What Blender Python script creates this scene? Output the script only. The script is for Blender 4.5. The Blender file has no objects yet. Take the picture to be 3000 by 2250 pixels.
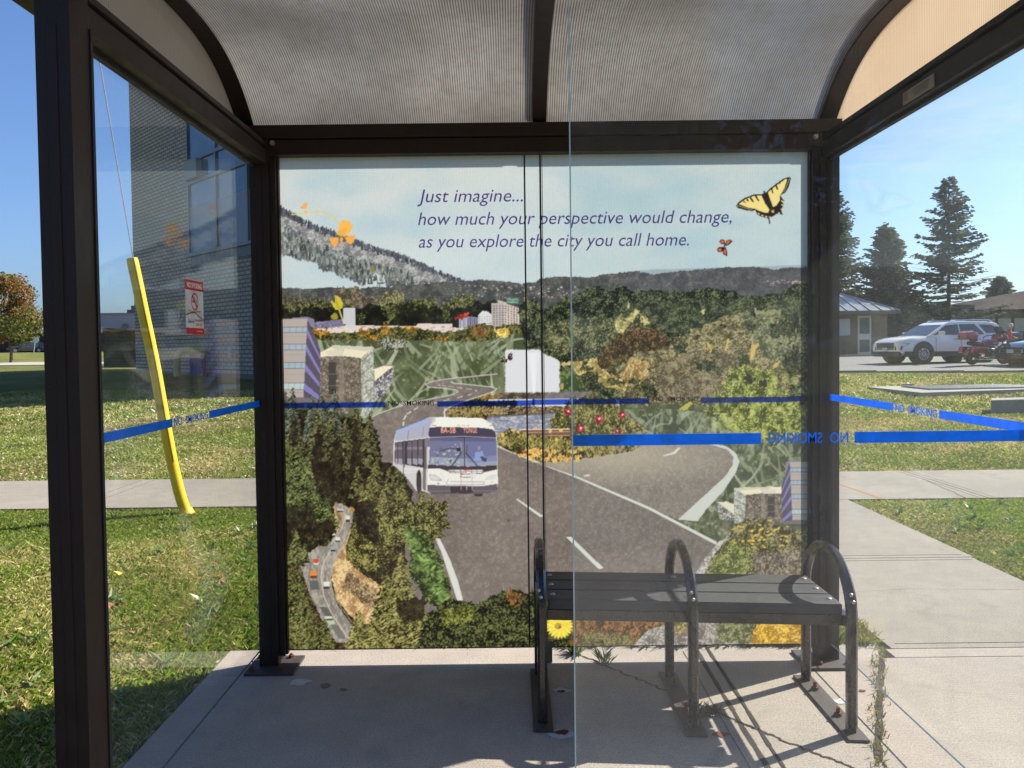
import bpy, bmesh, math, random
import numpy as np
from mathutils import Vector, Matrix, Quaternion

# ================================================================ camera, light, exposure
S = bpy.context.scene
COL = S.collection
F_PX, EYE, PITCH, ROLL, CPX, CPY = 2300., 1.38, math.radians(1.74), .0115, 1501., 1087.
cam_d = bpy.data.cameras.new('camera'); cam = bpy.data.objects.new('camera', cam_d); COL.objects.link(cam)
cam_d.sensor_width = 36; cam_d.lens = 36*F_PX/3000.
cam_d.shift_x = (1500-CPX)/3000.; cam_d.shift_y = -(1125-CPY)/3000.
cam_d.clip_start = .05; cam_d.clip_end = 3000
cam.location = (0, 0, EYE)
cam.rotation_euler = (Matrix.Rotation(math.pi/2-PITCH, 3, 'X') @ Matrix.Rotation(-ROLL, 3, 'Z')).to_euler()
S.camera = cam
SUN = Vector((1.10, .55, 1.0)).normalized()
EL = math.asin(SUN.z); AZ = math.atan2(SUN.x, SUN.y)
sun_d = bpy.data.lights.new('sun', 'SUN'); sun_d.energy = 5.0; sun_d.angle = math.radians(.5); sun_d.color = (1, .93, .82)
sun = bpy.data.objects.new('sun', sun_d); COL.objects.link(sun)
sun.rotation_euler = SUN.to_track_quat('Z', 'Y').to_euler(); sun.location = (20, 8, 20)
world = bpy.data.worlds.new('World'); S.world = world; world.use_nodes = True
wn = world.node_tree; wn.nodes.clear()
sky_n = wn.nodes.new('ShaderNodeTexSky'); sky_n.sky_type = 'NISHITA'; sky_n.sun_disc = False
sky_n.sun_elevation = EL; sky_n.sun_rotation = AZ; sky_n.air_density = 1.0; sky_n.dust_density = 1.6; sky_n.ozone_density = 1.6
bg = wn.nodes.new('ShaderNodeBackground'); bg.inputs[1].default_value = .06
wo = wn.nodes.new('ShaderNodeOutputWorld')
tint = wn.nodes.new('ShaderNodeMixRGB'); tint.blend_type = 'MULTIPLY'; tint.inputs[0].default_value = 1; tint.inputs[2].default_value = (.84, 1.08, 1.48, 1)
wtc = wn.nodes.new('ShaderNodeTexCoord'); wmp = wn.nodes.new('ShaderNodeMapping'); wmp.inputs['Scale'].default_value = (1.6, 1.6, 9); wmp.inputs['Rotation'].default_value = (.12, .1, .4)
wnz = wn.nodes.new('ShaderNodeTexNoise'); wnz.inputs['Scale'].default_value = 2.3; wnz.inputs['Detail'].default_value = 9; wnz.inputs['Roughness'].default_value = .62; wnz.inputs['Distortion'].default_value = .4
wrp = wn.nodes.new('ShaderNodeValToRGB'); wrp.color_ramp.elements[0].position = .50; wrp.color_ramp.elements[1].position = .80; wrp.color_ramp.elements[1].color = (.75, .75, .75, 1)
wmx = wn.nodes.new('ShaderNodeMixRGB'); wmx.inputs[2].default_value = (7.6, 7.8, 8.0, 1)
wn.links.new(sky_n.outputs[0], tint.inputs[1]); wn.links.new(wtc.outputs['Generated'], wmp.inputs[0]); wn.links.new(wmp.outputs[0], wnz.inputs['Vector']); wn.links.new(wnz.outputs[0], wrp.inputs[0]); wsx = wn.nodes.new('ShaderNodeSeparateXYZ'); wr2 = wn.nodes.new('ShaderNodeValToRGB'); wr2.color_ramp.elements[0].position = .1; wr2.color_ramp.elements[1].position = .4; wml = wn.nodes.new('ShaderNodeMath'); wml.operation = 'MULTIPLY'; wn.links.new(wtc.outputs['Generated'], wsx.inputs[0]); wn.links.new(wsx.outputs[0], wr2.inputs[0]); wn.links.new(wrp.outputs[0], wml.inputs[0]); wn.links.new(wr2.outputs[0], wml.inputs[1]); wn.links.new(wml.outputs[0], wmx.inputs[0]); wn.links.new(tint.outputs[0], wmx.inputs[1]); wn.links.new(wmx.outputs[0], bg.inputs[0]); wn.links.new(bg.outputs[0], wo.inputs[0])
vs = S.view_settings; vs.view_transform = 'Standard'; vs.look = 'None'; vs.gamma = 1; vs.exposure = 1.05
try: vs.use_curve_mapping = False
except Exception: pass
S.cycles.max_bounces = 10; S.cycles.transparent_max_bounces = 40; S.cycles.diffuse_bounces = 4; S.cycles.glossy_bounces = 4; S.cycles.transmission_bounces = 8
S.cycles.sample_clamp_indirect = 6; S.cycles.caustics_reflective = False; S.cycles.caustics_refractive = False
S.cycles.use_denoising = True

# ================================================================ helpers
def ray(px, py):
    fwd = Vector((0, math.cos(PITCH), -math.sin(PITCH))); up = Vector((0, math.sin(PITCH), math.cos(PITCH)))
    u, v = px-CPX, CPY-py; c, s = math.cos(ROLL), math.sin(ROLL)
    d = fwd*F_PX+Vector((1, 0, 0))*(u*c+v*s)+up*(-u*s+v*c)
    return d/d.y
def at(px, py, Y): return Vector((0, 0, EYE))+ray(px, py)*Y

def tag(o, label=None, cat=None, group=None, kind=None):
    if label: o['label'] = label
    if cat: o['category'] = cat
    if group: o['group'] = group
    if kind: o['kind'] = kind
    return o
def empty(name, loc, label, cat, group=None, rz=0):
    o = bpy.data.objects.new(name, None); COL.objects.link(o); o.location = loc; o.rotation_euler = (0, 0, rz); o.empty_display_size = .2
    return tag(o, label, cat, group)
def children(o): return [c for c in bpy.data.objects if c.parent == o]
def copy_tree(o, parent=None):
    c = o.copy(); COL.objects.link(c); c.parent = parent
    for ch in children(o): copy_tree(ch, c)
    return c

class MB:
    """collects simple solids and builds them as ONE mesh object"""
    def __init__(s): s.v = []; s.f = []; s.m = []
    def add(s, vs, fs, mi=0):
        b = len(s.v); s.v += [tuple(p) for p in vs]; s.f += [tuple(i+b for i in f) for f in fs]; s.m += [mi]*len(fs); return s
    def box(s, x0, x1, y0, y1, z0, z1, mi=0, M=None):
        p = [Vector(q) for q in ((x0,y0,z0),(x1,y0,z0),(x1,y1,z0),(x0,y1,z0),(x0,y0,z1),(x1,y0,z1),(x1,y1,z1),(x0,y1,z1))]
        if M is not None: p = [M @ q for q in p]
        return s.add(p, ((0,3,2,1),(4,5,6,7),(0,1,5,4),(1,2,6,5),(2,3,7,6),(3,0,4,7)), mi)
    def prism(s, pts, d, mi=0):
        """polygon of 3D points pushed along d"""
        n = len(pts); d = Vector(d); a = [Vector(p) for p in pts]; b = [p+d for p in a]
        return s.add(a+b, [tuple(range(n))[::-1], tuple(range(n, 2*n))]+[(i, (i+1) % n, n+(i+1) % n, n+i) for i in range(n)], mi)
    def tube(s, path, r, n=10, mi=0, cap=True, r2=None):
        P = [Vector(p) for p in path]; k = len(P); vs = []; fs = []; up = None
        for i, p in enumerate(P):
            t = (P[min(i+1, k-1)]-P[max(i-1, 0)]).normalized()
            if up is None:
                up = t.orthogonal().normalized()
            up = (up-t*up.dot(t)).normalized(); w = t.cross(up)
            rr = (r[i] if isinstance(r, (list, tuple)) else (r if r2 is None else r+(r2-r)*i/(k-1)))
            for j in range(n):
                a = 2*math.pi*j/n; vs.append(p+(up*math.cos(a)+w*math.sin(a))*rr)
        for i in range(k-1):
            for j in range(n): fs.append((i*n+j, i*n+(j+1) % n, (i+1)*n+(j+1) % n, (i+1)*n+j))
        if cap: fs += [tuple(range(n))[::-1], tuple(range((k-1)*n, k*n))]
        return s.add(vs, fs, mi)
    def bar(s, path, side, w, h, mi=0, rnd=.25):
        """rounded square bar swept along a path lying in the plane normal to side"""
        P = [Vector(p) for p in path]; k = len(P); side = Vector(side).normalized(); vs = []; fs = []
        q = rnd; sec = [(-1, -1+q), (-1, 1-q), (-1+q, 1), (1-q, 1), (1, 1-q), (1, -1+q), (1-q, -1), (-1+q, -1)]; n = 8
        for i, p in enumerate(P):
            t = (P[min(i+1, k-1)]-P[max(i-1, 0)]).normalized(); o = t.cross(side).normalized()
            for a, b in sec: vs.append(p+side*(a*w/2)+o*(b*h/2))
        for i in range(k-1):
            for j in range(n): fs.append((i*n+j, i*n+(j+1) % n, (i+1)*n+(j+1) % n, (i+1)*n+j))
        fs += [tuple(range(n))[::-1], tuple(range((k-1)*n, k*n))]
        return s.add(vs, fs, mi)
    def cyl(s, c, axis, r, h, n=16, mi=0, r2=None):
        c = Vector(c); a = Vector(axis).normalized(); return s.tube([c-a*h/2, c+a*h/2], r, n, mi, True, r2)
    def lathe(s, prof, c, axis, n=20, mi=0):
        """profile of (radius, height) turned about axis"""
        c = Vector(c); a = Vector(axis).normalized(); u = a.orthogonal().normalized(); w = a.cross(u); vs = []; fs = []; k = len(prof)
        for r, h in prof:
            for j in range(n):
                t = 2*math.pi*j/n; vs.append(c+a*h+(u*math.cos(t)+w*math.sin(t))*r)
        for i in range(k-1):
            for j in range(n): fs.append((i*n+j, i*n+(j+1) % n, (i+1)*n+(j+1) % n, (i+1)*n+j))
        fs += [tuple(range(n))[::-1], tuple(range((k-1)*n, k*n))]
        return s.add(vs, fs, mi)
    def build(s, name, mats, parent=None, bevel=0, smooth=False, M=None):
        me = bpy.data.meshes.new(name); me.from_pydata(s.v, [], s.f)
        for m in (mats if isinstance(mats, (list, tuple)) else [mats]): me.materials.append(m)
        me.polygons.foreach_set('material_index', s.m)
        bm = bmesh.new(); bm.from_mesh(me)
        bmesh.ops.recalc_face_normals(bm, faces=bm.faces)
        if bevel:
            es = [e for e in bm.edges if len(e.link_faces) == 2 and e.calc_face_angle(0) > .6]
            bmesh.ops.bevel(bm, geom=es, offset=bevel, segments=2, profile=.6, affect='EDGES', clamp_overlap=True)
        if M is not None: bm.transform(M)
        if smooth:
            for f in bm.faces: f.smooth = True
            for e in bm.edges:
                if len(e.link_faces) == 2 and e.calc_face_angle(0) > .7: e.smooth = False
        bm.to_mesh(me); bm.free()
        o = bpy.data.objects.new(name, me); COL.objects.link(o)
        if parent: o.parent = parent
        return o

def quads(name, V, mat, parent=None, col=None, n=4):
    """many separate small faces (n corners each) as one mesh; V is (k*n,3)"""
    V = np.asarray(V, np.float32); k = len(V)//n
    me = bpy.data.meshes.new(name); me.vertices.add(len(V)); me.vertices.foreach_set('co', V.ravel())
    me.loops.add(k*n); me.loops.foreach_set('vertex_index', np.arange(k*n, dtype=np.int32))
    me.polygons.add(k); me.polygons.foreach_set('loop_start', np.arange(0, k*n, n, dtype=np.int32)); me.polygons.foreach_set('loop_total', np.full(k, n, np.int32))
    if col is not None:
        a = me.color_attributes.new('tint', 'FLOAT_COLOR', 'POINT')
        c = np.ones((len(V), 4), np.float32); c[:, :3] = np.repeat(np.asarray(col, np.float32), n, 0) if len(col) == k else col
        a.data.foreach_set('color', c.ravel())
    me.materials.append(mat); me.update(calc_edges=True)
    o = bpy.data.objects.new(name, me); COL.objects.link(o)
    if parent: o.parent = parent
    return o

def text(name, body, mat, origin, xdir, ydir, size, width=None, parent=None, shear=0, depth=.0006, align='LEFT', bold=0, M_=Matrix.Identity(4)):
    cu = bpy.data.curves.new(name, 'FONT'); cu.body = body; cu.size = 1; cu.shear = shear; cu.extrude = 0; cu.offset = bold; cu.align_x = align; cu.resolution_u = 3
    t = bpy.data.objects.new(name, cu); COL.objects.link(t)
    dg = bpy.context.evaluated_depsgraph_get(); me = bpy.data.meshes.new_from_object(t.evaluated_get(dg))
    bpy.data.objects.remove(t); bpy.data.curves.remove(cu); me.name = name
    xs = [v.co.x for v in me.vertices]; w = max(xs)-min(xs); kx = size if width is None else width/w; x0 = min(xs) if align == 'LEFT' else 0
    X = Vector(xdir).normalized(); Y = Vector(ydir).normalized(); O = Vector(origin); Nn = X.cross(Y)
    bm = bmesh.new(); bm.from_mesh(me)
    r = bmesh.ops.extrude_face_region(bm, geom=list(bm.faces)); ex = {g for g in r['geom'] if isinstance(g, bmesh.types.BMVert)}
    for v in bm.verts:
        p = O+X*((v.co.x-x0)*kx)+Y*(v.co.y*size)+Nn*(depth if v in ex else 0)
        v.co = p
    bmesh.ops.recalc_face_normals(bm, faces=bm.faces)
    # one mesh for each word
    bm.verts.index_update(); seen = {}; isl = []
    for v0 in bm.verts:
        if v0 in seen: continue
        st_ = [v0]; seen[v0] = 1; g = []
        while st_:
            v = st_.pop(); g.append(v)
            for e in v.link_edges:
                w_ = e.other_vert(v)
                if w_ not in seen: seen[w_] = 1; st_.append(w_)
        q = [(v.co-O).dot(X) for v in g]; isl.append((min(q), max(q), g))
    isl.sort(key=lambda a: a[0]); words = []
    for lo, hi, g in isl:
        if words and lo-words[-1][0] < size*.16: words[-1][0] = max(words[-1][0], hi); words[-1][1] += g
        else: words.append([hi, list(g)])
    out = []
    for hi, g in words:
        ids = {v: k for k, v in enumerate(g)}; fs = [tuple(ids[v] for v in f.verts) for f in bm.faces if f.verts[0] in ids]
        m2 = bpy.data.meshes.new(name); m2.from_pydata([tuple(M_ @ v.co) for v in g], [], fs); m2.materials.append(mat)
        o = bpy.data.objects.new(name, m2); COL.objects.link(o); o.parent = parent; out.append(o)
    bm.free(); bpy.data.meshes.remove(me)
    return out

# ================================================================ materials
class NT:
    def __init__(s, name):
        s.m = bpy.data.materials.new(name); s.m.use_nodes = True; s.t = s.m.node_tree; s.t.nodes.clear(); s.out = s.n('OutputMaterial')
    def n(s, typ, **kw):
        nd = s.t.nodes.new('ShaderNode'+typ)
        for k, v in kw.items(): setattr(nd, k, v)
        return nd
    def set(s, nd, i, v):
        if hasattr(v, 'outputs'): v = v.outputs[0]
        if isinstance(v, bpy.types.NodeSocket): s.t.links.new(v, nd.inputs[i])
        elif isinstance(v, (tuple, list)) and len(v) == 3 and nd.inputs[i].type == 'RGBA': nd.inputs[i].default_value = (*v, 1)
        else: nd.inputs[i].default_value = v
    def coord(s, kind='Object', scale=None):
        tc = s.n('TexCoord'); o = tc.outputs[kind]
        if scale:
            mp = s.n('Mapping'); s.t.links.new(o, mp.inputs[0]); mp.inputs['Scale'].default_value = scale; o = mp.outputs[0]
        return o
    def noise(s, scale, detail=4, rough=.6, co=None, dist=0):
        nd = s.n('TexNoise'); s.set(nd, 'Vector', co if co is not None else s.coord()); nd.inputs['Scale'].default_value = scale; nd.inputs['Detail'].default_value = detail; nd.inputs['Roughness'].default_value = rough; nd.inputs['Distortion'].default_value = dist
        return nd.outputs[0]
    def ramp(s, fac, stops, interp='LINEAR'):
        r = s.n('ValToRGB'); s.set(r, 0, fac); e = r.color_ramp.elements; r.color_ramp.interpolation = interp
        while len(e) < len(stops): e.new(.5)
        for q, (p, c) in zip(e, stops):
            q.position = p; q.color = (*((c, c, c) if isinstance(c, (int, float)) else c), 1)
        return r.outputs[0]
    def mix(s, f, a, b, mode='MIX'):
        m = s.n('MixRGB', blend_type=mode); s.set(m, 0, f); s.set(m, 1, a); s.set(m, 2, b); return m.outputs[0]
    def math(s, op, a, b=0.):
        m = s.n('Math', operation=op); s.set(m, 0, a); s.set(m, 1, b); return m.outputs[0]
    def bump(s, h, strength=.3, dist=.01):
        b = s.n('Bump'); s.set(b, 'Height', h); b.inputs['Strength'].default_value = strength; b.inputs['Distance'].default_value = dist; return b.outputs[0]
    def pbr(s, col, rough=.5, metal=0., bump=None, spec=.5, coat=0.):
        p = s.n('BsdfPrincipled'); s.set(p, 'Base Color', col); s.set(p, 'Roughness', rough); s.set(p, 'Metallic', metal); p.inputs['Specular IOR Level'].default_value = spec
        if coat: p.inputs['Coat Weight'].default_value = coat; p.inputs['Coat Roughness'].default_value = .05
        if bump is not None: s.set(p, 'Normal', bump)
        return p.outputs[0]
    def shmix(s, f, a, b):
        m = s.n('MixShader'); s.set(m, 0, f); s.set(m, 1, a); s.set(m, 2, b); return m.outputs[0]
    def sh(s, typ, **kw):
        b = s.n('Bsdf'+typ)
        for k, v in kw.items(): s.set(b, k.replace('_', ' '), v)
        return b.outputs[0]
    def done(s, shader): s.t.links.new(shader, s.out.inputs[0]); return s.m

def simple(name, col, rough=.5, metal=0., var=.15, sc=8., bump=.0, spec=.5, coat=0.):
    t = NT(name); n = t.noise(sc, 4)
    c = t.mix(n, tuple(x*(1-var) for x in col), tuple(min(1, x*(1+var)) for x in col))
    return t.done(t.pbr(c, t.ramp(n, [(.3, max(.02, rough-.08)), (.7, min(1, rough+.08))]), metal, t.bump(n, bump, .01) if bump else None, spec, coat))

def m_bronze():
    t = NT('bronze_paint'); n = t.noise(14, 5); f = t.noise(420, 2); sp = t.noise(150, 3)
    c = t.mix(n, (.021, .0135, .0105), (.040, .027, .021)); c = t.mix(t.ramp(f, [(.62, 0), (.72, .35)]), c, (.04, .034, .03))
    dr = t.noise(9, 6, .7, t.coord('Object', (6, 6, .5))); c = t.mix(t.ramp(dr, [(.58, 0), (.75, .18)]), c, (.08, .065, .055))
    c = t.mix(t.ramp(sp, [(.735, 0), (.75, .5)]), c, (.3, .28, .25))
    return t.done(t.pbr(c, t.ramp(n, [(.3, .38), (.7, .55)]), 0, t.bump(f, .12, .001), .22))
def m_glass(name, dust=.03, tint=(.982, .992, .989), dustcol=(.75, .78, .8), f0=.024, f5=.9, speck=.10):
    t = NT(name); lw = t.n('LayerWeight'); lw.inputs[0].default_value = .5
    fr = t.math('ADD', t.math('MULTIPLY', t.math('POWER', lw.outputs['Facing'], 5.), f5), f0)
    co = t.coord('Object'); sp = t.noise(330, 2, .6, co); big = t.noise(2.2, 5, .6, co); sm = t.noise(9, 6, .72, t.coord('Object', (1, 1, .35)))
    d = t.math('ADD', t.math('MULTIPLY', t.ramp(big, [(.3, .35), (.7, 1.5)]), dust), t.math('MULTIPLY', t.ramp(sp, [(.645, 0), (.70, 1)]), t.math('MULTIPLY', t.ramp(sm, [(.47, 0), (.68, 1)]), speck)))
    ds = t.n('AddShader'); t.set(ds, 0, t.sh('Diffuse', Color=dustcol)); t.set(ds, 1, t.sh('Translucent', Color=dustcol))
    base = t.shmix(t.math('MULTIPLY', d, .5), t.sh('Transparent', Color=tint), ds.outputs[0])
    return t.done(t.shmix(fr, base, t.sh('Glossy', Color=(1, 1, 1), Roughness=.0)))
def m_poly():
    t = NT('bronze_polycarbonate'); co = t.coord('Object'); sx = t.n('SeparateXYZ'); t.set(sx, 0, co)
    w = t.math('SINE', t.math('MULTIPLY', sx.outputs[0], 2*math.pi/.0096)); rib = t.ramp(t.math('ADD', t.math('MULTIPLY', w, .5), .5), [(.1, 0), (.9, 1)])
    big = t.ramp(t.noise(1.7, 4, .5, t.coord('Object', (1, 1.6, 1))), [(.25, 0), (.75, 1)]); dirt = t.noise(30, 5, .7, co); st = t.noise(8, 4, .6, t.coord('Object', (3, .5, 1)))
    tone = t.mix(big, (.56, .54, .51), (.90, .88, .85)); tone = t.mix(t.ramp(dirt, [(.45, 0), (.8, .6)]), tone, (.46, .43, .40)); tone = t.mix(t.ramp(st, [(.5, 0), (.8, .4)]), tone, (.5, .46, .41))  # broad tone mottling stands in for soft reflections, put into the colour
    c = t.mix(rib, t.mix(1, tone, (.42, .42, .42), 'MULTIPLY'), tone)
    bp = t.bump(w, .5, .0018)
    tr_ = t.n('BsdfTranslucent'); t.set(tr_, 0, c); fw = t.n('BsdfRefraction'); t.set(fw, 0, c); fw.inputs['IOR'].default_value = 1.02; fw.inputs['Roughness'].default_value = .62; tl = t.n('MixShader'); t.set(tl, 0, .5); t.set(tl, 1, tr_.outputs[0]); t.set(tl, 2, fw.outputs[0]); df = t.n('BsdfDiffuse'); t.set(df, 0, t.mix(1, c, (.55, .55, .55), 'MULTIPLY'))
    a = t.shmix(.34, tl.outputs[0], df.outputs[0])
    a = t.shmix(.13, a, t.sh('Transparent', Color=(.9, .86, .80)))
    g = t.n('BsdfGlossy'); g.inputs['Roughness'].default_value = .16; t.set(g, 'Normal', bp)
    lw = t.n('LayerWeight'); lw.inputs[0].default_value = .5; fr = t.math('ADD', t.math('MULTIPLY', t.math('POWER', lw.outputs['Facing'], 4.), .5), .045)
    return t.done(t.shmix(fr, a, g.outputs[0]))
def m_gable():
    t = NT('gable_polycarbonate'); co = t.coord('Object'); sx = t.n('SeparateXYZ'); t.set(sx, 0, co)
    w = t.math('SINE', t.math('MULTIPLY', sx.outputs[1], 2*math.pi/.0108)); rib = t.ramp(t.math('ADD', t.math('MULTIPLY', w, .5), .5), [(.2, 0), (.8, 1)])
    big = t.noise(3, 5, .6, co); tone = t.mix(big, (.80, .66, .52), (.92, .82, .70)); c = t.mix(rib, t.mix(1, tone, (.82, .82, .82), 'MULTIPLY'), tone)
    a = t.shmix(.30, t.sh('Translucent', Color=c), t.sh('Diffuse', Color=c))
    return t.done(t.shmix(.06, a, t.sh('Glossy', Roughness=.25)))
def m_concrete(name, col=(.40, .36, .31), warm=(.44, .37, .30), broom=True):
    t = NT(name); co = t.coord('Object'); big = t.noise(.9, 5, .6, co); mid = t.noise(6, 5, .65, co); fine = t.noise(140, 3, .7, co); agg = t.noise(420, 2, .6, co)
    c = t.mix(big, col, warm); c = t.mix(t.ramp(mid, [(.35, .35), (.62, 0)]), c, tuple(x*.66 for x in col)); c = t.mix(t.ramp(fine, [(.32, .8), (.52, 0)]), c, tuple(x*.45 for x in col)); c = t.mix(t.ramp(fine, [(.58, 0), (.72, .6)]), c, (.62, .57, .50)); c = t.mix(t.ramp(agg, [(.30, .7), (.42, 0)]), c, tuple(x*.4 for x in col))
    blot = t.noise(3.1, 3, .5, co); c = t.mix(t.ramp(blot, [(.62, 0), (.72, .34)]), c, (.16, .13, .11)); b2 = t.noise(.55, 6, .7, co); c = t.mix(t.ramp(b2, [(.42, .30), (.60, 0)]), c, tuple(x*.5 for x in col)); gum = t.noise(17, 1, .4, co); c = t.mix(t.ramp(gum, [(.80, 0), (.815, .6)]), c, (.09, .08, .075))
    h = t.math('ADD', fine, t.math('MULTIPLY', agg, .6))
    if broom:
        br = t.noise(60, 3, .6, t.coord('Object', (.15, 3.2, 1))); c = t.mix(t.ramp(br, [(.4, .22), (.6, 0)]), c, tuple(x*.6 for x in col)); h = t.math('ADD', h, br)
    return t.done(t.pbr(c, .9, 0, t.bump(h, .7, .004), .25))
def m_grass():
    t = NT('grass_blades'); at_ = t.n('VertexColor'); at_.layer_name = 'tint'
    nv = t.n('CombineXYZ'); nv.inputs[2].default_value = 1; gm = t.n('NewGeometry'); vm = t.n('VectorMath', operation='ADD'); t.set(vm, 0, nv.outputs[0]); vs_ = t.n('VectorMath', operation='SCALE'); t.set(vs_, 0, gm.outputs['Normal']); vs_.inputs['Scale'].default_value = .5; t.set(vm, 1, vs_.outputs[0])
    a = t.shmix(.45, t.sh('Diffuse', Color=at_.outputs[0], Normal=vm.outputs[0]), t.sh('Translucent', Color=at_.outputs[0]))
    return t.done(t.shmix(.05, a, t.sh('Glossy', Roughness=.4)))
def m_lawn():
    t = NT('lawn_soil'); co = t.coord('Object'); a = t.noise(.35, 5, .6, co); b = t.noise(2.5, 6, .7, co); f = t.noise(38, 6, .75, co); s = t.noise(130, 4, .8, co)
    c = t.mix(t.ramp(a, [(.35, 0), (.65, 1)]), (.115, .16, .03), (.25, .235, .07)); c = t.mix(t.ramp(b, [(.48, 0), (.72, .75)]), c, (.30, .23, .11)); c = t.mix(t.ramp(f, [(.35, .75), (.55, 0)]), c, (.05, .075, .018)); c = t.mix(t.ramp(s, [(.55, 0), (.75, .6)]), c, (.26, .24, .10))
    return t.done(t.pbr(c, .95, 0, t.bump(t.math('ADD', f, s), .9, .06), .1))
def m_leaf(name, tr=.4):
    t = NT(name); at_ = t.n('VertexColor'); at_.layer_name = 'tint'
    return t.done(t.shmix(tr, t.pbr(at_.outputs[0], .6, 0, None, .3), t.sh('Translucent', Color=at_.outputs[0])))
def m_brick(name, col, col2, mortar, bw=.2, bh=.067, ms=.008, axis='X'):
    t = NT(name); co = t.coord('Object'); sx = t.n('SeparateXYZ'); t.set(sx, 0, co); cb = t.n('CombineXYZ'); t.set(cb, 0, sx.outputs[0]); t.set(cb, 1, sx.outputs[2])
    b = t.n('TexBrick'); t.set(b, 'Vector', cb); t.set(b, 'Color1', col); t.set(b, 'Color2', col2); t.set(b, 'Mortar', mortar); b.inputs['Scale'].default_value = 1; b.inputs['Brick Width'].default_value = bw; b.inputs['Row Height'].default_value = bh; b.inputs['Mortar Size'].default_value = ms; b.inputs['Bias'].default_value = -.1
    n = t.noise(1.4, 4, .6, co); f = t.noise(30, 4, .7, co); c = t.mix(t.ramp(n, [(.3, .4), (.7, 0)]), b.outputs[0], tuple(x*.6 for x in col)); c = t.mix(t.ramp(f, [(.4, .3), (.7, 0)]), c, tuple(x*.7 for x in col))
    return t.done(t.pbr(c, .9, 0, t.bump(b.outputs[1], -.5, .01), .2))
def m_window(name, col=(.02, .03, .04), rough=.04): 
    t = NT(name); n = t.noise(1.2, 3); return t.done(t.pbr(t.mix(n, col, tuple(x*1.8 for x in col)), rough, 0, None, .8))
def m_vinyl(name, col, tr=.45):
    t = NT(name); n = t.noise(25, 5, .7); c = t.mix(t.ramp(n, [(.3, 0), (.6, 1)]), tuple(x*.80 for x in col), col)
    return t.done(t.shmix(.04, t.shmix(tr, t.sh('Diffuse', Color=c), t.sh('Translucent', Color=c)), t.sh('Glossy', Roughness=.1)))
BRONZE = m_bronze(); POLY = m_poly(); GABLE = m_gable()
GLASS = m_glass('clear_glass', .008, speck=.05, f5=.62); GLASS_R = m_glass('side_glass', .012, f5=.45, f0=.015, speck=.12); GLASS_D = m_glass('dusty_glass', .021, f0=.016, f5=.6, speck=.34); EDGE = simple('green_glass_edge', (.035, .065, .06), .15, 0, .15, 20); EDGE_F = simple('bright_glass_edge', (.50, .70, .67), .15, 0, .1, 20)  # front edge gets a paler copy: polished highlight put into its colour
CONC = m_concrete('pad_concrete', (.43, .38, .325), (.50, .415, .335)); CONC2 = m_concrete('walk_concrete', (.34, .305, .25), (.38, .335, .27)); SOIL = simple('joint_soil', (.028, .023, .018), .95, 0, .4, 60)
BLUE = m_vinyl('blue_vinyl', (.03, .37, .98), .62); STEEL = simple('zinc_bolt', (.42, .40, .37), .4, .8, .2, 60); RUST = simple('rust', (.12, .035, .014), .9, 0, .5, 90, .3)
BLACKRUB = simple('black_rubber', (.012, .012, .013), .6, 0, .2, 20)
LEAF = m_leaf('leaves'); GRASS = m_grass(); BARK = simple('bark', (.10, .075, .055), .9, 0, .4, 9, .6)
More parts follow.
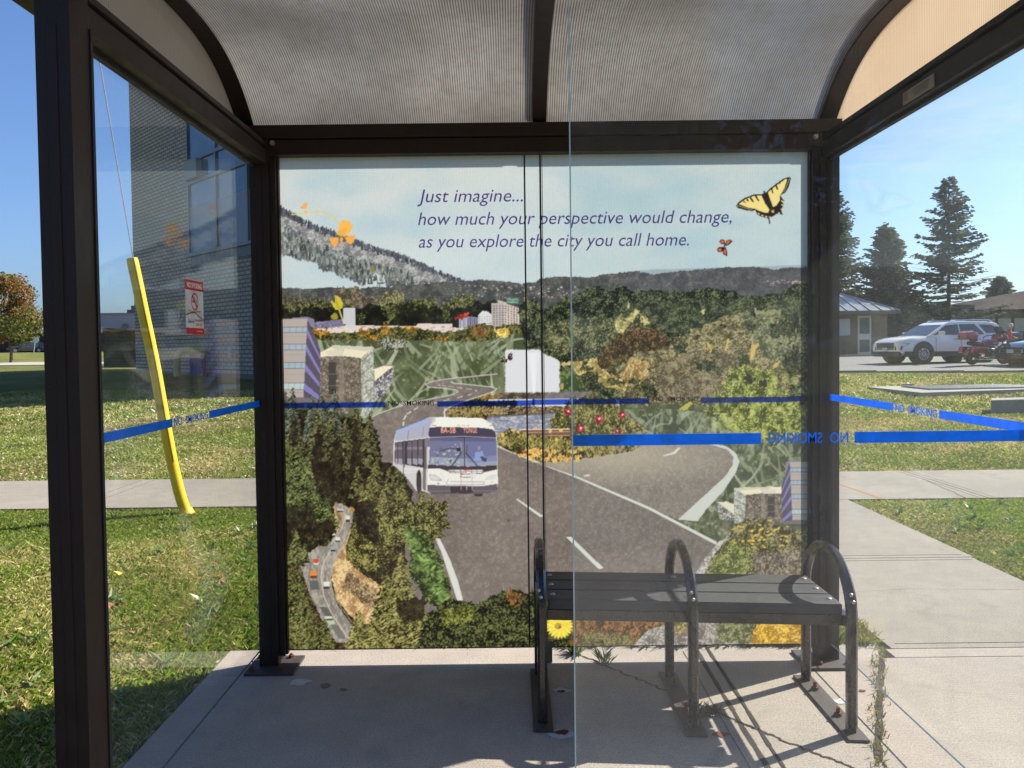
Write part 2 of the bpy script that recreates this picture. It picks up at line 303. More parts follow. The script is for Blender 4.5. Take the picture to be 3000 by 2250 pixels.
# ---------------------------------------------------------------- the printed mural: its picture is worked out here, cell by cell
class Print:
    """Colours of the printed film on a grid; coordinates are those of the picture on the film."""
    def __init__(s, W, H, TL, TR, BR, BL):
        s.W, s.H = W, H
        u, v = np.meshgrid((np.arange(W)+.5)/W, (np.arange(H)+.5)/H)
        TL, TR, BR, BL = [np.array(p, float) for p in (TL, TR, BR, BL)]
        s.X = (TL[0]*(1-u)+TR[0]*u)*(1-v)+(BL[0]*(1-u)+BR[0]*u)*v
        s.Y = (TL[1]*(1-u)+TR[1]*u)*(1-v)+(BL[1]*(1-u)+BR[1]*u)*v
        s.img = np.zeros((H, W, 3)); s.cache = {}
        s.st = (TR[0]-TL[0])/W
    def noise(s, sx, sy=None, seed=0):
        sy = sy or sx
        k = (sx, sy, seed)
        if k in s.cache: return s.cache[k]
        r = np.random.RandomState(seed+int(sx*13)+int(sy*101))
        x = (s.X-700)/sx; y = (s.Y-300)/sy
        g = r.rand(int(y.max())+4, int(x.max())+4)
        xi = x.astype(int); yi = y.astype(int); fx = x-xi; fy = y-yi
        fx = fx*fx*(3-2*fx); fy = fy*fy*(3-2*fy)
        n = (g[yi, xi]*(1-fx)+g[yi, xi+1]*fx)*(1-fy)+(g[yi+1, xi]*(1-fx)+g[yi+1, xi+1]*fx)*fy
        s.cache[k] = n
        return n
    def fbm(s, sc, seed=0, st=1.0):
        return (s.noise(sc, sc*st, seed)+.6*s.noise(sc*.5, sc*.5*st, seed+1)+.4*s.noise(sc*.25, sc*.25*st, seed+2))/2.0
    def box(s, x0, y0, x1, y1):
        W, H = s.W, s.H
        cols = np.where((s.X[0] <= x1) | (s.X[-1] <= x1))[0]; c1 = cols.max()+1 if len(cols) else 0
        cols = np.where((s.X[0] >= x0) | (s.X[-1] >= x0))[0]; c0 = cols.min() if len(cols) else W
        rows = np.where((s.Y[:, 0] <= y1) | (s.Y[:, -1] <= y1))[0]; r1 = rows.max()+1 if len(rows) else 0
        rows = np.where((s.Y[:, 0] >= y0) | (s.Y[:, -1] >= y0))[0]; r0 = rows.min() if len(rows) else H
        return slice(r0, max(r0, r1)), slice(c0, max(c0, c1))
    def poly(s, pts, jit=0, js=10, seed=0):
        p = np.array(pts, float); e = jit+3
        sl = s.box(p[:, 0].min()-e, p[:, 1].min()-e, p[:, 0].max()+e, p[:, 1].max()+e)
        x = s.X[sl]; y = s.Y[sl]
        if jit:
            seed = seed % 5; js = max(4, round(js)); x = x+(s.noise(js, js, seed+5)[sl]-.5)*2*jit+(s.noise(js*.4, js*.4, seed+7)[sl]-.5)*jit
            y = y+(s.noise(js, js, seed+6)[sl]-.5)*2*jit+(s.noise(js*.4, js*.4, seed+8)[sl]-.5)*jit
        m = np.zeros(x.shape, bool)
        for (xa, ya), (xb, yb) in zip(p, np.roll(p, -1, 0)):
            if ya == yb: continue
            m ^= ((ya > y) != (yb > y)) & (x < (xb-xa)*(y-ya)/(yb-ya)+xa)
        return sl, m
    def put(s, sm, col, a=1.0):
        sl, m = sm
        m = m*a
        if m.ndim == 2: m = m[..., None]
        if callable(col): c = col(sl)/255.
        else:
            c = np.asarray(col, float)/255.
            if c.ndim == 3: c = c[sl]
        s.img[sl] = s.img[sl]*(1-m)+c*m
    def fill(s, pts, col, jit=0, js=10, seed=0, a=1.0): s.put(s.poly(pts, jit, js, seed), col, a)
    def mult(s, sm, col):
        sl, m = sm
        c = np.asarray(col, float)/255.
        s.img[sl] = np.where(m[..., None], s.img[sl]*c, s.img[sl])
    def leaf(s, dark, mid, light, sc=8, seed=0, st=1.0, th=.56):
        """mottled foliage: dark hollows, mid masses, light leaf clusters"""
        seed = seed % 6; f = max(3.1, sc*.55); g = max(2.6, sc*.3)
        d, m, l = [np.array(q, float) for q in (dark, mid, light)]
        def colour(sl=(slice(None), slice(None))):
            def N(sx, sy, sd): return s.noise(sx, sy, sd)[sl]
            q = sc*3.2
            a = (N(q, q*st, seed)+.6*N(q*.5, q*.5*st, seed+1)+.4*N(q*.25, q*.25*st, seed+2))/2.0
            b = N(f, max(2.6, f*st), seed+11); c = N(g, max(2.2, g*st), seed+12)
            t = np.clip((a-.33)/.32, 0, 1)[..., None]
            col = d*(1-t)+m*t
            h = np.clip(((b*.6+c*.4)*.75+a*.35-th)/.12, 0, 1)[..., None]
            k = np.clip((.40-(b*.5+c*.5))/.1, 0, 1)[..., None]
            col = col*(1-h)+l*h
            return col*(1-k*.75)+d*k*.75
        return colour
    def line(s, pts, w, col, a=1.0, w2=None):
        pts = np.array(pts, float); w2 = w if w2 is None else w2; n = len(pts)-1
        e = max(w, w2)+3
        sl = s.box(pts[:, 0].min()-e, pts[:, 1].min()-e, pts[:, 0].max()+e, pts[:, 1].max()+e)
        x = s.X[sl]; y = s.Y[sl]; cov = np.zeros(x.shape)
        for i in range(n):
            (ax, ay), (bx, by) = pts[i], pts[i+1]
            dx, dy = bx-ax, by-ay; L = dx*dx+dy*dy+1e-9
            t = np.clip(((x-ax)*dx+(y-ay)*dy)/L, 0, 1)
            d = np.hypot(x-ax-t*dx, y-ay-t*dy)
            ww = w+(w2-w)*(i+t)/n
            cov = np.maximum(cov, np.clip((ww/2-d)/s.st+.5, 0, 1)*np.minimum(1, ww/s.st))
        s.put((sl, cov), col, a)
    def dab(s, x, y, rx, ry, col, ang=0, a=1.0, jit=0, seed=0):
        e = max(rx, ry)+3
        sl = s.box(x-e, y-e, x+e, y+e)
        dx = s.X[sl]-x; dy = s.Y[sl]-y; c, q = math.cos(ang), math.sin(ang)
        u = (dx*c+dy*q)/rx; v = (-dx*q+dy*c)/ry
        r = np.hypot(u, v)
        if jit: r = r*(1+(s.noise(6, 6, seed % 5)[sl]-.5)*jit)
        s.put((sl, np.clip((1-r)*min(rx, ry)/s.st+.5, 0, 1)), col, a)
    def conifer(s, x, top, base, hw, tex, lean=0, seed=0, jag=.32, k=.85, tips=None):
        sl = s.box(x-hw-6, top-2, x+hw+6, base+2)
        X = s.X[sl]; Y = s.Y[sl]
        t = np.clip((Y-top)/(base-top), 0, 1)
        nb = max(6, (base-top)/16.)
        saw = (t*nb+s.noise(9, 9, seed % 7)[sl]*1.2) % 1.0
        w = hw*t**k*(1-jag+jag*saw)+1.0+(s.noise(5, 5, seed % 7+3)[sl]-.5)*hw*.3
        m = (np.abs(X-x-lean*t) < w) & (Y > top) & (Y < base)
        s.put((sl, m), tex)
        if tips is not None and base-top > 26:
            r = random.Random(int(x*7+top)); y = top+5; n = 0
            while y < base-4:
                tt = (y-top)/(base-top); w = hw*tt**k
                for q in range(1+int(w/7)):
                    u = r.uniform(-1, 1)*w*.9; d = 1 if u > 0 else -1; L = r.uniform(4, 9)
                    f = r.uniform(.7, 1.15)*(1.05 if u < 0 else .85)
                    s.line([(x+lean*tt+u-d*L*.4, y), (x+lean*tt+u+d*L*.35, y+L*.45)], r.uniform(2.0, 3.4), [q_*f for q_ in tips], r.uniform(.55, .95))
                y += r.uniform(3.2, 5.5)
        return sl, m

def sign_text(P, body, x, y, x2, h, col):
    """words printed into the film: glyph triangles sampled 4 x 4 per cell"""
    cu = bpy.data.curves.new('g', 'FONT'); cu.body = body; cu.resolution_u = 2; cu.offset = .012
    t = bpy.data.objects.new('g', cu); COL.objects.link(t); dg = bpy.context.evaluated_depsgraph_get(); me = bpy.data.meshes.new_from_object(t.evaluated_get(dg)); bpy.data.objects.remove(t); bpy.data.curves.remove(cu)
    me.calc_loop_triangles(); V = np.array([v.co[:2] for v in me.vertices]); T = V[np.array([l.vertices[:] for l in me.loop_triangles])]; bpy.data.meshes.remove(me)
    lo, hi = V.min(0), V.max(0); kx = (x2-x)/(hi[0]-lo[0]); ky = h/(hi[1]-lo[1]); T = np.stack([x+(T[..., 0]-lo[0])*kx, y-(T[..., 1]-lo[1])*ky], -1)
    sl = P.box(x-2, y-h-2, x2+2, y+2); X = P.X[sl]; Y = P.Y[sl]; cov = np.zeros(X.shape); d = P.st/4
    for a in range(4):
        for b in range(4):
            xx = X+(a-1.5)*d; yy = Y+(b-1.5)*d; hit = np.zeros(X.shape, bool)
            for (p, q, r) in T:
                c1 = (q[0]-p[0])*(yy-p[1])-(q[1]-p[1])*(xx-p[0]); c2 = (r[0]-q[0])*(yy-q[1])-(r[1]-q[1])*(xx-q[0]); c3 = (p[0]-r[0])*(yy-r[1])-(p[1]-r[1])*(xx-r[0])
                hit |= ((c1 >= 0) & (c2 >= 0) & (c3 >= 0)) | ((c1 <= 0) & (c2 <= 0) & (c3 <= 0))
            cov += hit/16.
    P.put((sl, cov), col)

def paint_mural(W, H):
    P = Print(W, H, (805, 455), (2372, 443), (2374, 1887), (832, 1900))
    R = random.Random(7)
    def A(ox, oy, k, pts): return [(ox+x/k, oy+y/k) for x, y in pts]
    z1 = lambda *p: A(780, 430, 3.687, p)
    z2 = lambda *p: A(780, 780, 3.687, p)
    z3 = lambda *p: A(780, 1100, 3.687, p)
    z4 = lambda *p: A(780, 1480, 3.687, p)
    z5 = lambda *p: A(1300, 780, 3.687, p)
    z6 = lambda *p: A(1800, 720, 3.687, p)
    z7 = lambda *p: A(1300, 1130, 3.687, p)
    z8 = lambda *p: A(1800, 1070, 2.115, p)
    z9 = lambda *p: A(1800, 1400, 1.83, p)
    zb = lambda *p: A(1400, 1500, 2.2114, p)
    zbus = lambda *p: A(1100, 1180, 3.1725, p)
    # sky with the weave of the film
    sky = np.array([198, 204, 204.])*np.ones((H, W, 3))
    g = np.clip((P.X-1100)/1100, 0, 1)[..., None]; v = np.clip((P.Y-470)/330, 0, 1)[..., None]
    sky = sky*(1-.5*g)+np.array([176, 196, 202.])*.5*g
    sky = sky*(1-.28*v)+np.array([166, 196, 208.])*.28*v
    cl = np.clip((P.fbm(260, 3, .45)-.5)*1.7, -1, 1)[..., None]
    sky = sky+np.where(cl > 0, cl*np.array([12, 10, 8.]), -cl*np.array([-38, -16, -4.]))
    wv = (np.sin(P.X*2*math.pi/7.8)*.5)[..., None]+(P.noise(3.0, 3.0, 9)-.5)[..., None]*1.3
    sky = sky+wv*np.array([9, 5, 2.5])
    P.img[:] = sky/255.
    # snowy forested slope floating in the sky
    slope = z1((85,590),(180,645),(290,695),(400,760),(520,835),(640,880),(760,905),(960,975),(1100,1030),(1200,1070),(1350,1100),(1500,1150),(1650,1220),(1750,1260),(1860,1330),(2000,1365),(2100,1415),(2260,1440),(2260,1475),(1860,1450),(1300,1495),(1285,1370),(1190,1350),(1110,1370),(1060,1450),(980,1450),(900,1400),(840,1385),(790,1400),(740,1320),(620,1330),(580,1290),(560,1245),(420,1200),(230,1155),(85,1120))
    tx = P.leaf((78,84,90),(136,142,142),(182,186,180), 6, 20, 2.2, .60)
    P.fill(slope, tx, 3, 5, 1)
    snow = P.leaf((120,120,122),(178,178,176),(206,206,202), 5, 24, .6, .62)
    P.fill(z1((110,650),(330,735),(540,905),(720,940),(960,1010),(1180,1110),(1400,1190),(1640,1290),(1960,1430),(1500,1440),(1290,1270),(1040,1210),(860,1130),(640,1060),(420,930),(110,760)), snow, 5, 9, 2, .82)
    P.fill(z1((380,900),(640,1050),(760,1120),(1100,1230),(1040,1260),(700,1150),(380,960)), snow, 4, 8, 3, .8)
    for i in range(210):
        t = R.random(); x = 85+t*2050; yt = np.interp(x, [85,400,760,1200,1650,2000,2150],[590,760,905,1070,1220,1365,1430])
        h = R.uniform(18, 70)*(1-.5*t); (px, py), = z1((x, yt-h*.45+R.uniform(0, 40)))
        P.conifer(px, py, py+h/2.6, R.uniform(2.2, 4.5), (lambda q: (q, q+2, q+14))(R.randint(56,98)), 0, i, .4)
    for i in range(330):
        t = R.random(); x = 90+t*1500; y = R.uniform(0, 1); yt = np.interp(x, [90,600,1000,1300,1600],[820,1040,1200,1270,1350]); yb = np.interp(x, [90,560,740,980,1300,1600],[1110,1230,1310,1430,1440,1440])
        (px, py), = z1((x, yt+(yb-yt)*y-30)); b = R.randint(66, 164)
        P.conifer(px, py, py+R.uniform(12, 24), R.uniform(2.5, 5.), (b*.95, b*1.0, b*.98), 0, i, .4)
    P.fill(z1((1120,1290),(1160,1250),(1180,1320),(1140,1350)), (130,125,85), 2, 4)
    # long dark hill on the horizon
    hill = z2((100,205),(300,208),(460,220),(560,210),(760,205),(1000,215),(1150,200),(1330,200),(1500,180),(1700,170),(1920,150))+z5((180,150),(380,128),(540,135),(700,150),(850,170),(1000,155),(1050,110),(1200,100),(1460,100),(1640,105),(1700,80))+z6((0,285),(250,262),(420,300),(600,275),(900,245),(1200,230),(1400,222),(1600,228),(1720,255),(1850,232),(2130,228),(2130,700),(0,700))+[(1300,985),(800,985)]
    P.fill(hill, P.leaf((66,68,68),(92,93,90),(112,112,104), 7, 30, .8, .66), 2, 5, 4)
    rt = P.poly(z6((300,250),(2150,200),(2150,560),(0,560),(0,300))); P.put(rt, (96,92,108), .28)
    for i in range(95):
        x = R.uniform(1310, 1730); y = R.uniform(832, 868)+(x-1500)*.01
        P.dab(x, y, R.uniform(1.5, 4), R.uniform(1.2, 2.4), (205,200,190), 0, R.uniform(.35, .9))
    for i in range(40): P.dab(R.uniform(2250, 2360), R.uniform(818, 834), R.uniform(1.5, 4), 1.6, (200,185,180), 0, .6)
    # scratched patch on the film
    for i in range(70):
        cx, cy = R.uniform(1830, 2100), R.uniform(770, 850); a = R.uniform(-1.2, 1.2); L = R.uniform(10, 30)
        P.line([(cx-L*math.cos(a), cy-L*math.sin(a)), (cx, cy-3), (cx+L*math.cos(a), cy+L*math.sin(a))], 1.2, (175,190,196), .35)
    # water tower
    P.fill(z1((1200,1442),(1287,1442),(1275,1462),(1212,1462)), (105,110,118)); P.fill(z1((1222,1462),(1236,1462),(1236,1495),(1222,1495)), (110,114,122))
    # grey-brown trees, masts
    P.fill(z2((120,230),(240,300),(350,290),(470,330),(600,330),(620,400),(100,420)), P.leaf((60,58,48),(98,92,76),(128,120,100), 6, 40), 4, 7, 5)
    P.fill(z2((740,290),(770,190),(830,210),(900,230),(960,180),(1000,200),(1060,290),(1230,320),(1230,420),(740,430)), P.leaf((70,66,54),(112,104,86),(140,130,108), 5, 42), 5, 7, 6)
    P.fill(z2((1230,330),(1280,260),(1380,240),(1470,250),(1500,330),(1480,400),(1230,420)), P.leaf((66,70,44),(112,114,80),(158,152,114), 6, 44), 4, 7, 7)
    for x in (370,485,577,590,686): P.line(z2((x, 200 if x == 370 else 310), (x, 350)), 1.5, (170,165,155), .7)
    # dark tree belt
    belt = z2((120,400),(240,395),(360,370),(480,380),(600,350),(720,400),(900,395),(960,430),(1060,430),(1100,380),(1200,390),(1260,430),(1340,370),(1420,400),(1480,370),(1600,355),(1780,355),(1880,420),(1930,370),(1990,370),(2030,350),(2120,330),(2212,330))+z5((100,335),(200,330),(330,345),(440,380),(520,345),(590,350),(590,660),(0,660))+[(780,970)]
    P.fill(belt, P.leaf((24,25,22),(40,42,32),(66,70,46), 9, 46, 1., .70), 4, 9, 8)
    for (x, y, r) in ((300,410,60),(420,390,50),(580,385,60),(660,400,40),(880,410,50),(1290,420,40),(1350,430,60),(1450,390,40),(1620,370,60),(1760,370,60),(1950,420,55),(2080,365,60),(2190,365,50)):
        (px, py), = z2((x, y)); P.dab(px, py, r/3.7*1.25, r/3.7*.72, P.leaf((40,42,28),(88,94,54),(140,140,92), 5, 48), 0, .9, 1.2, 3)
    for (x, y, r) in ((1340,500,60),(1950,500,45),(1030,540,45)):
        (px, py), = z2((x, y)); P.dab(px, py, r/3.7*.8, r/3.7*1.4, P.leaf((46,50,30),(84,96,52),(132,140,84), 5, 50), 0, .9, 1.0, 4)
    (px, py), = z5((215,345)); P.dab(px, py, 34, 13, P.leaf((46,50,30),(100,106,60),(150,146,100), 5, 52), 0, .85, 1., 5)
    P.fill([(790,985),(2400,985),(2400,1300),(790,1300)], P.leaf((70,77,54),(108,115,84),(142,148,118), 24, 70, 1.0, .66))
    # hotel block, pale house and flats
    P.fill(z5((520,380),(590,380),(590,345),(680,372),(680,385),(815,430),(820,635),(520,640)), (196,184,172))
    P.fill(z5((520,380),(655,380),(655,640),(520,640)), (166,158,160), a=.7)
    for r in range(10):
        for c in range(9):
            x = 540+c*31; y = 405+r*24+max(0, c-4)*5
            P.fill(z5((x,y),(x+15,y),(x+15,y+12),(x,y+12)), (88,84,92), a=.85)
    for x in (580,605,640,690,740,790): P.line(z5((x, 300 if x < 660 else 380), (x, 385)), 1.6, (150,140,130), .8)
    P.fill(z5((683,322),(812,322),(812,382),(683,382)), (84,128,110)); P.fill(z5((688,327),(807,327),(807,331),(688,331)), (190,205,195), a=.6)
    for y, a, b in ((342,700,795),(356,738,762),(370,695,802)):
        for q in range(a, b, 13): P.fill(z5((q,y-4),(q+8,y-4),(q+8,y+3),(q,y+3)), (214,224,214), a=.85)
    P.fill(z5((375,505),(420,460),(470,462),(520,500),(522,615),(375,615)), (206,208,208))
    for c in range(5):
        for r in range(4): P.fill(z5((385+c*27,515+r*24),(397+c*27,515+r*24),(397+c*27,529+r*24),(385+c*27,529+r*24)), (150,152,164), a=.8)
    P.fill(z5((165,530),(270,520),(375,530),(375,640),(165,640)), (128,132,150))
    for c in range(9): P.fill(z5((172+c*23,535),(182+c*23,535),(182+c*23,640),(172+c*23,640)), (206,208,212) if c < 4 else (84,80,108), a=.75)
    P.dab(*z5((215,512))[0], 17, 8, P.leaf((110,30,20),(170,50,34),(200,84,56), 4, 54), -.3, 1, 1.2, 6)
    # long pale shop fronts
    P.fill(z2((500,640),(860,610),(1230,615),(1620,622),(1640,595),(2015,598),(2015,640),(2400,640),(2400,690),(500,695)), (212,198,190))
    for i in range(80):
        x = R.uniform(510, 2300); y = R.choice((626, 640, 655, 672)); c = R.choice(((190,150,146),(150,140,150),(228,220,212),(170,160,150),(120,104,120)))
        P.fill(z2((x,y),(x+R.uniform(8,40),y),(x+R.uniform(8,40),y+R.uniform(6,16)),(x,y+10)), c, a=.8)
    P.fill(z2((525,575),(640,565),(820,545),(845,600),(845,620),(660,640),(525,640)), (116,112,140))
    for i in range(46): x = R.uniform(530, 830); y = R.uniform(570, 625); P.fill(z2((x,y),(x+12,y),(x+12,y+8),(x,y+8)), R.choice(((70,64,100),(176,174,190),(150,146,170))), a=.8)
    P.fill(z2((836,427),(968,422),(970,640),(862,640),(862,600),(838,600)), (196,198,200))
    for r in range(9): P.line(z2((838, 446+r*19),(967, 442+r*19)), 1.3, (150,154,164), .8)
    # tulip
    yel = (196,182,66)
    P.line(z2((790,435),(815,510),(845,592)), 4.2, (206,196,120))
    P.fill(z2((752,285),(800,310),(832,370),(826,420),(800,446),(760,445),(728,415),(712,372),(694,352),(716,345),(742,380),(748,330)), yel, 1, 5)
    P.fill(z2((765,300),(780,380),(800,440),(775,430),(755,370)), (160,146,30), 1, 5, 0, .7)
    P.fill(z2((694,515),(738,474),(775,495),(782,545),(735,553)), (150,140,52), 1, 5)
    # hedge with autumn patches
    hedge = z2((500,650),(560,660),(660,680),(740,690),(900,690),(1010,680),(1240,640),(1420,630),(1600,650),(1780,670),(1900,690),(2080,670),(2140,650),(2212,665))+z5((200,640),(340,620),(460,600),(560,630),(740,600),(830,610),(900,680),(900,700),(640,740),(560,760),(380,790),(200,790),(0,780))+z2((1900,770),(1500,775),(1180,770),(900,760),(620,770),(500,740))
    P.fill(hedge, P.leaf((38,40,24),(76,80,44),(124,122,70), 5, 60), 4, 7, 9)
    for (x, y, rx, ry) in ((560,680,55,32),(640,690,40,30),(1080,690,70,30),(1290,655,70,35),(1580,650,60,20),(1160,740,60,25),(1880,770,60,20)):
        (px, py), = z2((x, y)); P.dab(px, py, rx/3.6, ry/3.2, P.leaf((104,76,26),(176,124,44),(214,160,70), 4, 62), 0, .85, 1.4, 7)
    (px, py), = z5((400,690)); P.dab(px, py, 28, 16, P.leaf((90,66,36),(140,98,52),(170,124,70), 4, 64), 0, .8, 1.2, 8)
    # giant grass blades behind the road
    field = [(930,985)]+z2((600,770),(1180,775),(1500,778),(1900,775))+z5((0,785),(380,795),(560,765),(640,745),(740,710),(830,700),(890,730),(880,860),(670,880),(668,1335),(600,1345),(450,1420),(0,1500))+[(1300,1250),(1080,1230),(930,1100)]
    P.fill(field, P.leaf((70,77,54),(108,115,84),(142,148,118), 24, 70, 1.0, .66))
    Rg = random.Random(3)
    def blades(n, x0, x1, y0, y1, clip, seed):
        save = P.img.copy(); rr = random.Random(seed)
        for i in range(n):
            x = rr.uniform(x0, x1); y = rr.uniform(y0, y1); a = rr.uniform(-2.7, -.4); L = rr.uniform(50, 150); b = rr.uniform(-.5, .5)
            p = [(x, y), (x+L*.5*math.cos(a), y+L*.5*math.sin(a)), (x+L*.5*math.cos(a)+L*.5*math.cos(a+b), y+L*.5*math.sin(a)+L*.5*math.sin(a+b))]
            k = rr.random(); c = (64+k*96, 78+k*88, 52+k*86) if rr.random() < .6 else (140+k*40, 154+k*32, 124+k*40)
            P.line(p, rr.uniform(5, 17), c, rr.uniform(.45, .9), 2)
        m = np.zeros((H, W), bool); sl, mm = P.poly(clip); m[sl] = mm
        P.img = np.where(m[..., None], P.img, save)
    blades(190, 930, 1500, 1000, 1260, field, 4)
    P.dab(*z2((1375,820))[0], 38, 20, P.leaf((60,62,50),(112,114,96),(176,176,160), 4, 72, .8, .52), .1, 1, .8, 2)
    P.dab(*z5((640,695))[0], 20, 15, P.leaf((170,140,50),(224,200,104),(240,224,150), 5, 74), -.3, 1, .9, 3)
    # wooded hillside on the right
    forest = z5((810,400),(900,340),(980,340),(1060,400),(1110,430),(1200,400),(1310,310),(1400,300),(1500,255),(1600,208),(1700,195),(1800,260),(1880,210))+z6((120,430),(200,480),(450,455),(600,495),(840,490),(850,455),(980,440),(1280,480),(1350,520),(1550,530),(1800,500),(1900,430),(2000,395),(2150,400),(2150,1700),(0,1640))+z5((1800,1420),(1600,1350),(1255,1330),(1255,1000),(1130,940),(1040,880),(890,870),(840,690))
    P.fill(forest, P.leaf((26,31,24),(64,74,54),(112,116,84), 5, 80, 1., .58), 4, 9, 10)
    P.fill(z6((0,620),(420,560),(900,560),(1350,560),(2100,560),(2100,900),(1300,760),(660,960),(0,900)), P.leaf((38,47,38),(80,90,66),(124,126,92), 5, 82, .8, .58), 8, 12, 11, .8)
    P.fill(z5((1080,640),(1300,560),(1500,520),(1800,540),(2150,480),(2150,720),(1900,760),(1680,900),(1200,940),(1060,780)), P.leaf((48,54,36),(100,104,72),(156,154,112), 5, 84, 1, .57), 8, 14, 12, .85)
    # dry hillside
    dry = z6((0,1300),(250,1120),(480,1100),(660,980),(880,890),(1280,720),(1500,690),(1760,700),(2050,990),(2050,1400),(1700,1700),(0,1700))
    P.fill(dry, P.leaf((74,70,48),(128,120,88),(170,160,122), 4.5, 86, .9, .58), 6, 12, 13)
    P.fill(z6((1280,720),(1760,700),(2060,980),(2060,1250),(1800,1300),(1500,1000)), P.leaf((70,78,56),(116,122,90),(160,160,124), 9, 87), 8, 14, 14, .8)
    P.fill(z6((500,1250),(900,1120),(1300,1150),(1500,1300),(1100,1620),(420,1640)), P.leaf((66,62,48),(120,110,88),(160,146,122), 5, 88), 8, 14, 15, .7)
    for (x, y, rx, ry) in ((1500,725,30,38),(1480,870,55,50),(1170,850,45,22),(900,970,30,24),(720,1090,60,70),(1000,1280,120,60),(1110,1320,60,40),(1420,1220,60,60),(380,1540,70,70),(1950,1260,120,180),(1740,950,60,40),(300,1260,24,32),(300,1375,16,30),(210,1450,40,22),(60,1450,60,40),(1850,880,140,90)):
        (px, py), = z6((x, y)); P.dab(px, py, rx/3.687, ry/3.687, P.leaf((26,30,24),(52,58,42),(92,98,68), 6, 90), 0, .9, 1.0, int(x))
    sand = P.leaf((120,98,60),(184,154,104),(208,182,134), 5, 92, 1.6, .58)
    P.fill(z6((70,1370),(200,1200),(340,1240),(340,1320),(280,1430),(230,1500),(150,1480)), sand, 4, 8, 16)
    P.fill(z5((1900,1180),(2040,960),(2120,1010),(2212,1010),(2212,1150),(2130,1270),(2000,1230)), sand, 4, 8, 17)
    for pts in (((1000,1030),(1030,1050),(1060,1120),(1040,1130)),((1220,980),(1245,1000),(1220,1110),(1195,1120)),((1490,1060),(1570,1030),(1530,1120),(1500,1220),(1460,1230)),((1720,1260),(1780,1230),(1760,1300),(1710,1320))):
        P.fill(z6(*pts), (206,178,104), 3, 6, 18, .9)
    clear = P.leaf((130,122,74),(190,180,120),(216,206,152), 5, 94, 1., .58)
    P.fill(z6((10,800),(60,750),(120,800),(230,670),(265,690),(200,800),(90,920),(20,920)), clear, 5, 7, 19)
    P.fill(z6((290,760),(330,735),(380,800),(340,870),(290,820)), clear, 5, 7, 20)
    P.fill(z6((940,690),(985,670),(960,740)), clear, 3, 6, 21); P.fill(z6((1490,650),(1550,690),(1800,685),(1780,720),(1560,730)), (150,150,110), 4, 6, 22, .8)
    P.fill(z6((150,595),(160,595),(165,660),(145,660)), (206,190,130))
    P.fill(z5((1210,1010),(1400,1010),(1640,975),(1690,1060),(1800,1140),(1990,1250),(1960,1320),(1760,1300),(1660,1200),(1560,1130),(1450,1200),(1390,1050),(1250,1050)), P.leaf((140,120,70),(190,170,112),(212,194,138), 7, 96), 4, 8, 23)
    for (x, y, rx, ry) in ((1540,1090,80,25),(1570,1190,130,70),(1530,1025,30,30),(1860,1235,80,35),(1700,1310,70,35),(1820,1330,70,30),(1310,1100,80,35),(1440,890,90,90),(2130,1300,90,60),(2060,1230,60,30)):
        (px, py), = z5((x, y)); P.dab(px, py, rx/3.687, ry/3.687, P.leaf((32,36,24),(66,72,46),(110,112,72), 5, 98), 0, .95, 1.0, int(x))
    P.fill(z5((1255,1110),(1380,1110),(1450,1200),(1560,1290),(1255,1330)), P.leaf((56,72,40),(84,104,58),(112,132,84), 14, 100))
    P.dab(*z5((1280,1275))[0], 5, 9, (176,160,96), .2, .9, .5)
    # rust brown bush
    P.fill(z5((1668,1010),(1700,880),(1800,800),(1900,720),(2050,665),(2212,655))+z6((480,890),(590,980),(610,1060),(400,1120),(200,1140),(120,1220),(10,1240))+z5((1800,1090),(1690,1090)), P.leaf((50,42,30),(86,71,46),(134,110,70), 4, 102, 1, .60), 4, 7, 24)
    for i in range(14): (px, py), = z6((R.uniform(200,420), R.uniform(870,960))); P.dab(px, py, 2, 1.6, (190,90,80), 0, .7)
    # fountain in front of white sky
    P.fill(z5((668,878),(890,878),(910,890),(960,872),(1000,880),(1040,880),(1070,920),(1100,930),(1130,945),(1180,965),(1255,1000),(1255,1340),(668,1340)), (207,209,214), 1.2, 4, 25)
    for a, w in ((-30,1),(-12,2),(0,3),(14,2),(32,1)): P.line(z5((978,1370),(975+a*.5,1180),(965+a*1.4,930)), 4+w, (226,227,230), .35, 12)
    # ground tone under the lower half
    P.fill([(1180,1200),(2400,1200),(2400,1700),(1180,1700)], P.leaf((76,80,62),(112,116,90),(144,148,120), 16, 115, 1., .64))
    P.fill([(790,1600),(2400,1600),(2400,1920),(790,1920)], P.leaf((60,56,40),(104,98,70),(150,142,110), 5, 117))
    # far shore, water, pavilion, rocks
    P.fill(z5((560,1360),(640,1335),(800,1345),(1000,1345),(1260,1345),(1560,1325),(1640,1350),(1640,1420),(430,1420)), P.leaf((66,58,48),(104,94,82),(132,118,100), 5, 104), 3, 6, 26)
    P.fill(z5((1100,1345),(1600,1330),(1640,1415),(1080,1415)), (128,122,126), 2, 5, 27, .7)
    P.fill(z5((380,1390),(460,1360),(560,1370),(620,1400),(560,1420),(300,1420)), P.leaf((90,74,36),(150,116,56),(180,140,76), 4, 105), 3, 5, 28)
    P.fill(z5((480,1412),(1900,1408),(1900,1500),(300,1520)), (206,209,214))
    P.fill(z5((920,1380),(1028,1380),(1005,1398),(940,1398)), (88,84,88)); P.fill(z5((962,1395),(988,1395),(988,1480),(962,1480)), (84,80,84))
    for x in range(830, 960, 16): P.line(z5((x,1462),(x,1492)), 1.2, (90,90,96), .8)
    P.line(z5((826,1462),(956,1462)), 1.2, (90,90,96)); P.fill(z5((820,1488),(1040,1488),(1040,1505),(820,1505)), (170,168,168))
